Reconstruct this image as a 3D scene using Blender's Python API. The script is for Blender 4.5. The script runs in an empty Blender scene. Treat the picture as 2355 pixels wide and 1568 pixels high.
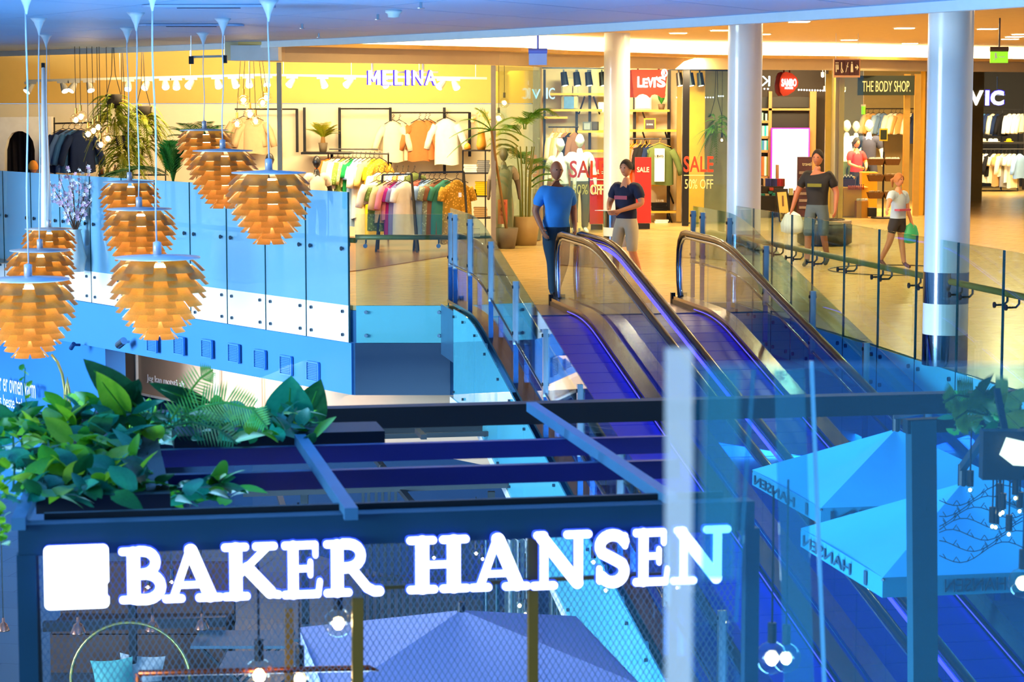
import bpy, bmesh, math, random
from mathutils import Vector, Matrix
R = math.radians
rnd = random.Random(7)
SC = bpy.context.scene
C = SC.collection
# ------------------------------------------------------------------ camera
FPX, CX, CY, HOR, HC = 5350.0, 1177.5, 784.0, 216.0, 2.6
PITCH = math.atan((CY - HOR) / FPX)
cam_d = bpy.data.cameras.new('camera')
cam = bpy.data.objects.new('camera', cam_d); C.objects.link(cam)
cam_d.sensor_width = 36.0; cam_d.lens = FPX / 2355.0 * 36.0
cam_d.clip_start = .1; cam_d.clip_end = 300
cam.location = (0, 0, HC); cam.rotation_euler = (R(90) - PITCH, 0, 0)
cam_d.dof.use_dof = True; cam_d.dof.focus_distance = 31.0; cam_d.dof.aperture_fstop = 6.3
SC.camera = cam
# ------------------------------------------------------------------ world, daylight, exposure
W = bpy.data.worlds.new('world'); SC.world = W; W.use_nodes = True
bg = W.node_tree.nodes['Background']
bg.inputs[0].default_value = (.20, .50, 1.0, 1); bg.inputs[1].default_value = 1.0
sun_d = bpy.data.lights.new('daylight', 'SUN'); sun = bpy.data.objects.new('daylight', sun_d); C.objects.link(sun)
sun_d.energy = 6.5; sun_d.color = (.62, .84, 1.0); sun_d.angle = R(25)
sun.rotation_euler = Vector((.88, .45, -.13)).to_track_quat('-Z', 'Y').to_euler()
def area(name, loc, target, sx, sy, energy, col):
    d = bpy.data.lights.new(name, 'AREA'); d.shape = 'RECTANGLE'; d.size = sx; d.size_y = sy
    d.energy = energy; d.color = col
    o = bpy.data.objects.new(name, d); C.objects.link(o); o.location = loc
    o.rotation_euler = (Vector(target) - Vector(loc)).to_track_quat('-Z', 'Y').to_euler()
    return o
WARM = (1.0, .76, .40); WARM2 = (1.0, .72, .34); WARMW = (1.0, .86, .62)
# shop ceiling lights (the shops' own lighting)
area('shop_light', (-6.0, 38.0, 3.52), (-6.0, 40.6, .6), 5.0, .5, 560, WARM)
area('shop_light', (-2.3, 39.2, 3.35), (-2.3, 41.2, .6), 2.6, .8, 310, WARM)
area('shop_light', (2.6, 45.7, 3.22), (2.6, 47.0, .6), 2.4, .8, 480, WARM)
area('shop_light', (1.3, 42.7, 3.0), (1.2, 43.6, .6), .9, .4, 260, WARMW)
area('shop_light', (6.2, 49.5, 3.22), (6.2, 51.0, 0), 1.8, .8, 330, WARM)
area('shop_light', (8.2, 52.0, 3.22), (8.2, 52.6, 0), 1.8, 1.6, 900, WARM2)
area('shop_light', (13.6, 61.0, 3.22), (13.6, 63.5, 0), 4.0, 1.5, 800, WARM)
# cafe lighting on the lower floor, under the upper slab
area('cafe_light', (-1.6, 30.5, -1.15), (-1.6, 29.5, -3.8), 6.0, 2.0, 90, (1.0, .62, .32))
area('fascia_fill', (-4.2, 32.6, -1.16), (-3.6, 33.4, -2.0), 3.0, .4, 130, (1.0, .85, .75))  # added lamp that brightens the beige lower shop fascia
# added unseen fills: blue up to the ceiling, cool under the right balcony
area('ceiling_fill', (-1.5, 15.0, -3.6), (-1.5, 17.5, 3.3), 5.0, 5.0, 2300, (.27, .63, 1.0))
area('underside_fill', (4.9, 23.6, -1.16), (4.6, 23.6, -3.8), 2.2, 6.0, 900, (.10, .66, 1.0))
SC.view_settings.view_transform = 'Standard'; SC.view_settings.look = 'None'
SC.view_settings.exposure = 0.0; SC.view_settings.gamma = 1.0; SC.view_settings.use_curve_mapping = False
SC.cycles.use_denoising = True
SC.cycles.use_adaptive_sampling = True; SC.cycles.adaptive_threshold = .06; SC.cycles.adaptive_min_samples = 10
SC.cycles.max_bounces = 6; SC.cycles.transparent_max_bounces = 14; SC.cycles.diffuse_bounces = 2
SC.cycles.glossy_bounces = 2; SC.cycles.transmission_bounces = 4
SC.cycles.sample_clamp_indirect = 6.0; SC.cycles.caustics_reflective = False; SC.cycles.caustics_refractive = False
# ------------------------------------------------------------------ projection helpers (pixel + real distance -> place)
cp, sp = math.cos(PITCH), math.sin(PITCH)
def ray(x, y):
    a = (x - CX) / FPX; b = (CY - y) / FPX
    return Vector((a, cp + b * sp, -sp + b * cp))
def at(x, y, Y):
    d = ray(x, y); return Vector((0, 0, HC)) + d * (Y / d.y)
def G(x, y, z=0.0):
    d = ray(x, y); return Vector((0, 0, HC)) + d * ((z - HC) / d.z)
def onplane(x, y, P, n):
    d = ray(x, y); o = Vector((0, 0, HC)); return o + d * ((Vector(P) - o).dot(n) / d.dot(n))
ALPHA = R(10.45)
U = Vector((math.cos(ALPHA), math.sin(ALPHA), 0)); V = Vector((-math.sin(ALPHA), math.cos(ALPHA), 0)); ZZ = Vector((0, 0, 1))
ZG = -3.8
# ------------------------------------------------------------------ materials
def srgb(h):
    h = h.lstrip('#'); c = [int(h[i:i+2], 16) / 255 for i in (0, 2, 4)]
    return tuple(((v / 12.92) if v <= .04045 else ((v + .055) / 1.055) ** 2.4) for v in c)
MATS = {}
def mat(name, col, rough=.5, metal=0.0, emit=None, es=0.0, var=.12, scale=6.0, spec=.5, coat=0.0):
    if name in MATS: return MATS[name]
    if isinstance(col, str): col = srgb(col)
    m = bpy.data.materials.new(name); m.use_nodes = True; nt = m.node_tree; b = nt.nodes['Principled BSDF']
    b.inputs['Roughness'].default_value = rough; b.inputs['Metallic'].default_value = metal
    b.inputs['Specular IOR Level'].default_value = spec
    if coat: b.inputs['Coat Weight'].default_value = coat
    if var > 0:
        n = nt.nodes.new('ShaderNodeTexNoise'); n.inputs['Scale'].default_value = scale; n.inputs['Detail'].default_value = 3
        tc = nt.nodes.new('ShaderNodeTexCoord'); nt.links.new(tc.outputs['Object'], n.inputs['Vector'])
        mx = nt.nodes.new('ShaderNodeMix'); mx.data_type = 'RGBA'
        mx.inputs['A'].default_value = (*[c * (1 - var) for c in col], 1); mx.inputs['B'].default_value = (*[min(1, c * (1 + var)) for c in col], 1)
        nt.links.new(n.outputs['Fac'], mx.inputs['Factor']); nt.links.new(mx.outputs['Result'], b.inputs['Base Color'])
    else: b.inputs['Base Color'].default_value = (*col, 1)
    if emit is not None:
        if isinstance(emit, str): emit = srgb(emit)
        b.inputs['Emission Color'].default_value = (*emit, 1); b.inputs['Emission Strength'].default_value = es
    MATS[name] = m; return m
def glass(name, tint, refl=(.9, .95, 1), base=.06, body=None, bodyfac=0.0, rough=.02):
    if name in MATS: return MATS[name]
    m = bpy.data.materials.new(name); m.use_nodes = True; nt = m.node_tree; nt.nodes.clear()
    out = nt.nodes.new('ShaderNodeOutputMaterial'); tr = nt.nodes.new('ShaderNodeBsdfTransparent'); tr.inputs[0].default_value = (*tint, 1)
    gl = nt.nodes.new('ShaderNodeBsdfGlossy'); gl.inputs['Color'].default_value = (*refl, 1); gl.inputs['Roughness'].default_value = rough
    lw = nt.nodes.new('ShaderNodeLayerWeight'); lw.inputs['Blend'].default_value = .5
    pw = nt.nodes.new('ShaderNodeMath'); pw.operation = 'POWER'; pw.inputs[1].default_value = 5.0
    nt.links.new(lw.outputs['Facing'], pw.inputs[0])
    ad = nt.nodes.new('ShaderNodeMath'); ad.operation = 'MULTIPLY_ADD'; ad.use_clamp = True; ad.inputs[1].default_value = .8; ad.inputs[2].default_value = base
    nt.links.new(pw.outputs[0], ad.inputs[0])
    src = tr.outputs[0]
    if body:
        df = nt.nodes.new('ShaderNodeBsdfDiffuse'); df.inputs[0].default_value = (*body, 1)
        m0 = nt.nodes.new('ShaderNodeMixShader'); m0.inputs[0].default_value = bodyfac
        nt.links.new(tr.outputs[0], m0.inputs[1]); nt.links.new(df.outputs[0], m0.inputs[2]); src = m0.outputs[0]
    mx = nt.nodes.new('ShaderNodeMixShader'); nt.links.new(ad.outputs[0], mx.inputs[0])
    nt.links.new(src, mx.inputs[1]); nt.links.new(gl.outputs[0], mx.inputs[2]); nt.links.new(mx.outputs[0], out.inputs[0])
    MATS[name] = m; return m
def leafmat(name, col, col2, trans=.35, rough=.45):
    if name in MATS: return MATS[name]
    m = bpy.data.materials.new(name); m.use_nodes = True; nt = m.node_tree; b = nt.nodes['Principled BSDF']
    n = nt.nodes.new('ShaderNodeTexNoise'); n.inputs['Scale'].default_value = 9
    oi = nt.nodes.new('ShaderNodeObjectInfo')
    ma = nt.nodes.new('ShaderNodeMath'); ma.operation = 'ADD'; nt.links.new(n.outputs['Fac'], ma.inputs[0])
    mb = nt.nodes.new('ShaderNodeMath'); mb.operation = 'MULTIPLY_ADD'; mb.inputs[1].default_value = .8; mb.inputs[2].default_value = -.4
    nt.links.new(oi.outputs['Random'], mb.inputs[0]); nt.links.new(mb.outputs[0], ma.inputs[1])
    mx = nt.nodes.new('ShaderNodeMix'); mx.data_type = 'RGBA'; mx.inputs['A'].default_value = (*srgb(col), 1); mx.inputs['B'].default_value = (*srgb(col2), 1)
    nt.links.new(ma.outputs[0], mx.inputs['Factor']); nt.links.new(mx.outputs['Result'], b.inputs['Base Color'])
    b.inputs['Roughness'].default_value = rough
    t = nt.nodes.new('ShaderNodeBsdfTranslucent'); nt.links.new(mx.outputs['Result'], t.inputs[0])
    ms = nt.nodes.new('ShaderNodeMixShader'); ms.inputs[0].default_value = trans
    out = nt.nodes['Material Output']; nt.links.new(b.outputs[0], ms.inputs[1]); nt.links.new(t.outputs[0], ms.inputs[2]); nt.links.new(ms.outputs[0], out.inputs[0])
    MATS[name] = m; return m
def tilemat(name, c1, c2, w, h, mortar, rough=.25, rot=0.0, msize=.01):
    if name in MATS: return MATS[name]
    m = bpy.data.materials.new(name); m.use_nodes = True; nt = m.node_tree; b = nt.nodes['Principled BSDF']
    tc = nt.nodes.new('ShaderNodeTexCoord'); mp = nt.nodes.new('ShaderNodeMapping'); mp.inputs['Rotation'].default_value = (0, 0, rot)
    br = nt.nodes.new('ShaderNodeTexBrick'); br.offset = 0.5; br.inputs['Color1'].default_value = (*srgb(c1), 1); br.inputs['Color2'].default_value = (*srgb(c2), 1)
    br.inputs['Mortar'].default_value = (*srgb(mortar), 1); br.inputs['Scale'].default_value = 1; br.inputs['Mortar Size'].default_value = msize
    br.inputs['Brick Width'].default_value = w; br.inputs['Row Height'].default_value = h
    geo = nt.nodes.new('ShaderNodeNewGeometry')
    nt.links.new(geo.outputs['Position'], mp.inputs['Vector']); nt.links.new(mp.outputs[0], br.inputs['Vector']); nt.links.new(br.outputs[0], b.inputs['Base Color'])
    b.inputs['Roughness'].default_value = rough; MATS[name] = m; return m
# ------------------------------------------------------------------ mesh building
def wloc(o):
    v = Vector((0, 0, 0))
    while o is not None: v = v + Vector(o.location); o = o.parent
    return v
class MB:
    def __init__(s): s.v = []; s.f = []
    def add(s, vs, fs):
        n = len(s.v); s.v += [Vector(p) for p in vs]; s.f += [tuple(i + n for i in f) for f in fs]; return s
    def box(s, c, size, ax=None, ay=None, az=None):
        ax = Vector(ax or (1, 0, 0)); ay = Vector(ay or (0, 1, 0)); az = Vector(az or (0, 0, 1)); c = Vector(c)
        h = [k / 2 for k in size]; vs = []
        for k in (-1, 1):
            for j in (-1, 1):
                for i in (-1, 1): vs.append(c + ax * (i * h[0]) + ay * (j * h[1]) + az * (k * h[2]))
        return s.add(vs, [(0, 2, 3, 1), (4, 5, 7, 6), (0, 1, 5, 4), (2, 6, 7, 3), (0, 4, 6, 2), (1, 3, 7, 5)])
    def bar(s, a, b, w, h=None, up=(0, 0, 1)):
        a = Vector(a); b = Vector(b); h = h or w; d = b - a; L = d.length
        if L < 1e-6: return s
        d.normalize(); up = Vector(up)
        if abs(d.dot(up)) > .99: up = Vector((0, 1, 0))
        sx = d.cross(up).normalized(); sz = sx.cross(d).normalized()
        return s.box((a + b) / 2, (L, w, h), d, sx, sz)
    def tube(s, pts, r, n=8, cap=True):
        pts = [Vector(p) for p in pts]; m = len(pts); rr = r if isinstance(r, (list, tuple)) else [r] * m
        vs = []; fs = []; prev = None
        for i, p in enumerate(pts):
            d = (pts[min(i + 1, m - 1)] - pts[max(i - 1, 0)]); d.normalize()
            if prev is None:
                up = Vector((0, 0, 1)) if abs(d.z) < .95 else Vector((0, 1, 0)); sx = d.cross(up).normalized()
            else:
                sx = (prev - d * prev.dot(d)); sx = sx.normalized() if sx.length > 1e-6 else d.orthogonal().normalized()
            prev = sx; sy = d.cross(sx)
            for k in range(n):
                a = 2 * math.pi * k / n; vs.append(p + (sx * math.cos(a) + sy * math.sin(a)) * rr[i])
        for i in range(m - 1):
            for k in range(n): k2 = (k + 1) % n; fs.append((i * n + k, i * n + k2, (i + 1) * n + k2, (i + 1) * n + k))
        if cap: fs.append(tuple(range(n - 1, -1, -1))); fs.append(tuple((m - 1) * n + k for k in range(n)))
        return s.add(vs, fs)
    def lathe(s, prof, n=16, c=(0, 0, 0), sx=1.0, sy=1.0):
        c = Vector(c); vs = []; fs = []; m = len(prof)
        for r, z in prof:
            for k in range(n): a = 2 * math.pi * k / n; vs.append(c + Vector((r * math.cos(a) * sx, r * math.sin(a) * sy, z)))
        for i in range(m - 1):
            for k in range(n): k2 = (k + 1) % n; fs.append((i * n + k, i * n + k2, (i + 1) * n + k2, (i + 1) * n + k))
        fs.append(tuple(range(n - 1, -1, -1))); fs.append(tuple((m - 1) * n + k for k in range(n)))
        return s.add(vs, fs)
    def ball(s, c, r, n=10, m=6, sz=1.0, sx=1.0, sy=1.0):
        return s.lathe([(r * math.sin(math.pi * (i + .02) / (m + .04)), -r * sz * math.cos(math.pi * (i + .02) / (m + .04))) for i in range(m + 1)], n, c, sx, sy)
    def prism(s, poly, d0, d1, O, ex, ey, ez):   # poly in (ex,ey), extruded along ez
        O = Vector(O); ex = Vector(ex); ey = Vector(ey); ez = Vector(ez); n = len(poly)
        vs = [O + ex * p[0] + ey * p[1] + ez * d0 for p in poly] + [O + ex * p[0] + ey * p[1] + ez * d1 for p in poly]
        fs = [tuple(range(n - 1, -1, -1)), tuple(range(n, 2 * n))] + [(i, (i + 1) % n, n + (i + 1) % n, n + i) for i in range(n)]
        return s.add(vs, fs)
    def sheet(s, fn, nu, nv):
        vs = [fn(i / nu, j / nv) for j in range(nv + 1) for i in range(nu + 1)]
        fs = [(j * (nu + 1) + i, j * (nu + 1) + i + 1, (j + 1) * (nu + 1) + i + 1, (j + 1) * (nu + 1) + i) for j in range(nv) for i in range(nu)]
        return s.add(vs, fs)
    def mesh(s, name):
        me = bpy.data.meshes.new(name); me.from_pydata([tuple(p) for p in s.v], [], s.f); me.update(); return me
    def build(s, name, m, parent=None, smooth=False, fix=True):
        if parent is not None: off = wloc(parent)
        else:
            xs = [p.x for p in s.v]; ys = [p.y for p in s.v]; zs = [p.z for p in s.v]
            off = Vector(((min(xs) + max(xs)) / 2, (min(ys) + max(ys)) / 2, min(zs)))
        s.v = [p - off for p in s.v]; me = s.mesh(name)
        if fix:
            bm = bmesh.new(); bm.from_mesh(me); bmesh.ops.recalc_face_normals(bm, faces=bm.faces); bm.to_mesh(me); bm.free()
        if smooth:
            for p in me.polygons: p.use_smooth = len(p.vertices) <= 4
        me.materials.append(m)
        o = bpy.data.objects.new(name, me); C.objects.link(o)
        if parent is not None: o.parent = parent
        else: o.location = off
        return o
def tag(o, label=None, cat=None, group=None, kind=None):
    if label: o['label'] = label
    if cat: o['category'] = cat
    if group: o['group'] = group
    if kind: o['kind'] = kind
    return o
def struct(mb, name, m, label=None, smooth=False, parent=None):
    o = mb.build(name, m, parent, smooth)
    if parent is None: o['kind'] = 'structure'
    if label: o['label'] = label
    if parent is None and label is None: o['label'] = name.replace('_', ' ') + ' of the shopping centre'
    return o
def empty(name, loc=(0, 0, 0), label=None, cat=None, group=None):
    o = bpy.data.objects.new(name, None); C.objects.link(o); o.location = loc; o.empty_display_size = .1
    return tag(o, label, cat, group)
def inst(src, name, parent, loc=(0, 0, 0), rot=None, scale=None):
    o = bpy.data.objects.new(name, src); C.objects.link(o); o.parent = parent; o.location = loc
    if rot: o.rotation_euler = rot
    if scale: o.scale = scale
    return o
def copy_tree(o, parent=None):
    c = o.copy(); C.objects.link(c); c.parent = parent
    for ch in o.children: copy_tree(ch, c)
    return c
def pxbox(mb, x0, y0, x1, y1, Y, depth):     # box whose front face, at distance Y, covers these pixels
    a = at(x0, y0, Y); b = at(x1, y1, Y)
    return mb.box(((a.x + b.x) / 2, Y + depth / 2, (a.z + b.z) / 2), (abs(b.x - a.x), depth, abs(a.z - b.z)))
TXT = {}
def text_mesh(txt, ext=.01, off=0.0, res=3):
    key = (txt, ext, off)
    cu = bpy.data.curves.new('lettering', 'FONT'); cu.body = txt; cu.size = 1; cu.extrude = ext; cu.offset = off; cu.resolution_u = res
    o = bpy.data.objects.new('lettering', cu); C.objects.link(o); bpy.context.view_layer.update()
    me = bpy.data.meshes.new_from_object(o.evaluated_get(bpy.context.evaluated_depsgraph_get()))
    bpy.data.objects.remove(o); bpy.data.curves.remove(cu); return me
def lettering(txt, O, ex, ey, w, h, m, parent, name='lettering', ext=.01, off=0.0, mirror=False, thick=.01):
    """text fitted to a w x h panel whose lower left corner is O, spanned by ex, ey"""
    me = text_mesh(txt, ext, off); xs = [v.co.x for v in me.vertices]; ys = [v.co.y for v in me.vertices]
    x0, x1, y0, y1 = min(xs), max(xs), min(ys), max(ys); zs = max(abs(v.co.z) for v in me.vertices) or 1
    ex = Vector(ex); ey = Vector(ey); nz = ex.cross(ey); O = Vector(O) - wloc(parent)
    for v in me.vertices:
        a = (v.co.x - x0) / (x1 - x0); b = (v.co.y - y0) / (y1 - y0)
        if mirror: a = 1 - a
        v.co = O + ex * (a * w) + ey * (b * h) + nz * (v.co.z / zs * thick)
    me.materials.clear(); me.materials.append(m)
    o = bpy.data.objects.new(name, me); C.objects.link(o); o.parent = parent; return o
def pxtext(txt, x0, y0, x1, y1, Y, m, parent, name='lettering', off=0.0, mirror=False, thick=.01):
    a = at(x0, y1, Y); b = at(x1, y0, Y)
    return lettering(txt, a, (1, 0, 0), (0, 0, 1), b.x - a.x, b.z - a.z, m, parent, name, .02, off, mirror, thick)
ORD = ['first', 'second', 'third', 'fourth', 'fifth', 'sixth', 'seventh', 'eighth', 'ninth', 'tenth', 'eleventh', 'twelfth', 'thirteenth', 'fourteenth', 'fifteenth', 'sixteenth', 'seventeenth', 'eighteenth', 'nineteenth', 'twentieth']
# common materials
white = mat('white_paint', '#f2f2f0', .5); black = mat('black_metal', '#15151a', .4, .3); steel = mat('brushed_steel', '#b9bcc2', .28, 1.0)
chrome = mat('chrome', '#9299a6', .1, 1.0, var=.03); darkmetal = mat('dark_blue_grey_metal', '#16384a', .45, .2)
# ------------------------------------------------------------------ the setting: slabs, ceilings, walls, columns
EL0 = G(172, 616); EL1 = G(799, 696); dl = (EL1 - EL0).normalized(); ELX = EL0 - dl * 9
CORN = G(812, 702); FE = G(1034, 702)
RE = [G(x, y) for x, y in ((1874, 751), (2000, 788), (2117, 827), (2221, 859), (2338, 895))]
dr = (RE[-1] - RE[0]).normalized(); RTOP = RE[0] - dr * 3.1; REND = RE[-1] + dr * 9
A0 = Vector((-.70, 28.4, 0))
edge = [ELX, EL0, CORN, FE, RTOP] + RE + [REND]
poly = [(p.x, p.y) for p in edge] + [(22, REND.y), (26, 72), (-17, 72), (-17, ELX.y)]
floor_m = tilemat('warm_floor_tiles', '#d9b877', '#d2b06e', .6, .3, '#b08f55', .22, R(35), .006)
struct(MB().prism(poly, -.06, 0, (0, 0, 0), (1, 0, 0), (0, 1, 0), (0, 0, 1)), 'floor_upper', floor_m, 'polished beige tiled floor of the upper concourse')
slab_m = mat('slab_daylight_blue', '#2f6fa6', .6)  # grey balcony fascia; the blue daylight cast is put into this colour
struct(MB().prism(poly, -1.12, -.065, (0, 0, 0), (1, 0, 0), (0, 1, 0), (0, 0, 1)), 'wall_slab_edge', slab_m, 'upper floor slab edge coloured by the blue daylight')
ground_m = tilemat('lower_floor_tiles', '#5b6a74', '#53616b', .9, .9, '#3a464e', .35, ALPHA, .01)
struct(MB().box((0, 30, ZG - .05), (60, 70, .1)), 'floor_lower', ground_m, 'grey tiled floor of the lower storey')
# near ceiling: panels between joints, along the white rim
rimpx = [(-260, 126), (0, 121), (280, 112), (530, 102), (760, 92), (960, 82), (1177, 71), (1400, 58), (1600, 46), (1800, 33), (2000, 20), (2200, 6), (2355, -5), (2700, -34)]
ZC = HC + .745
rim = [G(x, y, ZC - .02) for x, y in rimpx]
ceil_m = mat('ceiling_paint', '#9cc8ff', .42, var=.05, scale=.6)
cobj = None
nk = 7
near_dir = Vector((-.46, -1, 0)).normalized()
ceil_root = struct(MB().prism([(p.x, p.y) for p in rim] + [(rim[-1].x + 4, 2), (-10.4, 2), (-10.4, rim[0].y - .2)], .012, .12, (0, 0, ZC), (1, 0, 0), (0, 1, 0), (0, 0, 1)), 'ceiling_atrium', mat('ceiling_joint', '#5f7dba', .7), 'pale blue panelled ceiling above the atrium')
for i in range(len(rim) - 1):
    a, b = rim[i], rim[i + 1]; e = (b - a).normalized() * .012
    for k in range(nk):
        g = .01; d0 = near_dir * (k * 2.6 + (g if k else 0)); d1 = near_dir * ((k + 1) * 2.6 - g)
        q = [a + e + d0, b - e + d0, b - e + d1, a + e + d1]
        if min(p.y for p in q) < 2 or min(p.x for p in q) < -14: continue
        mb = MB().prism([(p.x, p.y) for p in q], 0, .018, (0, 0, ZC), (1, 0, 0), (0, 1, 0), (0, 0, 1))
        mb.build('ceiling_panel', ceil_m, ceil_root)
mb = MB()
for i in range(len(rim) - 1):
    a, b = rim[i], rim[i + 1]; n = Vector((-(b - a).y, (b - a).x, 0)).normalized()
    mb.prism([(a.x, a.y), (b.x, b.y), ((b + n * .1).x, (b + n * .1).y), ((a + n * .1).x, (a + n * .1).y)], -.085, .13, (0, 0, ZC), (1, 0, 0), (0, 1, 0), (0, 0, 1))
struct(mb, 'trim_1', mat('rim_white', '#ffffff', .4), 'white rim running along the edge of the atrium ceiling')
# far ceiling
ZF = 3.63
fpoly = [(p.x - .02, p.y + .05) for p in rim] + [(30, 14), (30, 74), (-20, 74)]
struct(MB().prism(fpoly, 0, .1, (0, 0, ZF), (1, 0, 0), (0, 1, 0), (0, 0, 1)), 'ceiling_concourse', mat('beige_ceiling', '#d8b98a', .6), 'beige plaster ceiling over the upper concourse')
# shop front line in plan
FP = [(-4.05, 33.75), (-3.5, 35.2), (-.31, 38.9), (.5, 41.4), (3.27, 45.8), (6.49, 47.8), (8.8, 50.0), (14.5, 54.2)]
FP = [Vector((x, y, 0)) for x, y in FP]
face_m = mat('bulkhead_paint', '#c9b48c', .55, var=.05); cove_m = mat('cove_light', '#fff2d0', .5, emit=(1, .86, .5), es=7.0, var=0)
under_m = mat('bulkhead_underside', '#a98f63', .6)
mb = MB(); mc = MB(); ml = MB()
def offs(P, d):
    out = []
    for i, p in enumerate(P):
        t = (P[min(i + 1, len(P) - 1)] - P[max(i - 1, 0)]).normalized(); out.append(p + Vector((t.y, -t.x, 0)) * d)
    return out
F1 = offs(FP, .12); F2 = offs(FP, -.10); F3 = offs(FP, .55); F0 = offs(FP, -.35)
for i in range(len(FP) - 1):
    def quad(a, b, c, d): return [(p.x, p.y) for p in (a, b, c, d)]
    mb.prism(quad(F1[i], F1[i+1], F2[i+1], F2[i]), 3.08, 3.36, (0, 0, 0), (1, 0, 0), (0, 1, 0), (0, 0, 1))
    ml.prism(quad(F3[i], F3[i+1], F1[i+1], F1[i]), 3.3, 3.36, (0, 0, 0), (1, 0, 0), (0, 1, 0), (0, 0, 1))
    mc.prism(quad(FP[i], FP[i+1], F2[i+1], F2[i]), 3.365, ZF - .01, (0, 0, 0), (1, 0, 0), (0, 1, 0), (0, 0, 1))
struct(mb, 'wall_bulkhead', face_m, 'beige bulkhead band above the shop fronts')
struct(ml, 'trim_2', mat('cove_ledge', '#e2b55c', .5), 'projecting cove ledge above the shop fronts')
tag(mc.build('cove_light', cove_m), 'bright continuous warm cove light above the shop fronts', 'light')
# beige beam end at the left of the bulkhead
tag(pxbox(MB(), 530, 104, 640, 139, 33.6, .5).build('ceiling_beam_end', mat('beam_white', '#d9dde0', .5)), 'pale boxed beam end under the atrium ceiling at the left', 'beam')
# columns
col_m = mat('column_white', '#e9edf2', .3, var=.03, coat=.3)
def column(px, base, wpx, label, bands):
    g = G(px, base); s = FPX / g.y; r = wpx / s / 2 * .995
    root = empty('round_column', g, label, 'column', 'round columns of the concourse')
    prev = 0.0
    MB().tube([g + ZZ * bands[-1][1], g + ZZ * ZF], r, 40, False).build('shaft', col_m, root, True)
    for k, (z0, z1) in enumerate(bands):
        MB().tube([g + ZZ * z0, g + ZZ * z1], r * 1.01, 40, False).build('steel_band', chrome, root, True)
        if k + 1 < len(bands): MB().tube([g + ZZ * z1, g + ZZ * bands[k + 1][0]], r, 40, False).build('painted_band', col_m, root, True)
    return root
column(2172, 838, 104, 'largest white round column, at the right, chrome bands behind glass', [(0.0, .30), (.60, .9)])
column(1708, 684, 79, 'white round column between the first two walkways and kiosk', [(0.0, .28), (.56, .82)])
column(1417, 566, 60, 'slimmest white round column, in front of the denim shop', [(0.0, .18), (.33, .62)])
# walls of the shops
def wall(name, a, b, z0, z1, m, label, t=.1):
    a = Vector((*a, 0)); b = Vector((*b, 0)); d = (b - a).normalized(); n = Vector((-d.y, d.x, 0))
    return struct(MB().prism([(p.x, p.y) for p in (a, b, b + n * t, a + n * t)], z0, z1, (0, 0, 0), (1, 0, 0), (0, 1, 0), (0, 0, 1)), name, m, label)
cream = mat('cream_wall', '#efe3c6', .7, var=.04); yellow = mat('ochre_wall', '#dbb45c', .7, var=.05)
wall('wall_fashion_back', (-14, 42.6), (.45, 42.6), 0, 2.42, cream, 'cream back wall of the fashion shop')
wall('wall_fashion_upper', (-14, 42.55), (.45, 42.55), 2.43, 3.62, yellow, 'ochre yellow upper wall of the fashion shop')
wall('wall_fashion_left', (-13.5, 33), (-13.5, 42.5), 0, 3.62, yellow, 'ochre yellow side wall at the far left')
wall('wall_fashion_right', (.48, 41.5), (.48, 42.6), 0, 3.6, mat('greige_wall', '#b7a98a', .7), 'greige side wall by the tall palm')
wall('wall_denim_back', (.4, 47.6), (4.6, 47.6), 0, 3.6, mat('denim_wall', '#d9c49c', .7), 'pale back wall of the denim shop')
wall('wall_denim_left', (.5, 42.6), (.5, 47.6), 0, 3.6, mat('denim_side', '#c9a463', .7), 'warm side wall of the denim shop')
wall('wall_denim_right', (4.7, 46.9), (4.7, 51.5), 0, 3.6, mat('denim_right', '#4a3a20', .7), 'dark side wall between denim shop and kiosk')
wall('wall_kiosk_back', (4.7, 52.0), (7.3, 52.0), 0, 3.6, mat('kiosk_wall', '#3a2c20', .6), 'dark brown back wall of the kiosk shop')
wall('wall_kiosk_right', (6.95, 48.9), (7.3, 55.0), 0, 3.6, mat('gold_wall', '#d2a02c', .6), 'golden side wall beside the cosmetics shop')
wall('wall_cosmetics_back', (6.9, 57.0), (11.5, 57.0), 0, 3.6, mat('cosm_wall', '#8d7a45', .7), 'olive back wall of the cosmetics shop')
wall('wall_cosmetics_right', (8.85, 50.1), (10.6, 57), 0, 3.6, mat('cosm_side', '#d8a92a', .6), 'golden yellow side wall of the cosmetics shop')
wall('wall_boutique_back', (10.6, 66.0), (20, 66.0), 0, 3.6, mat('boutique_wall', '#171310', .7), 'black back wall of the boutique at the right')
wall('wall_boutique_right', (14.75, 50), (16.2, 66), 0, 3.6, mat('boutique_side', '#151215', .6), 'black side wall of the boutique at the right')
wood_floor = tilemat('shop_wood_floor', '#8a5a2c', '#7d4f25', 1.6, .16, '#5a3718', .25, R(20), .004)
struct(MB().prism([(p.x, p.y) for p in (G(560, 652), G(830, 622), G(1040, 588), G(1128, 577), FP[3])] + [(.4, 42.5), (-13.4, 42.5), (-13.4, 37.5), (-6.0, 35.2)], .002, .012, (0, 0, 0), (1, 0, 0), (0, 1, 0), (0, 0, 1)), 'floor_fashion', wood_floor, 'brown wooden floor of the fashion shop')
shopceil = mat('shop_ceiling', '#6b5a3a', .8)
struct(MB().prism([(.5, 41.6), (3.3, 45.9), (6.5, 47.9), (8.8, 50.1), (14.5, 54.3), (20, 66), (.5, 66)], 3.3, 3.36, (0, 0, 0), (1, 0, 0), (0, 1, 0), (0, 0, 1)), 'ceiling_shops', shopceil, 'dark brown ceiling inside the shops')
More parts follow.
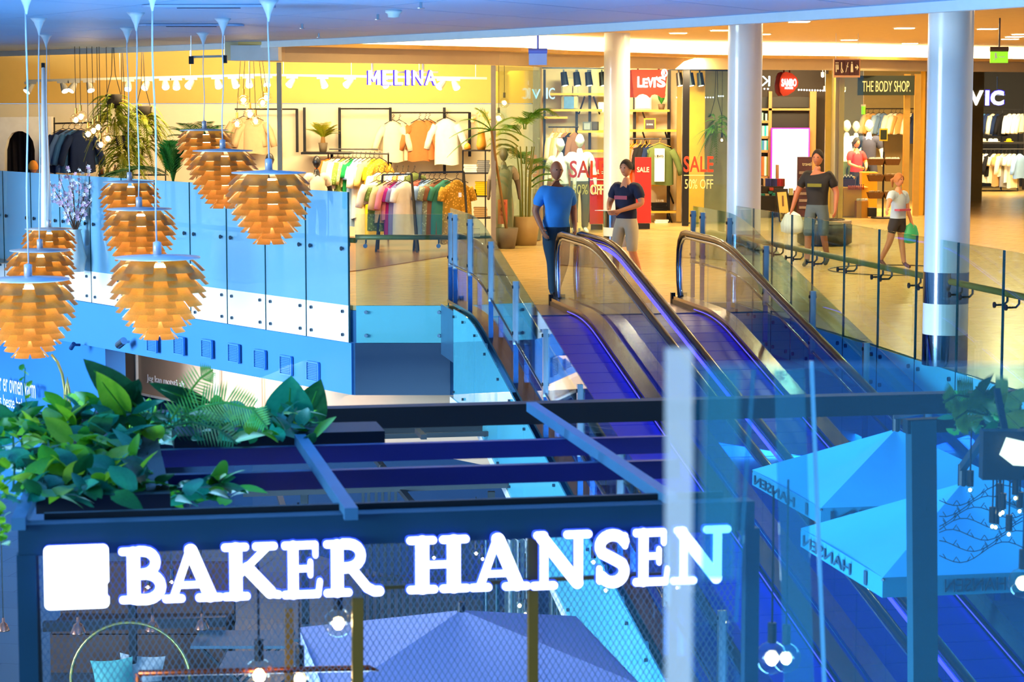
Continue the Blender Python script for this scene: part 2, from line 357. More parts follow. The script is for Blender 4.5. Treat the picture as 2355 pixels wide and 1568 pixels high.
# posts of the glazed fronts
post_m = mat('alu_post', '#b6a888', .35, .7)
for k, (P, w) in enumerate(((FP[1], .07), (FP[2], .08), (FP[3], .06))):
    tag(MB().box((P.x, P.y, 1.54), (w, w, 3.06)).build('shop_front_post', post_m), ['slim metal post at the open corner of the fashion shop', 'silver post between open front and palm window', 'slim post between palm window and denim shop'][k], 'post', 'shop front posts')
tag(MB().box((3.42, 45.95, 1.54), (.13, .12, 3.06)).build('shop_front_post', black), 'thick black post beside the red shop sign', 'post', 'shop front posts')
# lower storey walls: blue wall at left, recessed shop front
blue_m = mat('blue_wall', '#1b78c9', .6, var=.06, scale=1.5)
pl0 = EL0 - dl * 9; q0 = EL0 + dl * .98
nl = Vector((dl.y, -dl.x, 0)).normalized()
if nl.y > 0: nl = -nl
struct(MB().prism([(p.x, p.y) for p in (pl0 + nl * .03, q0 + nl * .03, q0 - nl * .3, pl0 - nl * .3)], ZG, -1.121, (0, 0, 0), (1, 0, 0), (0, 1, 0), (0, 0, 1)), 'wall_lower_left', blue_m, 'blue painted lower wall at the left with white writing')
# thin bright cladding band + apron with the blue daylight put into its colour
struct(MB().prism([(p.x, p.y) for p in (pl0 + nl * .03, CORN + nl * .03, CORN, pl0)], -1.115, -.47, (0, 0, 0), (1, 0, 0), (0, 1, 0), (0, 0, 1)), 'wall_apron_left', mat('apron_daylight_blue', '#3d8ad6', .5, var=.05, scale=1.2), 'apron band under the left balcony coloured by blue daylight')
nf = Vector((U.y, -U.x, 0))
struct(MB().prism([(p.x, p.y) for p in (CORN + nf * .03 + U * .02, FE + nf * .03, FE, CORN + U * .02)], -1.115, -.47, (0, 0, 0), (1, 0, 0), (0, 1, 0), (0, 0, 1)), 'wall_apron_front', mat('apron_shade_navy', '#06284e', .35, var=.05), 'apron panel under the front balcony, shade in its navy colour')  # navy beside the lighter left band: this face's shade put into the colour
# recessed front of the lower shop and the wall under the front slab
rs = q0 - nl * 1.2 - dl * 2.0; re_ = CORN - nl * 1.5 + dl * 3
struct(MB().prism([(p.x, p.y) for p in (rs, re_, re_ - nl * .1, rs - nl * .1)], -2.05, -1.12, (0, 0, 0), (1, 0, 0), (0, 1, 0), (0, 0, 1)), 'wall_lower_shop', mat('beige_panel_wall', '#b39a84', .6, var=.04), 'beige panelled fascia of the lower shop')
struct(MB().prism([(p.x, p.y) for p in (rs, re_, re_ - nl * .1, rs - nl * .1)], ZG, -2.05, (0, 0, 0), (1, 0, 0), (0, 1, 0), (0, 0, 1)), 'window_1', glass('lower_shop_glass', (.06, .1, .2), base=.1, body=(.02, .06, .16), bodyfac=.6), 'dark glazed front of the lower shop')
struct(MB().box((5, 36, -2.5), (16, .2, 2.7)), 'wall_lower_back', mat('lower_back', '#c9b79f', .7), 'pale back wall of the lower storey')
# ring inlaid in the floor and dark joint lines
g = G(2065, 622)
tag(MB().tube([g + Vector((1.02 * math.cos(k / 24 * math.pi), 1.02 * math.sin(k / 24 * math.pi), .004)) for k in range(49)], .012, 5).build('floor_ring', mat('ring_metal', '#3a3020', .3, .6)), 'thin dark metal ring let into the concourse floor', 'floor inlay')
# ------------------------------------------------------------------ glass balustrades of the upper floor
rail_glass = glass('balustrade_glass', (.80, .92, .90), base=.03)
blue_glass = glass('blue_balustrade_glass', (.42, .74, .98), base=.08, body=(.30, .68, 1.0), bodyfac=.42)  # diffuse blue body stands in for blue-white reflections in the tinted panes
cyan_glass = glass('cyan_base_glass', (.3, .75, .85), base=.06, body=(.16, .62, .74), bodyfac=.8)
white_clad = glass('white_base_glass', (.8, .9, 1), base=.06, body=(.95, .97, 1), bodyfac=.93)
edge_glass = mat('green_glass_edge', '#0e4a55', .2, spec=.8)
wood_rail = mat('wooden_handrail', '#8a7434', .4); fix_m = mat('fixing_steel', '#51606e', .25, .9)
def balustrade(name, pts, top, n_list, label, gm, bm_, base, rail_z, off_dir):
    root = empty(name, pts[0], label, 'balustrade', 'glass balustrades of the upper floor')
    k = 0; railpts = []
    for i in range(len(pts) - 1):
        a, b = pts[i], pts[i + 1]; d = (b - a).normalized(); n = Vector((d.y, -d.x, 0))
        if n.dot(off_dir) < 0: n = -n
        N = n_list[i]; L = (b - a).length / N
        for j in range(N):
            p = a + d * (L * j + .012) + n * .05; q = a + d * (L * (j + 1) - .012) + n * .05
            m = (p + q) / 2; ln = (q - p).length
            pane = MB().box((m.x, m.y, (top + .0) / 2), (ln, .018, top), d, n).build('glass_pane', gm, root)
            MB().box((q.x, q.y, (top + base) / 2), (.014, .022, top - base), d, n).build('pane_edge', edge_glass, pane)
            bp = MB().box((m.x, m.y, base / 2), (ln, .022, -base), d, n).build('base_pane', bm_, root)
            for w in (p + d * .12, q - d * .12):
                for z in (-.08, base + .09):
                    MB().tube([w + n * .01 + ZZ * z, w + n * .035 + ZZ * z], .022, 8).build('fixing_disc', fix_m, bp)
                if rail_z:
                    wz = w + ZZ * (rail_z - .1)
                    MB().tube([wz + n * .03, wz - n * .06, wz - n * .09 + ZZ * .03, wz - n * .09 + ZZ * .085], .011, 6).build('rail_bracket', fix_m, root)
                    MB().tube([wz + n * .025, wz + n * .04], .028, 8).build('bracket_disc', fix_m, root)
        railpts.append(a - n * .04)
    railpts.append(pts[-1] - n * .04)
    if rail_z: MB().tube([p + ZZ * rail_z for p in railpts], .032, 8).build('handrail', wood_rail, root, True)
    return root
LB = [EL0 - dl * 5.2, CORN]
nL = 13
balustrade('glass_balustrade', LB, 1.40, [nL], 'blue tinted glass balustrade along the left balcony', blue_glass, white_clad, -.46, .80, nl)
balustrade('glass_balustrade', [CORN + U * .03, FE], 1.13, [1], 'single clear glass pane balustrade with wooden rail facing the walkways', rail_glass, cyan_glass, -.46, .84, nf)
balustrade('glass_balustrade', [RTOP + dr * .1, RE[0] + dr * .05, RE[-1] + dr * 5.2], 1.22, [4, 10], 'long clear glass balustrade along the right concourse edge', rail_glass, cyan_glass, -.46, .82, Vector((-1, 0, 0)))
# vents in the blue apron
vent_m = mat('vent_blue', '#2f78bd', .45, .2); slat_m = mat('vent_slat', '#4d95d8', .4, .2)
for k, (x, y) in enumerate(((351, 789), (413, 795), (477, 802), (539, 812), (599, 826), (659, 840), (721, 854))):
    P = onplane(x, y, CORN + nl * .035, nl); r = empty('wall_vent', P, '%s louvred vent from the left in the blue apron' % ORD[k], 'vent', 'louvred vents in the blue apron')
    w, h = .27, .235
    MB().box(P, (w - .02, .012, h - .02), dl, nl).build('back_plate', vent_m, r)
    for sx in (-1, 1): MB().box(P + dl * (sx * w / 2) + nl * .01, (.02, .03, h), dl, nl).build('frame', slat_m, r)
    for sz in (-1, 1): MB().box(P + ZZ * (sz * h / 2) + nl * .01, (w, .03, .02), dl, nl).build('frame', slat_m, r)
    for j in range(9): MB().box(P + ZZ * (-h / 2 + .03 + j * .022) + nl * .012, (w - .05, .022, .008), dl, nl, None).build('slat', slat_m, r)
# writing on the blue wall
wtxt = mat('white_lettering', '#f4f8ff', .5)
def walltext(t, x0, y0, x1, y1, name_root):
    a = onplane(x0, y1, CORN + nl * .05, nl); b = onplane(x1, y1, CORN + nl * .05, nl); c = onplane(x0, y0, CORN + nl * .05, nl)
    lettering(t, a, dl, (0, 0, 1), (b - a).dot(dl), (c - a).z, wtxt, name_root, 'lettering', .02, 0.004, False, .004)
P = onplane(40, 905, CORN + nl * .05, nl)
wr = empty('wall_writing', P, 'white serif slogan in two lines painted on the blue lower wall', 'writing')
walltext('r er ovnen varm', 0, 868, 82, 898, wr); walltext('s beste baker', 0, 905, 66, 932, wr)
# sign on the recessed shop
P = onplane(390, 868, rs + nl * .03, nl); ls = empty('shop_fascia_panel', P, 'beige shop fascia with white frames and a white italic motto', 'shop fascia')
for x0, x1 in ((314, 494), (500, 590), (596, 690)):
    a = onplane(x0, 812, rs + nl * .02, nl); b = onplane(x1, 812, rs + nl * .02, nl); zt = -1.13; zb = -2.02
    for w in (a, b): MB().box((w.x, w.y, (zt + zb) / 2), (.03, .04, zt - zb), dl, nl).build('frame_bar', white, ls)
    m = (a + b) / 2
    for z in (zt, zb): MB().box((m.x, m.y, z), ((b - a).length, .04, .03), dl, nl).build('frame_bar', white, ls)
a = onplane(338, 880, rs + nl * .03, nl); b = onplane(424, 880, rs + nl * .03, nl); c = onplane(338, 860, rs + nl * .03, nl)
lettering('Jeg kan motstå alt', a, dl, (0, 0, 1), (b - a).dot(dl), (c - a).z, wtxt, ls, 'lettering', .02, 0, False, .004)
# small spotlights on the wall
for x, y, L in ((285, 790, 'silver cylinder wall spotlight beside the vents'), (172, 797, 'dark small wall spotlight left of the silver one')):
    P = onplane(x + 12, y - 4, CORN + nl * .04, nl); r = empty('wall_spotlight', P, L, 'spotlight')
    m_ = steel if x > 200 else mat('spot_blue', '#0d3c74', .5)
    MB().tube([P, P + nl * .1 + ZZ * .01], .02, 8).build('bracket', m_, r)
    q = P + nl * .12; s_ = 1 if x > 200 else .6
    MB().tube([q + dl * .07 * s_ + ZZ * .03, q - dl * .1 * s_ - ZZ * .05], .055 * s_, 14).build('head', m_, r, False)
    MB().tube([q - dl * .1 * s_ - ZZ * .05, q - dl * .103 * s_ - ZZ * .052], .043 * s_, 14).build('lens', mat('spot_lens', '#cfe6ff', .2), r)
# ------------------------------------------------------------------ moving walkways
def zp(r):
    if r < 1.5: return 0.0
    if r < 2.7: return -.2135 * (r - 1.5) ** 2 / 2.4
    return -.1281 - .2135 * (r - 2.7)
RMAX = 19.6
def WP(t, r, z=0.0): return A0 + U * t - V * r + ZZ * (zp(r) + z)
rs_list = [0, .5, 1.0, 1.5, 1.7, 1.9, 2.1, 2.3, 2.5, 2.7, 3.5, 5, 7, 9, 11, 13, 15, 17, RMAX]
def strip(mb, t0, t1, z0, z1, r0=0.0, r1=RMAX):   # beam with rectangular section following the incline
    rl = [r0] + [r for r in rs_list if r0 < r < r1] + [r1]; vs = []; fs = []
    for r in rl:
        vs += [WP(t0, r, z0), WP(t1, r, z0), WP(t1, r, z1), WP(t0, r, z1)]
    for i in range(len(rl) - 1):
        for k in range(4): k2 = (k + 1) % 4; fs.append((i * 4 + k, i * 4 + k2, i * 4 + 4 + k2, i * 4 + 4 + k))
    n = (len(rl) - 1) * 4; fs += [(0, 1, 2, 3), (n + 3, n + 2, n + 1, n)]
    return mb.add(vs, fs)
belt_m = mat('blue_walkway_pallet', '#1436e0', .35, .1, var=.05); belt2 = mat('walkway_groove', '#06197c', .5, var=0)
comb_m = mat('comb_plate', '#8e8aa8', .3, .8); deck_m = mat('walkway_deck', '#b9a9a0', .22, 1.0, var=.04); skirt_m = mat('dark_skirt', '#20202c', .3, .6)
hand_m = mat('black_rubber_handrail', '#141118', .3, coat=.3); guide_m = mat('handrail_guide', '#a8c4f0', .15, 1.0, var=0)
wk_glass = glass('walkway_glass', (.78, .86, .96), base=.05)
led_m = mat('blue_led', '#2a20ff', .4, emit=(.07, .06, 1.0), es=3.0, var=0)
def rail_path(t, dz=0.0, dr_=0.0):
    prof = [(.16, .05), (.06, .12), (.0, .28), (-.02, .48), (.0, .68), (.05, .8), (.16, .88), (.32, .9)]
    pts = [WP(t, r + dr_, z + dz * (1 if i > 4 else .6)) for i, (r, z) in enumerate(prof)]
    return pts + [WP(t, r, .9 + dz) for r in rs_list[1:]]
def one_balustrade(root, t, inner):
    MB().tube(rail_path(t), .038, 8).build('handrail', hand_m, root, True)
    MB().tube(rail_path(t, -.055, .06), .022, 6).build('handrail_guide', guide_m, root, True)
    r = .1; k = 0
    while r < RMAX - .5:
        r2 = min(r + 1.25, RMAX - .1); rl = [r] + [x for x in rs_list if r < x < r2] + [r2]
        vs = []
        for x in rl:
            zt = .86 if x > .3 else .80
            vs += [WP(t - .005, x, .1), WP(t - .005, x, zt), WP(t + .005, x, .1), WP(t + .005, x, zt)]
        fs = []
        for i in range(len(rl) - 1):
            b = i * 4; fs += [(b, b + 1, b + 5, b + 4), (b + 2, b + 6, b + 7, b + 3), (b + 1, b + 3, b + 7, b + 5)]
        n = (len(rl) - 1) * 4; fs += [(0, 2, 3, 1), (n, n + 1, n + 3, n + 2)]
        MB().add(vs, fs).build('glass_pane', wk_glass, root); r = r2 + .006
    strip(MB(), t - .09, t + .09, .06, .1, -.02).build('deck', deck_m, root)
    i0, i1 = (t + .06, t + .1) if inner > 0 else (t - .1, t - .06)
    strip(MB(), i0, i1, -.12, .062, .0).build('skirt', skirt_m, root)
    j = (t + .102) if inner > 0 else (t - .102)
    strip(MB(), j - .003, j + .003, .026, .033, 1.1).build('led_strip', led_m, root)
    MB().box(WP((i0 + i1) / 2, .0, .06), (.05, .06, .16), U, V).build('skirt_end_brush', black, root)
def walkway(t0, t1, label):
    g = WP((t0 + t1) / 2, 0, 0); root = empty('moving_walkway', g, label, 'moving walkway', 'pair of moving walkways')
    w0, w1 = t0 + .1, t1 - .1
    strip(MB(), w0, w1, -.05, .005, -.1, 1.25).build('comb_plate', comb_m, root)
    me = None
    r = 1.27; k = 0
    while r < 13.5:                       # pallets, one piece each
        L = .32
        strip(MB(), w0, w1, -.05, -.008, r, r + L - .012).build('pallet', belt_m, root); r += L
    strip(MB(), w0, w1, -.09, -.02, 1.2, RMAX).build('pallet_bed', belt2, root)
    one_balustrade(root, t0, 1); one_balustrade(root, t1, -1)
    strip(MB(), t0 - .1, t1 + .1, -1.0, -.95, .9, RMAX).build('truss_floor', mat('truss_dark', '#1d3c66', .5), root)
    return root
TA, TB, TC_, TD = 0.0, 1.28, 1.52, 2.83
w1 = walkway(TA, TB, 'left moving walkway with blue pallets descending towards the cafe')
w1_rail_led = MB().tube([WP(TC_ - .02, r, .81) for r in [.3] + rs_list[1:]], .014, 6).build('led_strip', led_m, w1)
w2 = walkway(TC_, TD, 'right moving walkway descending beside the clear glass screen')
# outer glass cladding with lattice on the left side of the pair
clad = glass('cyan_cladding_glass', (.35, .80, .95), base=.08, body=(.15, .68, .88), bodyfac=.55)
root = empty('truss_cladding', WP(-.14, .9, -1.0), 'cyan glass cladding with white lattice on the side of the left walkway', 'cladding')
MB().box(WP(-.14, .32, -.28), (.02, .95, .62), U, V).build('end_panel', mat('grey_blue_panel', '#3f6f96', .35, .5), root)
r = .82
lat_m = mat('lattice_white', '#bfe9f7', .4, emit=None)
while r < RMAX - 1:
    r2 = r + 1.5
    strip(MB(), -.15, -.135, -1.02, .055, r, r2 - .012).build('glass_panel', clad, root)
    for (ra, za, rb, zb) in ((r + .05, -.95, r + .5, .0), (r + .5, .0, r + .8, -.95), (r + .8, -.95, r + 1.15, .0), (r + 1.15, .0, r + 1.4, -.95)):
        MB().bar(WP(-.1, ra, za), WP(-.1, rb, zb), .03, .03).build('lattice_bar', lat_m, root)
    for rr in (r + .08, r + .75):
        for z in (-.03, -.93): MB().tube([WP(-.15, rr, z), WP(-.175, rr, z)], .016, 8).build('fixing_disc', fix_m, root)
    r = r2
strip(MB(), -.16, .0, -1.12, -1.02, .6, RMAX).build('bottom_flange', mat('flange_white', '#d5dde4', .4), root)
strip(MB(), TB + .1, TC_ - .1, .02, .07, .0).build('middle_deck', mat('mid_deck', '#3a3ad0', .3, .5), root)
# glass screens with steel posts beside the walkways
scr_glass = glass('screen_glass', (.72, .86, .90), base=.05)
spost = mat('post_steel', '#3d6ea8', .25, .9)
def screen(t, label, rpost, ht):
    root = empty('glass_screen', WP(t, .2, 0), label, 'glass screen', 'glass screens beside the walkways')
    for i in range(len(rpost) - 1):
        a, b = rpost[i], rpost[i + 1]; rl = [a] + [x for x in rs_list if a < x < b] + [b]
        vs = []; fs = []
        for x in rl:
            z1 = ht if x > .5 else ht - .0
            vs += [WP(t - .005, x + .01, .55), WP(t - .005, x + .01, z1), WP(t + .005, x + .01, .55), WP(t + .005, x + .01, z1)]
        for j in range(len(rl) - 1):
            q = j * 4; fs += [(q, q + 1, q + 5, q + 4), (q + 2, q + 6, q + 7, q + 3), (q + 1, q + 3, q + 7, q + 5)]
        n = (len(rl) - 1) * 4; fs += [(0, 2, 3, 1), (n, n + 1, n + 3, n + 2)]
        MB().add(vs, fs).build('glass_pane', scr_glass, root)
    MB().tube([WP(t, x, .53) for x in [rpost[0]] + [x for x in rs_list if rpost[0] < x < rpost[-1]] + [rpost[-1]]], .016, 8).build('lower_rail', chrome, root, True)
    for x in rpost:
        MB().bar(WP(t, x, .08), WP(t, x, .08) + ZZ * (ht * .62), .05, .03, V).build('post', spost, root)
        MB().bar(WP(t, x, .5), WP(t, x, .5) + ZZ * (ht - .56), .06, .045, V).build('post_clamp', steel, root)
        for z in (.62, ht - .12): MB().tube([WP(t - .04, x, z), WP(t + .04, x, z)], .018, 8).build('clamp_bolt', black, root)
screen(-.06, 'glass screen with steel posts on the left walkway edge', [.05, .4, 1.5, 2.9, 4.4, 6.0, 7.6, 9.2, 10.8, 12.4, 14.0], 1.22)
screen(TD + .16, 'glass screen with steel posts on the right walkway edge', [.05, .5, 1.7, 3.2, 4.9, 6.6, 8.3, 10.0, 11.7, 13.4], 1.22)
# ------------------------------------------------------------------ ceiling fittings
dl_m = mat('downlight_lens', '#fff4dd', .4, emit=(1, .82, .5), es=14.0, var=0)
lampn = 0
def downlight(p, sx, sy, label, energy, col=WARM2):
    r = empty('ceiling_downlight', p, label, 'ceiling light', 'downlights in the concourse ceiling')
    MB().box(p + ZZ * .012, (sx + .05, sy + .05, .02)).build('frame', mat('downlight_frame', '#e9dcc2', .5), r)
    MB().box(p - ZZ * .002, (sx, sy, .012)).build('lens', dl_m, r)
    d = bpy.data.lights.new('downlight', 'AREA'); d.shape = 'RECTANGLE'; d.size = sx; d.size_y = sy; d.energy = energy; d.color = col
    o = bpy.data.objects.new('downlight', d); C.objects.link(o); o.parent = r; o.location = (0, 0, -.02)
WH = ['left of the middle column', 'just right of the middle column top', 'nearest, right of the middle column', 'above the washroom sign', 'left of the largest column top', 'directly above the cosmetics sign', 'by the green exit sign', 'at the far right edge', 'behind the green exit sign', 'far right beyond the largest column']
for k, (x, y) in enumerate(((1655, 70), (1752, 79), (1838, 50), (1953, 92), (2080, 65), (2093, 100), (2323, 90), (2349, 79), (2246, 125), (2271, 131))):
    downlight(G(x, y, ZF - .012), .27, .3, 'small square lit downlight ' + WH[k], 70)
for k, p in enumerate(((2.0, 33.5), (4.0, 31.0), (6.2, 27.0), (6.0, 32.5), (7.5, 37.0), (9.0, 42.0), (2.8, 39.5), (7.0, 23.0), (-1.0, 35.0), (10.5, 47))):
    downlight(Vector((p[0], p[1], ZF - .012)), .27, .3, ['small square downlight hidden behind the ceiling rim, number %s from the left' % ORD[k]][0], 95)
for k, (x, y, w) in enumerate(((480, 12, 240), (440, 56, 190))):
    p = G(x, y, ZC - .004); L = w / FPX * p.y
    r = empty('slot_diffuser', p, ['long slot air diffuser in the ceiling, the nearer one', 'shorter slot air diffuser in the ceiling, the farther one'][k], 'air diffuser', 'slot diffusers')
    MB().prism([((L / 2) * (1 if abs(a) < 90 else -1) + .12 * math.cos(R(a)), .12 * math.sin(R(a))) for a in range(-80, 261, 20)], -.02, 0, p, (1, 0, 0), (0, 1, 0), (0, 0, 1)).build('plate', mat('diffuser_blue', '#a8bce6', .5), r)
    MB().box(p - ZZ * .022, (L * .6, .05, .008)).build('slot', mat('slot_dark', '#1c2c50', .6), r)
p = G(905, 24, ZC); r = empty('smoke_detector', p, 'round white smoke detector on the blue ceiling', 'smoke detector')
MB().lathe([(.075, .0), (.075, -.02), (.055, -.03), (.05, -.06), (.0, -.065)], 20, p).build('housing', white, r, True)
MB().lathe([(.052, -.036), (.052, -.046)], 20, p).build('grille_ring', mat('detector_dark', '#777f8c', .5), r)
for k, (x, y) in enumerate(((695, 55), (869, 33), (733, 77), (968, 5))):
    p = G(x, y, ZC); r = empty('sprinkler', p, 'tiny ceiling sprinkler, %s from the left' % ORD[[0, 2, 1, 3][k]], 'sprinkler', 'ceiling sprinklers')
    MB().tube([p, p - ZZ * .05], .012, 6).build('pipe', steel, r); MB().lathe([(.03, -.052), (.03, -.045), (.0, -.044)], 10, p).build('deflector', steel, r)
# ------------------------------------------------------------------ artichoke shaped pendants
cop = mat('copper_leaf', '#c8742a', .32, .75, var=.08)
def copper():
    m = bpy.data.materials.new('copper_leaf_white_inside'); m.use_nodes = True; nt = m.node_tree; b = nt.nodes['Principled BSDF']
    b.inputs['Roughness'].default_value = .38; b.inputs['Metallic'].default_value = .35
    n = nt.nodes.new('ShaderNodeTexNoise'); n.inputs['Scale'].default_value = 14
    cr = nt.nodes.new('ShaderNodeMix'); cr.data_type = 'RGBA'; cr.inputs['A'].default_value = (*srgb('#b05a1e'), 1); cr.inputs['B'].default_value = (*srgb('#d08030'), 1)
    nt.links.new(n.outputs['Fac'], cr.inputs['Factor']); nt.links.new(cr.outputs['Result'], b.inputs['Base Color'])
    df = nt.nodes.new('ShaderNodeBsdfDiffuse'); df.inputs[0].default_value = (.95, .82, .6, 1)
    t = nt.nodes.new('ShaderNodeBsdfTranslucent'); t.inputs[0].default_value = (1.0, .55, .05, 1)  # metal leaves made translucent orange so that they glow
    ms = nt.nodes.new('ShaderNodeMixShader'); ms.inputs[0].default_value = .14
    geo = nt.nodes.new('ShaderNodeNewGeometry'); mg = nt.nodes.new('ShaderNodeMixShader'); nt.links.new(geo.outputs['Backfacing'], mg.inputs[0])
    nt.links.new(df.outputs[0], mg.inputs[1]); nt.links.new(b.outputs[0], mg.inputs[2])
    nt.links.new(mg.outputs[0], ms.inputs[1]); nt.links.new(t.outputs[0], ms.inputs[2]); nt.links.new(ms.outputs[0], nt.nodes['Material Output'].inputs[0]); return m
cop = copper()
core_m = mat('lamp_core', '#fff3d8', .5, emit=(1, .82, .5), es=16.0, var=0)
disc_m = mat('lamp_top_disc', '#cfd0d8', .3, .3); cord_m = mat('pale_cord', '#dfe4ee', .5); can_m = mat('canopy_white', '#dfe5f2', .35)
RO = [.335, .352, .360, .355, .342, .325, .302, .272, .235, .19, .14]
ZR = [-.012 - .048 * k for k in range(11)]
leaf_me = []
for k in range(11):
    mb = MB(); ro = RO[k]; ri = max(.03, ro - .105); drop = .088
    half = R(19.5 if k < 8 else 24)
    def fn(u, v, ro=ro, ri=ri, drop=drop, half=half, k=k):
        w = half * ro * (.82 + .18 * v); y = (u - .5) * 2 * w; rr = ri + (ro - ri) * v
        return Vector((rr * (1 - .10 * abs(2 * u - 1) ** 2), y, -drop * (v ** 1.25)))
    mb.sheet(fn, 4, 3); me = mb.mesh('leaf'); me.materials.append(cop)
    for pp in me.polygons: pp.use_smooth = True
    leaf_me.append(me)
def artichoke(px, ytop, wpx, can, label):
    s = wpx / .72; Y = FPX / s; p = at(px, ytop, Y)
    root = empty('artichoke_pendant', p, label, 'pendant lamp', 'copper leaf pendants above the atrium')
    for k in range(11):
        for j in range(6):
            o = inst(leaf_me[k], 'leaf', root, (0, 0, ZR[k]), (0, 0, R(60 * j + (30 if k % 2 else 0) + 12)))
    MB().lathe([(.015, -.005), (.30, -.012), (.30, -.002), (.06, .012), (.015, .02)], 32, p).build('top_disc', disc_m, root, True)
    MB().lathe([(.03, .01), (.03, .1), (.008, .11)], 12, p).build('socket_cap', disc_m, root, True)
    MB().lathe([(.055, -.06), (.075, -.2), (.06, -.4), (.02, -.52)], 12, p).build('light_core', core_m, root, True)
    for j in range(3):
        a = R(120 * j + 20); MB().bar(p + Vector((.09 * math.cos(a), .09 * math.sin(a), -.01)), p + Vector((.06 * math.cos(a), .06 * math.sin(a), -.54)), .008).build('frame_rod', steel, root)
    c = at(can, 0, Y); top = Vector((c.x, Y, ZC))
    n = 10; pts = []
    for i in range(n + 1):
        t = i / n; q = (p + ZZ * .1).lerp(top - ZZ * .12, t); pts.append(q + Vector((math.sin(t * 9 + px) * .006, 0, 0)))
    MB().tube(pts, .006, 6).build('cord', cord_m, root, True)
    MB().lathe([(.006, -.17), (.02, -.11), (.05, -.04), (.085, 0)], 18, top).build('ceiling_canopy', can_m, root, True)
    d = bpy.data.lights.new('pendant_bulb', 'POINT'); d.energy = 1250; d.color = (1, .74, .36); d.shadow_soft_size = .07
    o = bpy.data.objects.new('pendant_bulb', d); C.objects.link(o); o.parent = root; o.location = (0, 0, -.27)
artichoke(618, 395, 205, 617, 'copper leaf pendant lowest and nearest of the right cluster of three')
artichoke(512, 345, 165, 512, 'middle copper leaf pendant of the right cluster')
artichoke(470, 298, 134, 466, 'highest and farthest copper leaf pendant of the right cluster')
artichoke(298, 417, 145, 291, 'highest and farthest copper leaf pendant of the middle cluster')
artichoke(320, 479, 178, 312, 'middle copper leaf pendant of the central cluster of three')
artichoke(362, 590, 235, 350, 'largest copper leaf pendant, hanging lowest in the middle cluster')
artichoke(112, 525, 130, 104, 'farthest copper leaf pendant of the left cluster')
artichoke(92, 574, 166, 88, 'middle copper leaf pendant of the left cluster')
artichoke(65, 640, 226, 60, 'nearest copper leaf pendant at the left edge')
# hanging exit boxes
def exitbox(px, ytop, yb, w, Y, ztop, label, m_, face, green):
    a = at(px, ytop, Y); b = at(px, yb, Y); ww = w / FPX * Y; r = empty('hanging_sign_box', a, label, 'hanging sign')
    h = a.z - b.z
    MB().tube([Vector((a.x, Y, ztop)), Vector((a.x, Y, a.z))], .012, 8).build('rod', m_, r)
    MB().tube([a + Vector((-ww / 2, 0, -h * .14)), a + Vector((ww / 2, 0, -h * .14))], h * .16, 12).build('lamp_housing', m_, r)
    MB().box((a.x, Y, a.z - h * .6), (ww * .96, .03, h * .72)).build('sign_face', face, r)
    if green:
        MB().box((a.x - ww * .2, Y - .02, a.z - h * .5), (ww * .1, .01, h * .3)).build('running_figure', white, r)
        MB().bar((a.x - ww * .3, Y - .02, a.z - h * .78), (a.x - ww * .1, Y - .02, a.z - h * .6), .02, .01).build('running_figure', white, r)
        MB().bar((a.x + .0, Y - .02, a.z - h * .6), (a.x + ww * .3, Y - .02, a.z - h * .6), .03, .01).build('arrow', white, r)
exitbox(1237, 112, 151, 43, 27.5, ZF, 'violet grey box sign hanging from the ceiling rim', mat('violet_grey', '#8d8ae0', .5), mat('violet_face', '#d4d0ff', .5), False)
exitbox(2298, 108, 146, 42, 32.0, ZF, 'green lit exit sign hanging at the right', mat('exit_grey', '#4a3b36', .5), mat('exit_green', '#7ccf1e', .5, emit=(.25, .8, .02), es=1.2, var=0), True)
# washroom sign
Y = 40.0; a = at(1917, 178, Y); b = at(1978, 134, Y); r = empty('washroom_sign', at(1947, 178, Y), 'red washroom pictogram sign hanging by thin wires', 'sign')
pxbox(MB(), 1917, 135, 1978, 178, Y, .05).build('panel', mat('sign_edge', '#d8a070', .5), r)
for k in range(5):
    x0 = 1920 + k * 11.4; pxbox(MB(), x0, 138, x0 + 10, 173, Y - .02, .02).build('tile', mat('sign_red', '#4a1614', .5), r)
ic = mat('sign_icon', '#f3e2b4', .5)
def ipx(poly, k): 
    pts = [at(1920 + k * 11.4 + x, 138 + y, Y - .03) for x, y in poly]; m_ = MB()
    m_.prism([(p.x, p.z) for p in pts], Y - .035, Y - .025, (0, 0, 0), (1, 0, 0), (0, 0, 1), (0, 1, 0)); return m_.build('pictogram', ic, r)
ipx([(2, 10), (4, 10), (4, 28), (2, 28)], 0); ipx([(6, 10), (8, 10), (9, 22), (5, 22)], 0); ipx([(2, 5), (4, 5), (4, 8), (2, 8)], 0); ipx([(6, 5), (8, 5), (8, 8), (6, 8)], 0)
ipx([(3, 5), (5, 5), (5, 18), (9, 28), (7, 28), (3, 20)], 1); ipx([(2, 20), (4, 26), (7, 29), (3, 30)], 1)
ipx([(7, 5), (8.5, 5), (3, 28), (1.5, 28)], 2); ipx([(4, 12), (8, 14), (8, 17), (4, 15)], 2)
ipx([(3, 9), (7, 9), (8, 28), (2, 28)], 3); ipx([(4, 4), (6, 4), (6, 8), (4, 8)], 3)
ipx([(1, 15), (5, 15), (5, 10), (9, 17), (5, 24), (5, 19), (1, 19)], 4)
for x in (1922, 1973): MB().bar(at(x, 137, Y), Vector((at(x, 137, Y).x, Y, ZF)), .006).build('wire', steel, r)
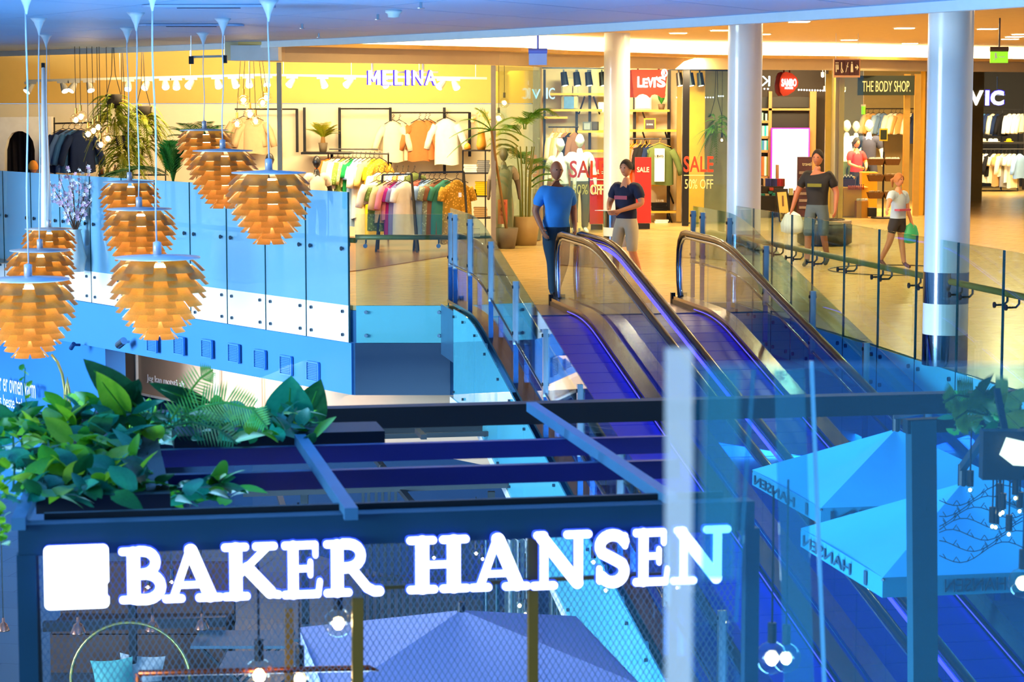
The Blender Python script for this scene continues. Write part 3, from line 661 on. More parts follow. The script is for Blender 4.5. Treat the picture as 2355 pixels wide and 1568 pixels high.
# ------------------------------------------------------------------ cafe pergola in the foreground
ZT = .9
PO = G(41, 1208, ZT)
nP = -V
def PG(u, v, z): return PO + U * u + V * v + ZZ * (z - ZT)
frame_m = mat('pergola_steel', '#08405c', .45, .25, var=.08); frame_in = mat('pergola_steel_dark', '#071722', .5, .2)
brass = mat('brass_profile', '#8a6a25', .4, .5); rafter_m = mat('rafter_steel', '#3f7ba6', .45, .2)
def uof(x, y, z=ZT): return (G(x, y, z) - PO).dot(U), (G(x, y, z) - PO).dot(V)
perg = empty('cafe_pergola', PG(2, 1.5, ZG), 'dark steel cafe pergola frame with mesh front in the foreground', 'pergola')
UR = uof(1720, 1143)[0]; VB = uof(1100, 928)[1]; URB = uof(2338, 897)[0]
def pbeam(u0, u1, v, zt, h, w, m, name='beam'): return MB().box(PG((u0 + u1) / 2, v, zt - h / 2), (u1 - u0, w, h), U, V).build(name, m, perg)
pbeam(0, UR, .05, ZT, .125, .10, frame_m, 'front_beam'); pbeam(.1, UR - .1, .15, ZT + .02, .05, .03, frame_in, 'front_beam_lip')
pbeam(-.1, URB, VB, ZT, .115, .12, frame_in, 'back_beam')
v1 = uof(900, 1010)[1]; v2 = uof(900, 1066)[1]
pbeam(.25, UR + .15, v1, ZT - .02, .085, .05, mat('beam_indigo', '#0a1a78', .4, .2), 'cross_beam'); pbeam(.25, UR, v2, ZT - .02, .085, .05, mat('beam_indigo2', '#0a1466', .4, .2), 'cross_beam')
for (xa, ya, xb, yb) in ((690, 1010, 808, 1182), (1222, 935, 1545, 1152), (150, 965, 42, 1205)):
    a = G(xa, ya, ZT + .01); b = G(xb, yb, ZT + .01); MB().bar(a, b, .055, .05).build('rafter', rafter_m, perg)
MB().box(PG(.03, .03, (ZT - .12 + ZG) / 2), (.075, .075, ZT - .12 - ZG), U, V).build('post', frame_m, perg)
MB().box(PG(UR, .05, (ZT - .12 + ZG) / 2), (.06, .06, ZT - .12 - ZG), U, V).build('post', frame_m, perg)
PN = PG(0, .02, 0)
def fp(x, y, d=0.0): return onplane(x, y, PN + V * d, V)
for (x, y0, y1, w, d) in ((665, 1398, 1700, .035, .5), (822, 1372, 1700, .045, .03), (1225, 1235, 1700, .04, .03)):
    a = fp(x, y0, d); b = fp(x, y1, d); MB().bar(a, b, w, w, V).build('brass_mullion', brass, perg)
for (xa, ya, xb, yb, w) in ((60, 1258, 1700, 1190, .028), (100, 1268, 1690, 1205, .02), (850, 1352, 1560, 1318, .015)):
    MB().bar(fp(xa, ya, .03), fp(xb, yb, .03), .02, w).build('brass_rail', brass, perg)
MB().bar(fp(70, 1262, .03), fp(86, 1700, .03), .06, .03, V).build('brass_jamb', mat('brown_jamb', '#4a4a45', .5), perg)
# dark post and header of the right bay
def backp(x, y): return onplane(x, y, PG(0, VB, 0), V)
MB().bar(backp(2118, 965), backp(2124, 1800), .15, .1, V).build('post', mat('post_teal', '#07404f', .45), perg)
MB().bar(backp(2082, 980), backp(2360, 966), .08, .08).build('header', frame_in, perg)
# diamond wire mesh across the front
wire_m = mat('mesh_wire', '#7e97ab', .4, .6, var=0)
mb = MB(); a0 = fp(86, 1262, .03); ue = (fp(1690, 1200, .03) - a0).dot(U); zt = a0.z; hz = 1.1; pit = .026; sl = .6
k = 0; x = -hz * sl
while x < ue:
    for s_ in (1, -1):
        p0 = [x, 0.0]; p1 = [x + hz * sl, -hz]
        if s_ < 0: p0[0], p1[0] = p1[0], p0[0]
        # clip to 0..ue
        (xa, za), (xb, zb) = p0, p1
        if xb < xa: xa, za, xb, zb = xb, zb, xa, za
        if xb <= 0 or xa >= ue: continue
        if xa < 0: za += (zb - za) * (0 - xa) / (xb - xa); xa = 0
        if xb > ue: zb = za + (zb - za) * (ue - xa) / (xb - xa); xb = ue
        A = a0 + U * xa + ZZ * za; B = a0 + U * xb + ZZ * zb; d = (B - A).normalized(); w = d.cross(V) * .0014
        off = V * (.002 * s_)
        mb.add([A - w + off, B - w + off, B + w + off, A + w + off], [(0, 1, 2, 3)])
    x += pit
tag(mb.build('wire_mesh', wire_m, perg, fix=False), kind='stuff')
# ------------------------------------------------------------------ lit cafe sign
sign_m = mat('lit_sign_white', '#ffffff', .4, emit=(.95, .98, 1.0), es=2.6, var=0); sign_side = mat('sign_side_blue', '#2a4cff', .4, emit=(.05, .12, 1), es=1.2, var=0)
sign = empty('cafe_sign', fp(880, 1390, -.06), 'glowing white serif cafe name sign with square emblem', 'sign')
def capsule(p, q, w, n=8):
    a = math.atan2(q[1] - p[1], q[0] - p[0]); out = []
    for i in range(n + 1): t = a + math.pi / 2 + math.pi * i / n; out.append((p[0] + w / 2 * math.cos(t), p[1] + w / 2 * math.sin(t)))
    for i in range(n + 1): t = a - math.pi / 2 + math.pi * i / n; out.append((q[0] + w / 2 * math.cos(t), q[1] + w / 2 * math.sin(t)))
    return out
def arc(cx, cy, rx, ry, a0, a1, n=8): return [(cx + rx * math.cos(R(a0 + (a1 - a0) * i / n)), cy + ry * math.sin(R(a0 + (a1 - a0) * i / n))) for i in range(n + 1)]
T, S = .23, .13
GL = {
 'B': [([(.3, .1), (.3, .9)], T), ([(.1, .935), (.5, .935)], S), ([(.1, .065), (.5, .065)], S), ([(.4, .935)] + arc(.48, .73, .22, .2, 85, -85) + [(.35, .52)], .17), ([(.4, .52)] + arc(.52, .29, .27, .23, 85, -85) + [(.35, .065)], .18)],
 'A': [([(.2, .1), (.5, .92)], .13), ([(.52, .9), (.86, .1)], T), ([(.3, .3), (.75, .3)], .11), ([(.06, .065), (.34, .065)], S), ([(.66, .065), (1.04, .065)], S), ([(.48, .93), (.52, .93)], .14)],
 'K': [([(.28, .1), (.28, .9)], T), ([(.08, .935), (.46, .935)], S), ([(.08, .065), (.48, .065)], S), ([(.36, .46), (.85, .9)], .12), ([(.5, .55), (.92, .12)], T * .95), ([(.66, .935), (1.0, .935)], S), ([(.9, .1), (1.08, .07)], .13)],
 'E': [([(.28, .1), (.28, .9)], T), ([(.08, .935), (.8, .935)], S), ([(.08, .065), (.86, .065)], S), ([(.3, .52), (.66, .52)], .11), ([(.8, .935), (.8, .76)], .12), ([(.86, .065), (.9, .28)], .12), ([(.68, .63), (.68, .41)], .11)],
 'R': [([(.28, .1), (.28, .9)], T), ([(.08, .935), (.5, .935)], S), ([(.08, .065), (.5, .065)], S), ([(.4, .935)] + arc(.5, .72, .24, .21, 85, -85) + [(.35, .5)], .18), ([(.55, .5), (.86, .14), (1.0, .07), (1.1, .07)], .17)],
 'H': [([(.27, .1), (.27, .9)], T), ([(.83, .1), (.83, .9)], T), ([(.06, .935), (.46, .935)], S), ([(.06, .065), (.48, .065)], S), ([(.64, .935), (1.04, .935)], S), ([(.64, .065), (1.06, .065)], S), ([(.3, .5), (.8, .5)], .12)],
 'N': [([(.24, .1), (.24, .85)], .14), ([(.2, .9), (.84, .1)], .21), ([(.86, .1), (.86, .9)], .15), ([(.06, .065), (.42, .065)], S), ([(.66, .935), (1.04, .935)], S), ([(.12, .935), (.24, .935)], S)],
 'S': [(arc(.5, .72, .27, .2, 25, 190) + [(.28, .6), (.5, .5), (.7, .4)] + arc(.5, .27, .25, .2, 10, -150), .2), ([(.76, .9), (.76, .72)], .11), ([(.22, .1), (.22, .32)], .11)],
}
def glyph(ch, x0, x1, yt0, yb0, name):
    strokes = GL[ch]; polys = []
    for pts, w in strokes:
        for i in range(len(pts) - 1): polys.append(capsule(pts[i], pts[i + 1], w))
    xs = [p[0] for q in polys for p in q]; ys = [p[1] for q in polys for p in q]
    A = fp(x0, yb0, -.07); Bq = fp(x1, yb0, -.07); T_ = fp(x0, yt0, -.07)
    w = (Bq - A).dot(U); h = T_.z - A.z; mx, Mx, my, My = min(xs), max(xs), min(ys), max(ys)
    f = MB(); b = MB()
    for n_, q in enumerate(polys):
        pp = [((p[0] - mx) / (Mx - mx) * w, (p[1] - my) / (My - my) * h) for p in q]
        f.prism(pp, -.004 - n_ * .0001, .004, A, U, ZZ, V)
        cx_ = sum(p[0] for p in pp) / len(pp); cy_ = sum(p[1] for p in pp) / len(pp)
        b.prism([(cx_ + (p[0] - cx_) * 1.0 + (.003 if p[0] > cx_ else -.003), cy_ + (p[1] - cy_) + (.003 if p[1] > cy_ else -.003)) for p in pp], .005 + n_ * .0001, .03, A, U, ZZ, V)
    o = f.build('letter', sign_m, sign, fix=False); b.build('letter_return', sign_side, o, fix=False)
def base(x): return 1394 - (x - 280) * (1394 - 1343) / 1400
for ch, x0, x1 in (('B', 275, 382), ('A', 374, 515), ('K', 511, 649), ('E', 649, 742), ('R', 745, 883), ('H', 936, 1082), ('A', 1079, 1220), ('N', 1220, 1361), ('S', 1369, 1446), ('E', 1456, 1540), ('N', 1541, 1680)):
    yb = base((x0 + x1) / 2); glyph(ch, x0, x1, yb - 134, yb, 'letter')
A = fp(103, 1403, -.07); B_ = fp(252, 1403, -.07); T_ = fp(103, 1256, -.07); w = (B_ - A).dot(U); h = T_.z - A.z; rr = .022
pp = arc(w - rr, rr * 1.0, rr, rr, -90, 0, 4) + [(w, h * .17), (w - .008, h * .2), (w - .008, h * .38), (w, h * .42)] + arc(w - rr, h - rr, rr, rr, 0, 90, 5) + arc(rr, h - rr, rr, rr, 90, 180, 5) + arc(rr, rr, rr, rr, 180, 270, 5)
em = MB().prism(pp, -.004, .004, A, U, ZZ, V).build('square_emblem', sign_m, sign)
MB().prism(pp, .005, .03, A, U * 1.0, ZZ, V).build('emblem_return', sign_side, em)
MB().bar(A + U * (w * .5) + ZZ * (h * .38) - V * .006, A + U * (w * .6) + ZZ * (h * .28) - V * .006, .004, .004).build('emblem_stroke', mat('emblem_ink', '#123a6a', .5), em)
# ------------------------------------------------------------------ helpers for shop contents
CN = {'white': '#f6f1e6', 'cream': '#efe0bd', 'beige': '#d6b990', 'terracotta': '#c67a44', 'orange': '#e2571f', 'green print': '#6f8a3a', 'cream print': '#cfc08a', 'green': '#1d9a52', 'pale blue': '#8fb4e4',
      'yellow': '#efc21a', 'pale yellow': '#f0d880', 'mustard print': '#b8891c', 'pink': '#e58fa0', 'rust pink': '#c86a5e', 'lavender': '#8f8fd0', 'navy': '#1f2f5a', 'dotted navy': '#2f4a78', 'grey check': '#8a9580', 'brown': '#8a5f48',
      'teal': '#3f8a78', 'black': '#17161a', 'dark blue': '#16264a', 'olive': '#5d6a3c', 'tan': '#c49a62', 'slate blue': '#5c7fb8', 'denim blue': '#3d6ea8', 'grey': '#8d8a86', 'magenta': '#b02a8c'}
def cloth(c):
    key = 'cloth_' + c.replace(' ', '_')
    if 'print' in c or 'check' in c or 'dotted' in c:
        if key in MATS: return MATS[key]
        m = bpy.data.materials.new(key); m.use_nodes = True; nt = m.node_tree; b = nt.nodes['Principled BSDF']; b.inputs['Roughness'].default_value = .85
        v = nt.nodes.new('ShaderNodeTexVoronoi'); v.inputs['Scale'].default_value = 26; tc = nt.nodes.new('ShaderNodeTexCoord'); nt.links.new(tc.outputs['Object'], v.inputs['Vector'])
        r = nt.nodes.new('ShaderNodeMapRange'); r.inputs['From Min'].default_value = .25; r.inputs['From Max'].default_value = .4; nt.links.new(v.outputs['Distance'], r.inputs['Value'])
        mx = nt.nodes.new('ShaderNodeMix'); mx.data_type = 'RGBA'; c1 = srgb(CN[c]); mx.inputs['A'].default_value = (*[min(1, k * 1.9 + .05) for k in c1], 1); mx.inputs['B'].default_value = (*c1, 1)
        nt.links.new(r.outputs[0], mx.inputs['Factor']); nt.links.new(mx.outputs['Result'], b.inputs['Base Color']); MATS[key] = m; return m
    return mat(key, CN[c], .85, var=.1, scale=12, spec=.2)
hang_m = mat('hanger_black', '#1a1614', .5); hang_w = mat('hanger_wood', '#d99a2a', .5)
def garment(p, w, h, c, kind, label, yaw=0.0, sleeve=.3, group=None, hm=None, flare=1.1, fold=.10):
    root = empty('hanging_' + kind, p, label, kind, group)
    mb = MB(); n = 16; ph = rnd.random() * 6
    rows = [(0.0, .05, .03), (.03, .09, .045), (.08, w * .36, .07), (.13, w * .49, .085), (.3, w * .5, .09), (.5, w * .5 * (1 + (flare - 1) * .4), .09), (.75, w * .5 * (1 + (flare - 1) * .75), .09), (1.0, w * .5 * flare, .09)]
    vs = []
    for t, a, b in rows:
        for k in range(n):
            th = 2 * math.pi * k / n; rip = 1 + fold * math.sin(5 * th + ph) * min(1, t * 1.6)
            vs.append(Vector((a * math.cos(th) * rip, b * math.sin(th) * (rip + fold * math.cos(7 * th) * t * 2), -.1 - t * h + (.012 * math.sin(3 * th + ph) if t == 1 else 0))))
    fs = [(i * n + k, i * n + (k + 1) % n, (i + 1) * n + (k + 1) % n, (i + 1) * n + k) for i in range(len(rows) - 1) for k in range(n)]
    fs.append(tuple(range(n)))
    mb.add(vs, fs)
    if sleeve > 0:
        for s in (-1, 1):
            x0 = s * w * .44; z0 = -.1 - .11 * h - .03; L = sleeve
            mb.tube([(x0, 0, z0), (x0 + s * L * .22, -.01, z0 - L * .35), (x0 + s * L * .36, -.02, z0 - L * .75), (x0 + s * L * .42, -.02, z0 - L)], [.075, .07, .062, .06], 8)
    cy, sy = math.cos(yaw), math.sin(yaw)
    def rot(m_): m_.v = [Vector((q.x * cy - q.y * sy, q.x * sy + q.y * cy, q.z)) + p for q in m_.v]; return m_
    rot(mb).build('cloth', cloth(c), root, True)
    hb = MB().tube([(0, 0, 0), (.02, 0, .025), (.035, 0, 0), (0, 0, -.03), (0, 0, -.07)], .005, 5); hb.tube([(-w * .42, 0, -.15), (0, 0, -.07), (w * .42, 0, -.15)], .007, 5)
    rot(hb).build('hanger', hm or hang_m, root); return root
def rackrow(items, Y, ybar, rack, kinds='blouse', wpx=60, yaw=R(55), sl=.35, hm=None, slope=0.0, group=None):
    for k, (x, ybot, c) in enumerate(items):
        p = at(x, ybar + slope * k, Y + .0); b = at(x, ybot, Y); h = max(.3, p.z - b.z - .1)
        kind = kinds if isinstance(kinds, str) else kinds[k]
        garment(p, wpx / FPX * Y, h, c, kind, '%s %s hanging %s from the left on the %s' % (c, kind, ORD[k], rack), yaw + rnd.uniform(-.12, .12), sl if kind != 'dress' else .2, group or ('clothes on the ' + rack), hm)
def pipe(root, a, b, r, m, name): return MB().tube([a, b], r, 8).build(name, m, root)
def frond(p, d, L, n, droop, wl, m, root, name='frond', fold=.0):
    """one feathered palm leaf: rib and leaflets in one piece"""
    mb = MB(); d = Vector(d).normalized(); side = d.cross(ZZ); side = side.normalized() if side.length > 1e-4 else Vector((1, 0, 0)); pts = []
    for i in range(9):
        t = i / 8; pts.append(Vector(p) + d * (L * t) - ZZ * (droop * L * t * t))
    mb.tube(pts, [.012 * (1 - .8 * i / 8) for i in range(9)], 4, False)
    for i in range(n):
        t = .16 + .84 * i / n; k = min(7, int(t * 8)); q = pts[k].lerp(pts[k + 1], t * 8 - k); tg = (pts[k + 1] - pts[k]).normalized()
        ll = wl * math.sin(math.pi * min(1, .18 + t * .78)) + .02
        for s in (-1, 1):
            e = q + (side * s * .8 + tg * .75 - ZZ * (.12 + fold)).normalized() * ll; w = tg * (.006 + ll * .016)
            mb.add([q - w, q + w, e.lerp(q, .4) + w * 1.2, e, e.lerp(q, .4) - w * .6], [(0, 1, 2, 3, 4)])
    return mb.build(name, m, root, fix=False)
palm_m = leafmat('palm_leaf', '#3f7a1e', '#8aa82c'); palm_y = leafmat('palm_leaf_yellow', '#7d9a1c', '#b9b02c'); dark_leaf = leafmat('palm_leaf_dark', '#0f5a2c', '#3a8a2c')
FASH = 'the fashion shop'
# ------------------------------------------------------------------ fashion shop
Yb = 42.5
sgn = mat('lit_violet_sign', '#ffffff', .4, emit=(.92, .92, 1.0), es=3.5, var=0); sgs = mat('violet_return', '#3a20d8', .4, emit=(.06, .02, .7), es=.35, var=0)
Ys = 37.4; r = empty('shop_sign', at(925, 195, Ys), 'white lit fashion shop name sign with violet edges', 'sign')
for k, (ch, x0, x1) in enumerate((('M', 847, 874), ('E', 880, 903), ('L', 908, 927), ('I', 935, 942), ('N', 950, 973), ('A', 978, 1004))):
    if ch == 'M':
        MP = [(0, 0), (0, 1), (.24, 1), (.5, .5), (.76, 1), (1, 1), (1, 0), (.77, 0), (.77, .58), (.55, .2), (.45, .2), (.23, .58), (.23, 0)]
        for Ym, m_, nm, ddx, dd in ((Ys, sgn, 'letter', 0, .02), (Ys + .05, sgs, 'letter_return', -3.5, .05)):
            pts = [at(x0 + ddx + q[0] * (x1 - x0), 195 - q[1] * 33, Ym) for q in MP]; MB().prism([(q.x, q.z) for q in pts], Ym - .01, Ym - .01 + dd, (0, 0, 0), (1, 0, 0), (0, 0, 1), (0, 1, 0)).build(nm, m_, r)
        continue
    o = pxtext(ch, x0, 162, x1, 195, Ys, sgn, r, 'letter', .02, False, .01); pxtext(ch, x0 - 4, 161, x1 - 3, 197, Ys + .06, sgs, o, 'letter_return', .035, False, .02)
for x in (856, 973): pipe(r, at(x, 134, Ys + .08), at(x, 165, Ys + .08), .02, mat('alu_pale', '#cfc6b4', .4, .5), 'hanger_rod')
MB().box(at(925, 166, Ys + .09), (1.15, .03, .03)).build('carrier_bar', mat('alu_pale', '#cfc6b4'), r)
# wall rails
r = empty('wall_rail_frame', at(850, 352, Yb), 'black wall mounted clothes rail frame in the fashion shop', 'clothes rail')
for x, y0, y1 in ((700, 247, 352), (683, 250, 350), (781, 247, 352), (898, 247, 420), (1022, 247, 400), (1080, 258, 360)): pxbox(MB(), x - 3.5, y0, x + 3.5, y1, Yb - .06, .05).build('upright', black, r)
for x0, x1, y in ((540, 683, 251), (781, 898, 250), (901, 1080, 259)): pipe(r, at(x0, y, Yb - .3), at(x1, y, Yb - .3), .014, black, 'crossbar')
for x, y in ((545, 251), (683, 251), (781, 250), (898, 250), (901, 259), (1022, 259), (1080, 259)): pipe(r, at(x, y, Yb - .3), at(x, y, Yb - .05), .012, black, 'bracket')
for k, (x, y, w, hb, c, kd) in enumerate(((560, 262, 56, 352, 'beige', 'blouse'), (584, 262, 52, 354, 'beige', 'shirt'), (903, 270, 44, 372, 'cream', 'blouse'), (918, 270, 42, 370, 'cream', 'shirt'), (986, 268, 42, 364, 'terracotta', 'shirt'), (978, 268, 42, 366, 'terracotta', 'jacket'), (964, 268, 46, 370, 'terracotta', 'blouse'), (1026, 264, 52, 378, 'white', 'shirt'))):
    p = at(x, y - 4, Yb - .3 - (.2 if k == 7 else .12 if k in (2, 6) else .04 * (k % 3))); b = at(x, hb, Yb - .3)
    L = ['beige blouse on the wall rail, leftmost', 'beige shirt beside the leftmost blouse on the wall', 'cream blouse left of the terracotta blouses on the wall', 'cream shirt tucked right of the cream wall blouse', 'rearmost terracotta shirt of the wall group', 'middle terracotta jacket of the wall group', 'front terracotta blouse with long sleeves on the wall rail', 'large white shirt with wide sleeves hanging on the wall'][k]
    garment(p, w / FPX * Yb, p.z - b.z - .1, c, kd, L, rnd.uniform(-.2, .2), .42, 'clothes on the wall rail of the fashion shop', None, 1.08, .07)
# back rail
r = empty('clothes_rail', at(820, 352, 40.6), 'long black clothes rail behind the freestanding racks', 'clothes rail')
pipe(r, at(750, 350, 40.6), at(895, 354, 40.6), .014, black, 'bar'); pipe(r, at(757, 343, 41.0), at(870, 343, 41.0), .012, black, 'bar')
for x in (755, 893): pipe(r, at(x, 352, 40.6), G(x, 552), .014, black, 'upright')
rackrow([(755, 412, 'orange'), (766, 418, 'beige'), (777, 432, 'white'), (790, 440, 'green print'), (802, 428, 'cream print'), (811, 478, 'green'), (819, 520, 'pale blue'), (829, 500, 'white'), (840, 545, 'cream'), (850, 470, 'pale yellow'), (860, 540, 'yellow'), (872, 480, 'mustard print')], 40.6, 352, 'long rail behind the racks', ['shirt', 'blouse', 'blouse', 'shirt', 'blouse', 'dress', 'dress', 'shirt', 'dress', 'blouse', 'dress', 'blouse'], 62)
def aframe(xa, xb, ybar, Y, foot, label):
    r = empty('garment_rack', G((xa + xb) / 2, foot), label, 'garment rack', 'freestanding garment racks in the fashion shop')
    a = at(xa, ybar, Y); b = at(xb, ybar - 2, Y - .2); MB().bar(a, b, .03, .03).build('bar', black, r)
    for q, s in ((a, -1), (b, 1)):
        for dy in (-.3, .3): MB().bar(q, Vector((q.x + .1 * s, q.y + dy, .01)), .03, .03).build('leg', black, r)
aframe(880, 946, 402, 38.6, 575, 'black angled garment rack holding the white dress')
aframe(966, 1066, 397, 38.9, 575, 'black angled garment rack holding the mustard print dress')
rackrow([(870, 462, 'cream'), (884, 460, 'tan'), (898, 460, 'beige'), (912, 455, 'white'), (926, 460, 'terracotta'), (938, 458, 'white'), (952, 462, 'olive')], 39.9, 384, 'rail right behind the left rack', 'blouse', 60)
rackrow([(866, 470, 'white'), (878, 530, 'green print'), (890, 512, 'beige'), (902, 505, 'pink'), (912, 540, 'magenta'), (919, 545, 'lavender'), (932, 548, 'white')], 38.6, 404, 'left angled rack', ['blouse', 'dress', 'jacket', 'jacket', 'dress', 'dress', 'dress'], 66, R(38))
rackrow([(966, 500, 'rust pink'), (975, 530, 'dotted navy'), (987, 540, 'pale blue'), (998, 545, 'grey check'), (1010, 540, 'brown'), (1024, 550, 'teal'), (1050, 560, 'mustard print')], 38.8, 400, 'right angled rack', ['blouse', 'dress', 'dress', 'dress', 'dress', 'dress', 'dress'], 72, R(34))
tagp = at(1058, 448, 38.4); tag(MB().box(tagp, (.05, .005, .075)).build('price_tag', white), 'white price tag on the mustard print dress', 'price tag')
# left navy jackets
r = empty('clothes_rail', at(165, 292, 41.6), 'black clothes rail with navy jackets at the left', 'clothes rail')
pipe(r, at(122, 284, 41.6), at(240, 281, 41.6), .014, black, 'bar'); pxbox(MB(), 121, 270, 128, 402, 41.7, .05).build('upright', black, r)
pipe(r, at(232, 281, 41.6), G(232, 548), .014, black, 'upright')
for k, x in enumerate((144, 158, 171, 186)):
    garment(at(x, 286, 41.5 - .08 * k), .46, .75, ['navy', 'slate blue', 'denim blue', 'dark blue'][k], 'jacket', ['navy jacket, rearmost on the left rail', 'slate blue jacket on the left rail', 'denim blue jacket on the left rail', 'dark blue jacket, frontmost on the left rail'][k], R(38), .5, 'jackets on the left rail')
# curtained arch at the far left
r = empty('fitting_room_arch', at(45, 545, 41.4), 'white arched partition with dark curtain at the far left', 'partition')
pts = [at(x, y, 41.4) for x, y in ((-60, 270), (118, 268), (118, 560), (80, 560), (80, 345), (76, 325), (66, 309), (52, 302), (40, 301), (27, 306), (17, 320), (11, 345), (10, 560), (-60, 560))]
MB().prism([(p.x, p.z) for p in pts], 41.4, 41.6, (0, 0, 0), (1, 0, 0), (0, 0, 1), (0, 1, 0)).build('partition_wall', mat('white_partition', '#f5f0e8', .6), r)
mb = MB(); a = at(5, 295, 41.8); b = at(90, 560, 41.8)
mb.sheet(lambda u, v: Vector((a.x + (b.x - a.x) * u, 41.8 + .04 * math.sin(u * 34), a.z + (b.z - a.z) * v)), 40, 1); mb.build('curtain', mat('black_curtain', '#19141c', .9), r, True)
# track lights
spot_m = mat('track_white', '#a8a294', .5); lens_m = mat('spot_glow', '#fff6e4', .4, emit=(1, .9, .66), es=4.5, var=0)
def track(x0, y0, x1, y1, Y, label, heads):
    a = at(x0, y0, Y); b = at(x1, y1, Y); r = empty('light_track', a, label, 'light track', 'light tracks in the fashion shop'); MB().bar(a, b, .035, .04).build('rail', spot_m, r)
    for t in (.1, .4, .7, .95): pipe(r, a.lerp(b, t), Vector((a.lerp(b, t).x, Y, 3.6)), .004, steel, 'suspension_wire')
    for k, (x, dx, dz) in enumerate(heads):
        t = (x - x0) / (x1 - x0); p = a.lerp(b, t); h = empty('track_spotlight', p, 'track spotlight, %s from the left on the %s' % (ORD[k], label.split(' light')[0]), 'spotlight', 'track spotlights')
        MB().bar(p + Vector((-.1, 0, -.035)), p + Vector((.1, 0, -.035)), .04, .04).build('adapter', spot_m, h)
        d = Vector((dx, -.5, dz)).normalized(); q = p - ZZ * .09
        MB().tube([p - ZZ * .03, q], .012, 6).build('arm', spot_m, h)
        MB().tube([q - d * .07, q + d * .0, q + d * .12], [.035, .05, .07], 12).build('head', spot_m, h); MB().tube([q + d * .121, q + d * .125], .06, 12).build('lens', lens_m, h)
track(60, 186, 600, 172, 39.0, 'left white light track in the fashion shop', [(70, -.5, -.8), (145, .4, -.8), (170, -.4, -.8), (205, .3, -.8), (295, .0, -.6), (338, -.2, -.5), (380, .1, -.4), (405, .1, -.6), (440, -.3, -.5), (500, .2, -.6), (538, .3, -.6), (572, .1, -.5)])
track(600, 172, 1120, 180, 40.2, 'right white light track in the fashion shop', [(613, .1, -.5), (672, -.4, -.6), (742, .3, -.7), (805, -.5, -.5), (880, .4, -.4), (1018, -.5, -.6), (1045, .3, -.6)])
# white tapered pole and double spot
r = empty('tapered_pole', at(106, 540, 33.5), 'slender white tapered pole rising behind the left pendants', 'pole')
p = at(107, 520, 33.5); q = at(100, 155, 33.5); MB().tube([Vector((p.x, 33.5, 0)), p, q], [.085, .08, .03], 16).build('pole', mat('pole_white', '#f4f5f7', .4), r, True); MB().box(q + ZZ * .03, (.05, .05, .07)).build('cap', black, r)
r = empty('twin_spot_bar', at(478, 130, 30.0), 'short white ceiling bar with two small spots above the right pendants', 'spotlight')
a = at(440, 131, 30.0); b = at(517, 129, 30.0); MB().bar(a, b, .03, .03).build('bar', spot_m, r)
for w in (a, b): MB().box(w - ZZ * .04, (.06, .06, .1)).build('head', black, r); pipe(r, w, Vector((w.x, w.y, ZC)), .006, steel, 'rod')
# globe bulb clusters
globe_g = glass('clear_globe', (1.0, .95, .85), base=.05); glow = mat('filament_glow', '#ffe7b0', .4, emit=(1, .74, .32), es=22.0, var=0)
globe_me = MB().ball((0, 0, 0), 1, 14, 9).mesh('globe'); globe_me.materials.append(globe_g)
for q in globe_me.polygons: q.use_smooth = True
core_me = MB().ball((0, 0, 0), 1, 8, 6).mesh('filament'); core_me.materials.append(glow)
def globe(p, rr, ztop, label, group, cap=black, light=0, dx=0.0):
    r = empty('globe_pendant', p, label, 'pendant lamp', group)
    inst(globe_me, 'globe', r, (0, 0, 0), None, (rr, rr, rr)); inst(core_me, 'filament', r, (0, 0, -.05 * rr), None, (rr * .36, rr * .36, rr * .45))
    MB().tube([p + ZZ * rr * .92, p + ZZ * (rr * .92 + .09)], .02, 8).build('socket', cap, r)
    MB().tube([p + ZZ * (rr * .92 + .09), Vector((p.x + dx, p.y, ztop))], .005, 5).build('cord', black, r)
    if light:
        d = bpy.data.lights.new('globe_bulb', 'POINT'); d.energy = light; d.color = (1, .76, .4); d.shadow_soft_size = rr * .5; o = bpy.data.objects.new('globe_bulb', d); C.objects.link(o); o.parent = r
for k, (x, y) in enumerate(((186, 268), (203, 308), (226, 292), (215, 300), (232, 332), (248, 318), (175, 275))):
    globe(at(x, y, 37 + .2 * (k % 3)), .1, 3.6, 'glowing glass globe lamp, %s of the left cluster by the hanging plants' % ORD[k], 'left globe lamp cluster', mat('brass_cap', '#b08a3a', .3, .8), 8 if k < 3 else 0)
for k, (x, y) in enumerate(((560, 230), (575, 262), (588, 278), (604, 236), (612, 224), (545, 284))):
    globe(at(x, y, 38 + .2 * (k % 3)), .1, 3.61, 'glowing glass globe lamp, %s of the right cluster above the pendants' % ORD[k], 'right globe lamp cluster', mat('brass_cap', '#b08a3a', .3, .8), 8 if k < 2 else 0, (578 - x) / 300)
for k, (x, y, rr) in enumerate(((1160, 236, .09), (1147, 272, .1))): globe(at(x, y, 40.2), rr, 3.61, ['small globe lamp hanging highest by the palm', 'larger globe lamp hanging lower by the palm'][k], 'globe lamps by the palm', black, 6)
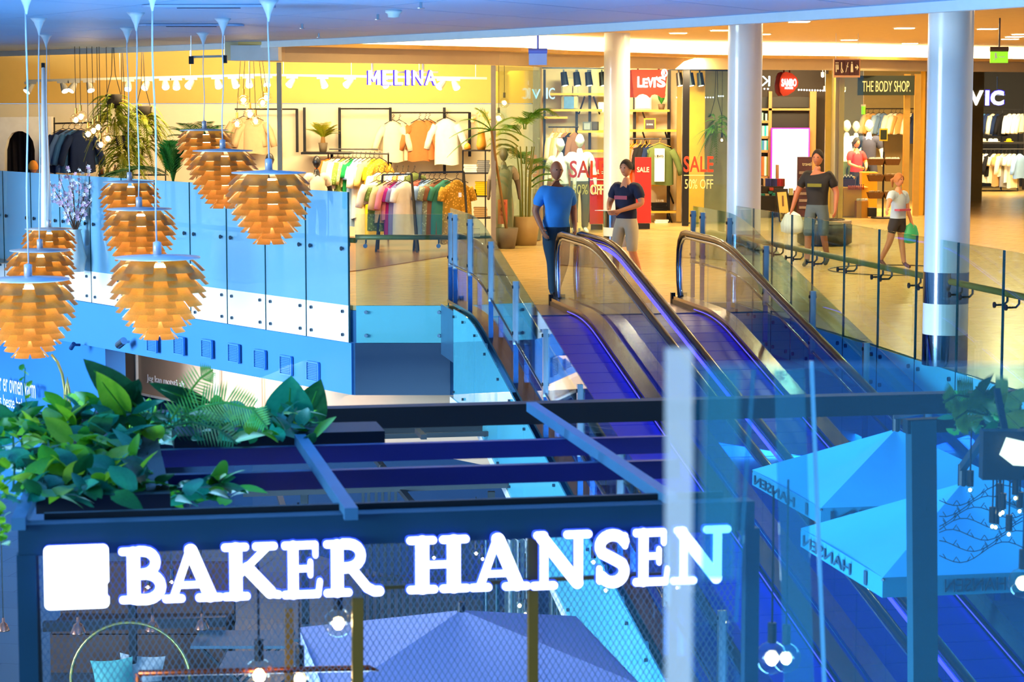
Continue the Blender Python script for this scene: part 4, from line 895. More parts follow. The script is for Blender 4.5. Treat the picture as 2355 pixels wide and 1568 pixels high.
# shelf with potted plant, mannequin, sign
r = empty('wall_shelf', at(750, 354, 42.0), 'dark wall shelf carrying the small potted palm', 'shelf'); pxbox(MB(), 692, 350, 806, 355, 41.8, .6).build('board', black, r); pxbox(MB(), 760, 355, 766, 372, 42.3, .1).build('bracket', black, r)
def pot(mb, p, r0, r1, h): return mb.lathe([(r0 * .9, 0), (r0, .0), (r1, h), (r1 * .88, h), (r1 * .86, h - .03)], 18, p)
p = at(743, 350, 42.0); r = empty('potted_palm', p, 'small bushy palm in a grey pot on the wall shelf', 'plant'); pot(MB(), p, .06, .085, .17).build('pot', mat('grey_pot', '#6e5f4a', .7), r, True)
MB().tube([p + ZZ * .15, p + ZZ * .28], [.05, .03], 8).build('trunk', mat('palm_trunk', '#8a6430', .8), r)
for k in range(22):
    a = k * 2.4; e = .5 + .9 * ((k * 7) % 10) / 10; frond(p + ZZ * .26, (math.cos(a) * .7, math.sin(a) * .4, e), .36 + .06 * (k % 3), 9, .35, .13, palm_y, r)
# hanging baskets of fern
def fernball(px, py, w, h, Y, label, m, n, bask=True):
    p = at(px, py, Y); r = empty('hanging_fern', p, label, 'hanging plant', 'hanging ferns in the fashion shop')
    if bask: MB().lathe([(.03, -.1), (.12, -.02), (.14, .12), (.10, .13)], 14, p).build('basket', mat('basket_dark', '#2a2118', .8), r, True)
    for s in (-1, 1): MB().tube([p + Vector((s * .12, 0, .1)), p + Vector((s * .03, 0, .45)), Vector((p.x, Y, 3.6))], .006, 5).build('wire', black, r)
    for k in range(n):
        a = rnd.uniform(0, 6.28); d = Vector((math.cos(a) * w, math.sin(a) * .4, rnd.uniform(-.5, .9))); q = p + Vector((math.cos(a) * .06, math.sin(a) * .06, -rnd.random() * h * .55 + .1))
        frond(q, d, rnd.uniform(.28, .5), 16, rnd.uniform(.5, 1.3), .07, m, r, 'fern_frond')
fernball(262, 235, 1.0, .9, 38.0, 'upper yellow green hanging fern with black basket', palm_y, 75); fernball(330, 262, .9, 1.2, 38.3, 'right hanging fern trailing down behind the cords', palm_y, 80); fernball(285, 330, 1.0, .8, 38.2, 'lower dense hanging fern above the palm', palm_y, 75)
def palm(px, ybase, Y, L, n, m, label, zt, spread, up, wl=.22, trunk=True):
    p = at(px, ybase, Y); r = empty('palm_plant', Vector((p.x, Y, 0)), label, 'plant', 'palms in the fashion shop')
    if trunk: MB().tube([Vector((p.x, Y, .3)), p], [.05, .03], 8).build('trunk', mat('palm_trunk', '#8a6430', .8), r); pot(MB(), Vector((p.x, Y, 0)), .16, .22, .4).build('pot', mat('grey_pot', '#6e5f4a', .7), r, True)
    for k in range(n):
        a = k * 2.399 + px; frond(p, (math.cos(a) * spread, math.sin(a) * spread * .7, up + .5 * ((k * 3) % 5) / 5), L * (.75 + .3 * ((k * 7) % 4) / 4), 20, .45, wl, m, r)
palm(300, 392, 36.6, .7, 12, dark_leaf, 'dark green palm with wide fronds beside the hanging ferns', 0, 1.0, .05)
palm(455, 330, 37.0, .95, 11, dark_leaf, 'dark green feathery palm above the right pendants', 0, .8, .55)
palm(398, 420, 35.6, 1.2, 9, dark_leaf, 'tall narrow dark palm rising beside the blue glass', 0, .3, 1.2)
# tall palm behind the window with pot
p = Vector((at(1207, 570, 40.2).x, 40.2, 0)); r = empty('tall_palm', p, 'tall kentia palm in a beige pot behind the shop window', 'plant')
pot(MB(), p, .20, .27, .5).build('pot', mat('beige_pot', '#a88a58', .6), r, True)
for k in range(9): a = k * .7; MB().tube([p + Vector((.08 * math.cos(a), .08 * math.sin(a), .45)), p + Vector((.1 * math.cos(a), .1 * math.sin(a), 1.2)), p + Vector((.16 * math.cos(a), .16 * math.sin(a), 1.7))], [.018, .014, .01], 6).build('stem', mat('cane', '#7a7a30', .7), r)
for k in range(26):
    a = k * 2.4; z = 1.0 + 1.3 * ((k * 5) % 13) / 13; frond(p + Vector((.12 * math.cos(a), .12 * math.sin(a), z)), (math.cos(a) * .8, math.sin(a) * .5, .75), .75, 18, .7, .24, palm_m, r)
p = at(1130, 300, 38.7); r2 = empty('palm_plant', Vector((p.x + .25, 39.3, 0)), 'palm reaching over the shelf unit beside the silver post', 'plant', 'palms in the fashion shop')
for k, (dx, dz) in enumerate(((-1, .35), (-.8, .8), (.6, .7), (.9, .2), (-.3, 1), (-1, -.1))): frond(p, (dx, .1, dz), .75, 18, .5, .24, palm_m, r2)
MB().tube([Vector((p.x + .25, 39.3, .3)), p], [.03, .02], 6).build('trunk', mat('palm_trunk', '#8a6430', .8), r2); pot(MB(), Vector((p.x + .25, 39.3, 0)), .14, .2, .35).build('pot', mat('grey_pot', '#6e5f4a', .7), r2, True)
# shelf unit at right of shop with folded clothes
Yr = 40.2; r = empty('shelf_unit', G(1098, 560), 'slim black metal shelf unit with folded clothes', 'shelf unit')
for x in (1064, 1116):
    for dy in (0, .4): MB().bar(at(x, 345, Yr) + Vector((0, dy, 0)), Vector((at(x, 345, Yr).x, Yr + dy, .01)), .018, .018).build('upright', black, r)
for y in (345, 397, 450, 500, 545): pxbox(MB(), 1063, y, 1128, y + 3, Yr, .42).build('shelf_board', mat('shelf_dark', '#2b2522', .5), r)
for k, (x, y, w, c, n) in enumerate(((1082, 397, 30, 'white', 4), (1112, 397, 28, 'grey', 6), (1110, 450, 34, 'yellow', 7), (1083, 450, 26, 'black', 3), (1105, 500, 30, 'tan', 5), (1088, 545, 30, 'white', 4))):
    a = at(x, y, Yr + .1); tag_r = empty('folded_stack', a, 'stack of folded %s clothes on the slim shelf unit, shelf %s from top' % (c, ORD[k // 2 + 1]), 'folded clothes', 'folded stacks on the shelf unit')
    for j in range(n): MB().box(a + Vector((rnd.uniform(-.01, .01), .1, .022 + .034 * j)), (w / FPX * Yr, .26, .03)).build('folded_garment', cloth(c), tag_r)
p = at(1107, 345, Yr + .2); r = empty('vase', p, 'terracotta jug with dried flowers on the shelf unit', 'vase'); MB().lathe([(.06, 0), (.09, .08), (.07, .2), (.06, .3), (.07, .31)], 14, p).build('jug', mat('ochre_clay', '#d88a22', .6), r, True)
for k in range(14):
    a = k * 2.4; e = p + Vector((.16 * math.cos(a), .08 * math.sin(a), .5 + .05 * (k % 4))); MB().tube([p + ZZ * .28, e], .004, 4).build('dried_stem', mat('dried', '#e8c27a', .8), r); MB().ball(e, .03, 6, 4).build('dried_bloom', mat('dried', '#e8c27a', .8), r)
p = at(1075, 345, Yr + .15); tag(MB().lathe([(.03, 0), (.06, .03), (.05, .09), (.02, .12)], 10, p).build('ceramic_bowl', mat('ochre_clay', '#d88a22', .6), None, True), 'small ochre ceramic on top of the shelf unit', 'ceramic')
# poster on window
r = empty('window_poster', at(1156, 515, 39.4), 'orange sale poster stuck on the palm window', 'poster'); pxbox(MB(), 1145, 459, 1167, 515, 39.4, .01).build('sheet', mat('poster_orange', '#f07a55', .6), r)
ink = mat('poster_ink', '#7a1a12', .6); pxtext('MAKS', 1150, 465, 1162, 470, 39.38, ink, r); pxtext('6', 1151, 472, 1161, 487, 39.38, ink, r); pxtext('VARER', 1149, 491, 1163, 496, 39.38, ink, r)
struct(MB().prism([(FP[2].x, FP[2].y), (FP[3].x, FP[3].y), (FP[3].x + .01, FP[3].y - .01), (FP[2].x + .01, FP[2].y - .01)], .02, 3.06, (0, 0, 0), (1, 0, 0), (0, 1, 0), (0, 0, 1)), 'window_2', rail_glass, 'clear shop window in front of the tall palm')
# blossom branches in a vase, bottles
p = at(172, 470, 34.2); base_ = Vector((p.x, 34.2, 0)); r = empty('blossom_vase', base_, 'floor vase with white and pink blossom branches behind the blue glass', 'vase'); MB().lathe([(.12, 0), (.16, .2), (.1, .5), (.08, .6), (.1, .62)], 16, base_).build('vase', mat('pale_vase', '#cfd8d8', .4), r, True)
blo = [mat('blossom_white', '#fbf4f6', .6), mat('blossom_pink', '#dfb4d6', .6)]
bl_me = []
for m_ in blo:
    mb = MB()
    for j in range(5): a = j * 1.2566; mb.add([(0, 0, 0), (math.cos(a - .5) * .8, math.sin(a - .5) * .8, .2), (math.cos(a) * 1.2, math.sin(a) * 1.2, .3), (math.cos(a + .5) * .8, math.sin(a + .5) * .8, .2)], [(0, 1, 2, 3)])
    me = mb.mesh('blossom'); me.materials.append(m_); bl_me.append(me)
for k in range(13):
    a = R(40 + k * 8.5); L = .7 + .35 * ((k * 5) % 7) / 7; e = base_ + Vector((math.cos(a) * L * .55, rnd.uniform(-.2, .2), .6 + math.sin(a) * L * 1.05)); m_ = (base_ + ZZ * .6).lerp(e, .5) + Vector((rnd.uniform(-.05, .05), 0, .05))
    MB().tube([base_ + ZZ * .55, m_, e], [.01, .007, .003], 5).build('branch', mat('branch_brown', '#6a4a3a', .8), r)
    for j in range(16):
        t = .25 + .75 * j / 16; q = (base_ + ZZ * .55).lerp(m_, t * 2) if t < .5 else m_.lerp(e, t * 2 - 1)
        inst(bl_me[(j + k) % 2], 'blossom', r, q - base_ + Vector((rnd.uniform(-.05, .05), rnd.uniform(-.05, .05), rnd.uniform(-.04, .04))), (R(90) + rnd.uniform(-.8, .8), rnd.uniform(-.8, .8), 0), (.03,) * 3)
r = empty('display_shelf', at(270, 402, 40.5), 'slim black shelf with small bottles below the ferns', 'shelf'); pxbox(MB(), 225, 401, 380, 404, 40.5, .3).build('board', black, r); pxbox(MB(), 228, 360, 340, 362, 40.5, .02).build('rail', black, r)
for x in (228, 380): MB().bar(at(x, 360, 40.6), Vector((at(x, 360, 40.6).x, 40.6, .01)), .02, .02).build('leg', black, r)
for k, x in enumerate((234, 241, 248, 256, 265, 274, 283)):
    p = at(x, 401, 40.6); b = empty('bottle', p, 'small %s bottle, %s from the left on the slim shelf' % (['amber', 'pale'][k % 2], ORD[k]), 'bottle', 'bottles on the slim shelf'); MB().lathe([(.025, 0), (.028, .1), (.01, .13)], 10, p).build('body', mat('amber' if k % 2 == 0 else 'pale_bottle', ['#5a3510', '#e0c8a0'][k % 2], .3), b, True); MB().lathe([(.012, .13), (.012, .17)], 8, p).build('cap', black, b)
# ------------------------------------------------------------------ figures (people and mannequins)
def sphere_head(mb, c, r, yaw, pitch=0.0):
    n, m = 16, 12; vs = []; fs = []
    cy, sy = math.cos(yaw), math.sin(yaw)
    for i in range(m + 1):
        ph = math.pi * (i + .001) / (m + .002)
        for k in range(n):
            th = 2 * math.pi * k / n; x = math.sin(ph) * math.sin(th); y = -math.sin(ph) * math.cos(th); z = math.cos(ph)
            sx = .76 - .16 * max(0, -z) ** 1.5; q = Vector((x * sx, y * (.92 - .10 * max(0, -z)), z * 1.18))
            f = max(0, -y)
            if f > .5:
                g = math.exp(-((x / .16) ** 2) - ((z + .12) / .22) ** 2); q.y -= .22 * g       # nose
                q.y += .07 * (math.exp(-(((abs(x) - .3) / .16) ** 2) - ((z - .1) / .14) ** 2))    # eye sockets
                q.y -= .06 * math.exp(-((x / .3) ** 2) - ((z + .85) / .2) ** 2)                   # chin
            if abs(abs(x) - .98) < .08 and abs(z) < .25: q.x *= 1.12                             # ears
            q *= r; q = Vector((q.x * cy - q.y * sy, q.x * sy + q.y * cy, q.z)); vs.append(c + q)
    for i in range(m):
        for k in range(n): k2 = (k + 1) % n; fs.append((i * n + k, (i + 1) * n + k, (i + 1) * n + k2, i * n + k2))
    mb.add(vs, fs)
def figure(name, g, H, yaw, label, cat, skin, top, bottom, shoe, hair=None, pose=None, sleeves='short', legs='long', fingers=True, group=None, topz=.53, hairstyle='short', extra_top=None, seated=False, build=1.0):
    """body grown over a joint skeleton as one surface; regions take the colour of skin or clothes"""
    P = {'pel': (0, 0, .52), 'sp': (0, -.005, .60), 'ch': (0, -.01, .72), 'nk': (0, 0, .82), 'hd': (0, -.01, .87),
         'shL': (-.098, 0, .79), 'elL': (-.14, .02, .63), 'wrL': (-.15, -.03, .49), 'shR': (.098, 0, .79), 'elR': (.14, .02, .63), 'wrR': (.15, -.03, .49),
         'hiL': (-.055, 0, .50), 'knL': (-.06, -.01, .28), 'anL': (-.06, .02, .045), 'toL': (-.065, -.09, .015), 'hiR': (.055, 0, .50), 'knR': (.06, -.01, .28), 'anR': (.06, .02, .045), 'toR': (.065, -.09, .015)}
    if pose: P.update(pose)
    rad = {'pel': .088, 'sp': .082, 'ch': .080, 'nk': .034, 'hd': .032, 'sh': .042, 'el': .028, 'wr': .018, 'hi': .062, 'kn': .036, 'an': .024, 'to': .020}
    vs = []; es = []; rr = []; idx = {}
    def V_(k, p, r): idx[k] = len(vs); vs.append(Vector(p)); rr.append(r)
    for k, p in P.items():
        b = k[:-1] if k[-1] in 'LR' and k[:-1] in rad else k; V_(k, p, rad[b] * (build if b in ('pel', 'sp', 'ch', 'hi') else 1))
    E = [('pel', 'sp'), ('sp', 'ch'), ('ch', 'nk'), ('nk', 'hd')]
    for s in 'LR': E += [('ch', 'sh' + s), ('sh' + s, 'el' + s), ('el' + s, 'wr' + s), ('pel', 'hi' + s), ('hi' + s, 'kn' + s), ('kn' + s, 'an' + s), ('an' + s, 'to' + s)]
    if seated: E = [e for e in E if 'kn' not in e[0] and 'kn' not in e[1] and 'an' not in e[0]]
    for s in 'LR':
        d = (Vector(P['wr' + s]) - Vector(P['el' + s])).normalized(); sd = Vector((1 if s == 'L' else -1, 0, 0)); sd = (sd - d * sd.dot(d)).normalized(); nn = d.cross(sd)
        pl = Vector(P['wr' + s]) + d * .030; V_('pa' + s, pl, .017); E.append(('wr' + s, 'pa' + s))
        if fingers:
            for j, (off, L) in enumerate(((.016, .036), (.006, .042), (-.005, .040), (-.015, .032))):
                b = pl + d * .022 + nn * off; t = b + d * L * .55 + sd * .006; e = t + d * L * .4 + sd * .014
                V_('f%s%da' % (s, j), b, .0062); V_('f%s%db' % (s, j), t, .0056); V_('f%s%dc' % (s, j), e, .0048)
                E += [('pa' + s, 'f%s%da' % (s, j)), ('f%s%da' % (s, j), 'f%s%db' % (s, j)), ('f%s%db' % (s, j), 'f%s%dc' % (s, j))]
            t0 = pl - d * .01 + nn * .02; V_('t%sa' % s, t0, .0066); V_('t%sb' % s, t0 + d * .022 + nn * .012 + sd * .01, .0056); E += [('pa' + s, 't%sa' % s), ('t%sa' % s, 't%sb' % s)]
    used = sorted({idx[k] for e in E for k in e}); mp = {o: i for i, o in enumerate(used)}
    me = bpy.data.meshes.new('skeleton'); me.from_pydata([tuple(vs[i] * H) for i in used], [(mp[idx[a]], mp[idx[b]]) for a, b in E], []); me.update()
    o = bpy.data.objects.new('skeleton', me); C.objects.link(o)
    md = o.modifiers.new('skin', 'SKIN'); md.use_smooth_shade = True; md.branch_smoothing = .3
    for i, oi in enumerate(used):
        sv = me.skin_vertices[0].data[i]; q = rr[oi] * H; sv.radius = (q, q * (.72 if rr[oi] > .06 else 1)); sv.use_root = (oi == idx['pel'])
    o.modifiers.new('sub', 'SUBSURF').levels = 1
    bpy.context.view_layer.update()
    body = bpy.data.meshes.new_from_object(o.evaluated_get(bpy.context.evaluated_depsgraph_get())); bpy.data.objects.remove(o); bpy.data.meshes.remove(me)
    bm = bmesh.new(); bm.from_mesh(body)
    for zc in ([topz] if legs == 'long' else [topz, P['knL'][2] - .015]): bmesh.ops.bisect_plane(bm, geom=bm.verts[:] + bm.edges[:] + bm.faces[:], plane_co=(0, 0, zc * H), plane_no=(0, 0, 1), dist=1e-4)
    # head joined to the same surface object
    hb = MB(); hc = Vector(P['hd']) * H + Vector((0, 0, .062 * H)); hy = (pose or {}).get('_headyaw', 0.0) if False else 0.0
    sphere_head(hb, hc, .058 * H, hy); n0 = len(bm.verts); hv = [bm.verts.new(p) for p in hb.v]
    for f in hb.f: bm.faces.new([hv[i] for i in f])
    bm.normal_update()
    wr_z = {s: Vector(P['wr' + s]) * H for s in 'LR'}
    SK, TO, BO, SH = 0, 1, 2, 3
    def seg(p, a, b):
        a = Vector(P[a]) * H; b = Vector(P[b]) * H; t = max(0, min(1, (p - a).dot(b - a) / max(1e-9, (b - a).length_squared))); return (p - a.lerp(b, t)).length, t
    bones = [('pel', 'sp', 'T'), ('sp', 'ch', 'T'), ('ch', 'nk', 'N'), ('nk', 'hd', 'H')]
    for s in 'LR': bones += [('ch', 'sh' + s, 'T'), ('sh' + s, 'el' + s, 'UA'), ('el' + s, 'wr' + s, 'FA'), ('pel', 'hi' + s, 'P'), ('hi' + s, 'kn' + s, 'TH'), ('kn' + s, 'an' + s, 'SN'), ('an' + s, 'to' + s, 'FT')]
    def region(p):
        best = min(((seg(p, a, b)[0] - .4 * rad[a[:-1] if a[-1] in 'LR' and a[:-1] in rad else a] * H, seg(p, a, b)[1], c) for a, b, c in bones if not (seated and c in ('TH', 'SN', 'FT'))), key=lambda q: q[0]); _, t, c = best
        if c == 'H': return SK
        if c == 'N': return TO if t < .55 else SK
        if c == 'T': return BO if (p.z < topz * H) else TO
        if c == 'UA': return TO if (sleeves == 'long' or t < .72) and sleeves != 'none' else SK
        if c == 'FA': return TO if sleeves == 'long' and t < .93 else SK
        if c == 'P': return BO if p.z < topz * H else TO
        if c == 'TH': return (BO if ((legs == 'long') or (legs == 'shorts' and p.z > (P['knL'][2] - .015) * H) or (legs == 'bare' and t < .6)) else SK) if p.z < topz * H else TO
        if c == 'SN': return BO if (legs == 'long' and t < .97) or (legs == 'shorts' and p.z > (P['knL'][2] - .015) * H) else (SK if t < .93 else SH)
        return SH
    for f in bm.faces:
        f.smooth = True
        f.material_index = SK if f.verts[0].index == -1 or f.verts[0] in hv[:0] else region(f.calc_center_median())
    hs = set(hv)
    for f in bm.faces:
        if f.verts[0] in hs: f.material_index = SK
    for v in bm.verts:      # cloth stands a little off the body
        if v not in hs and v.link_faces and all(f.material_index in (TO, BO) for f in v.link_faces): v.co += v.normal * (.011 * H)
    for m_ in (skin, top, bottom, shoe): body.materials.append(m_)
    bm.to_mesh(body); bm.free()
    root = empty(name, g, label, cat, group); root.rotation_euler = (0, 0, yaw)
    bo = bpy.data.objects.new('body', body); C.objects.link(bo); bo.parent = root
    def child(mb, nm, m_, sm=True):
        x = mb.mesh(nm); x.materials.append(m_)
        for q in x.polygons: q.use_smooth = sm
        w = bpy.data.objects.new(nm, x); C.objects.link(w); w.parent = root; return w
    r = .058 * H
    if hair is not None:
        mb = MB(); n = 16; vv = []; ff = []
        for i in range(8):
            ph = R(4 + i * (13 if hairstyle == 'short' else 15))
            for k in range(n):
                th = 2 * math.pi * k / n; front = max(0, math.cos(th)); p_ = min(ph, R(118) - front * R(62 if hairstyle != 'long' else 66)) if hairstyle == 'short' else min(ph, R(150) - front * R(92))
                q = Vector((math.sin(p_) * math.sin(th) * .83, -math.sin(p_) * math.cos(th) * 1.0, math.cos(p_) * 1.24)) * r * 1.07; q.y += .004; vv.append(hc + q)
        for i in range(7):
            for k in range(n): k2 = (k + 1) % n; ff.append((i * n + k, i * n + k2, (i + 1) * n + k2, (i + 1) * n + k))
        ff.append(tuple(range(n))); mb.add(vv, ff); child(mb, 'hair', hair)
        if hairstyle == 'tail': child(MB().tube([hc + Vector((0, r * .95, r * .3)), hc + Vector((0, r * 1.6, 0)), hc + Vector((0, r * 1.5, -r * 1.4))], [r * .3, r * .36, r * .1], 8), 'ponytail', hair)
    if cat == 'person':
        for s in (-1, 1): child(MB().ball(hc + Vector((s * r * .28, -r * .83, r * .12)), r * .09, 8, 6), 'eye', mat('eye_dark', '#2a1c16', .3))
        child(MB().box(hc + Vector((0, -r * .86, -r * .5)), (r * .4, r * .08, r * .08)), 'mouth', mat('lip', '#9a5a4c', .6))
    if extra_top:
        extra_top(child, H, P)
    return root
skin_m = mat('skin', '#c98a68', .55, var=.05); skin_t = mat('skin_tanned', '#a8694c', .55, var=.05)
wman = mat('mannequin_white', '#f7f3ea', .35, var=.02); bman = mat('mannequin_black', '#1b1c22', .35, var=.02)
g = G(1278, 690)
figure('person', g, 1.76, R(20), 'bald person in bright blue t-shirt and dark trousers walking', 'person', skin_t, mat('blue_tshirt', '#2a86dd', .8), mat('dark_blue_trousers', '#123a55', .8), mat('dark_shoe', '#15151a', .5), None,
       {'elL': (-.15, .03, .64), 'wrL': (-.13, -.06, .52), 'elR': (.15, .04, .64), 'wrR': (.12, -.07, .53), 'knL': (-.05, -.07, .29), 'anL': (-.05, -.08, .05), 'toL': (-.055, -.19, .02), 'knR': (.05, -.02, .27), 'anR': (.05, .13, .07), 'toR': (.05, .05, .016), 'sp': (0, -.02, .60)}, build=1.22)
g = G(1440, 652)
def paper(child, H, P):
    child(MB().box(Vector(P['wrL']) * H + Vector((-.02, -.10, .0)), (.2, .14, .006)), 'held_paper', white, False)
    child(MB().box(Vector((0, -.155, .70 * H)), (.2, .01, .05)), 'chest_print', mat('chest_stripe', '#b8586a', .8), False)
figure('person', g, 1.70, R(-35), 'person in navy t-shirt and beige shorts reading a paper while walking', 'person', skin_m, mat('navy_tshirt', '#101a3c', .8), mat('beige_shorts', '#b9b29a', .8), mat('light_shoe', '#cfc8ba', .6), mat('dark_hair', '#2c211d', .8),
       {'elL': (-.15, -.02, .65), 'wrL': (-.06, -.17, .60), 'elR': (.16, -.02, .65), 'wrR': (.05, -.17, .60), 'knL': (-.06, -.06, .28), 'anL': (-.06, -.06, .045), 'toL': (-.06, -.17, .015), 'anR': (.06, .12, .06), 'toR': (.06, .05, .015)}, legs='shorts', extra_top=paper, build=1.12)
g = G(1878, 612)
def bag_w(child, H, P):
    w = Vector(P['wrL']) * H; child(MB().lathe([(.02, -.05), (.1, -.1), (.16, -.24), (.15, -.36), (.05, -.4)], 12, w, 1.2, .7), 'white_carrier_bag', white); child(MB().box(Vector((0, -.165, .70 * H)), (.22, .01, .05)), 'chest_print', mat('olive_print', '#6a6a1e', .8), False)
figure('person', g, 1.76, R(-25), 'person in black t-shirt and grey shorts carrying a white bag', 'person', skin_t, mat('black_tshirt', '#14141a', .8), mat('blue_grey_shorts', '#4a5c6a', .8), mat('dark_shoe', '#15151a', .5), mat('black_hair', '#1a1412', .8),
       {'elL': (-.18, .0, .64), 'wrL': (-.21, -.04, .50), 'elR': (.16, .03, .64), 'wrR': (.17, -.03, .51), 'knL': (-.06, -.06, .28), 'anL': (-.06, -.08, .05), 'toL': (-.06, -.18, .015), 'anR': (.06, .12, .06), 'toR': (.06, .04, .015)}, legs='shorts', extra_top=bag_w, build=1.15)
g = G(2062, 617)
def bag_g(child, H, P):
    w = Vector(P['wrR']) * H; child(MB().lathe([(.015, -.03), (.1, -.08), (.14, -.2), (.13, -.32), (.05, -.34)], 12, w, 1.1, .6), 'green_carrier_bag', mat('green_bag', '#3fbf8a', .5)); child(MB().box(Vector((0, -.1, .62 * H)), (.26, .1, .03)), 'chest_stripe', mat('pink_stripe', '#b0506a', .8), False)
figure('person', g, 1.42, R(40), 'child in pale blue t-shirt and dark shorts with a green bag', 'person', skin_m, mat('pale_blue_tshirt', '#aac4e0', .8), mat('dark_shorts', '#26282f', .8), mat('dark_red_shoe', '#5a2a2a', .5), mat('auburn_hair', '#a86a34', .7),
       {'elL': (-.20, -.05, .70), 'wrL': (-.28, -.10, .64), 'elR': (.15, .0, .64), 'wrR': (.16, -.05, .50), 'knL': (-.06, .05, .28), 'anL': (-.06, .17, .08), 'toL': (-.06, .10, .02), 'anR': (.06, -.05, .05), 'toR': (.06, -.14, .015)}, legs='bare', extra_top=bag_g, hairstyle='tail')
g = Vector((at(1967, 470, 52.5).x, 52.5, 0)); figure('person', g, 1.62, R(25), 'shop assistant in red top standing behind the yellow counter', 'person', skin_m, mat('red_top', '#d82a32', .8), mat('dark_trousers', '#22202a', .8), mat('dark_shoe', '#15151a', .5), mat('dark_hair', '#2c211d', .8), {'elL': (-.14, -.04, .64), 'wrL': (-.07, -.16, .60), 'elR': (.14, -.04, .64), 'wrR': (.06, -.17, .59)}, hairstyle='tail')
g = Vector((at(76, 400, 38.5).x, 38.5, 0)); figure('person', g, 1.50, R(160), 'person with bright ginger bob seen from behind by the arch', 'person', skin_m, mat('cream_top', '#efe6d8', .8), mat('dark_trousers', '#22202a', .8), mat('dark_shoe', '#15151a', .5), mat('ginger_hair', '#e08a1a', .6), None, hairstyle='long')
# mannequins
ST = {'elL': (-.15, .0, .63), 'wrL': (-.16, -.02, .50), 'elR': (.15, .0, .63), 'wrR': (.16, -.02, .50)}
MG = 'shop mannequins'
cream_kn = mat('cream_knit', '#e6d6bb', .9); blk = mat('black_cloth', '#18181c', .9); wht = mat('white_cloth', '#faf6ee', .8); dnm = mat('grey_denim', '#6f6a60', .9); nvy = mat('navy_cloth', '#222b48', .9)
for (px, top_y, Y, H, m_, tp, bt, L, yw) in ((728, 358, 39.2, 1.78, bman, cream_kn, blk, 'black headed mannequin in a cream cardigan', .3), (620, 352, 38.9, 1.8, bman, blk, blk, 'black mannequin head just behind the right pendants', .1), (1158, 340, 39.9, 1.72, mat('mannequin_grey', '#6b5a48', .5), mat('grey_print_dress', '#9a8c74', .9), mat('grey_print_dress', '#9a8c74'), 'grey headed mannequin in a patterned dress behind the poster', .2),
        (1289, 318, 43.2, 1.84, wman, wht, dnm, 'white mannequin in white top, left in the denim window', -.3), (1333, 308, 43.6, 1.90, wman, wht, dnm, 'tall white mannequin in white t-shirt and jeans in the denim window', .2),
        (1947, 276, 53.5, 1.85, wman, wht, mat('olive_cloth', '#5d6a3c', .9), 'reflected white mannequin with shoulder strap, left in the cosmetics shop', .3), (1969, 278, 54.2, 1.85, wman, wht, nvy, 'reflected white mannequin in white shirt, middle of the three', 0), (1999, 275, 53.0, 1.85, wman, nvy, nvy, 'reflected white mannequin in navy dress, right of the three', -.2)):  # the cosmetics shop three are reflections built as solid figures
    hd = at(px, top_y, Y); H = hd.z if 1.45 < hd.z < 2.1 else H; base_z = hd.z - H
    r = figure('mannequin', Vector((hd.x, Y, base_z)), H, yw, L, 'mannequin', m_, tp, bt, m_, None, ST, fingers=False, group=MG, sleeves='short')
    st = MB().lathe([(.18, -base_z * 0), (.18, .015), (.02, .02), (.02, .1)], 20); st.v = [v + Vector((0, .0, -base_z - .0)) for v in st.v]
    x = st.mesh('stand'); x.materials.append(steel); o = bpy.data.objects.new('stand', x); C.objects.link(o); o.parent = r
# ------------------------------------------------------------------ denim shop
Yd = 47.4; wd = mat('shelf_wood', '#d9a032', .5); red_m = mat('sale_red', '#c01616', .5)
r = empty('wall_shelving', at(1390, 540, Yd), 'wooden wall shelving with black brackets in the denim shop', 'shelving')
for x0, x1, y in ((1262, 1420, 216), (1265, 1385, 253), (1252, 1305, 270), (1328, 1420, 302), (1340, 1420, 347), (1444, 1540, 254), (1444, 1560, 300), (1496, 1545, 424), (1490, 1566, 487), (1490, 1566, 522), (1490, 1545, 538)): pxbox(MB(), x0, y - 2, x1, y + 3, Yd - .3, .3).build('shelf_board', wd, r)
for x in (1252, 1326, 1356, 1459, 1538): pxbox(MB(), x - 2.5, 160, x + 2.5, 545, Yd - .03, .04).build('upright', black, r)
for x, y in ((1345, 222), (1365, 222), (1478, 258), (1478, 304), (1530, 304), (1535, 428), (1538, 492)): MB().bar(at(x, y, Yd - .28), at(x + 14 * (1 if x != 1345 else -1), y + 40, Yd - .05), .025, .025).build('bracket', black, r)
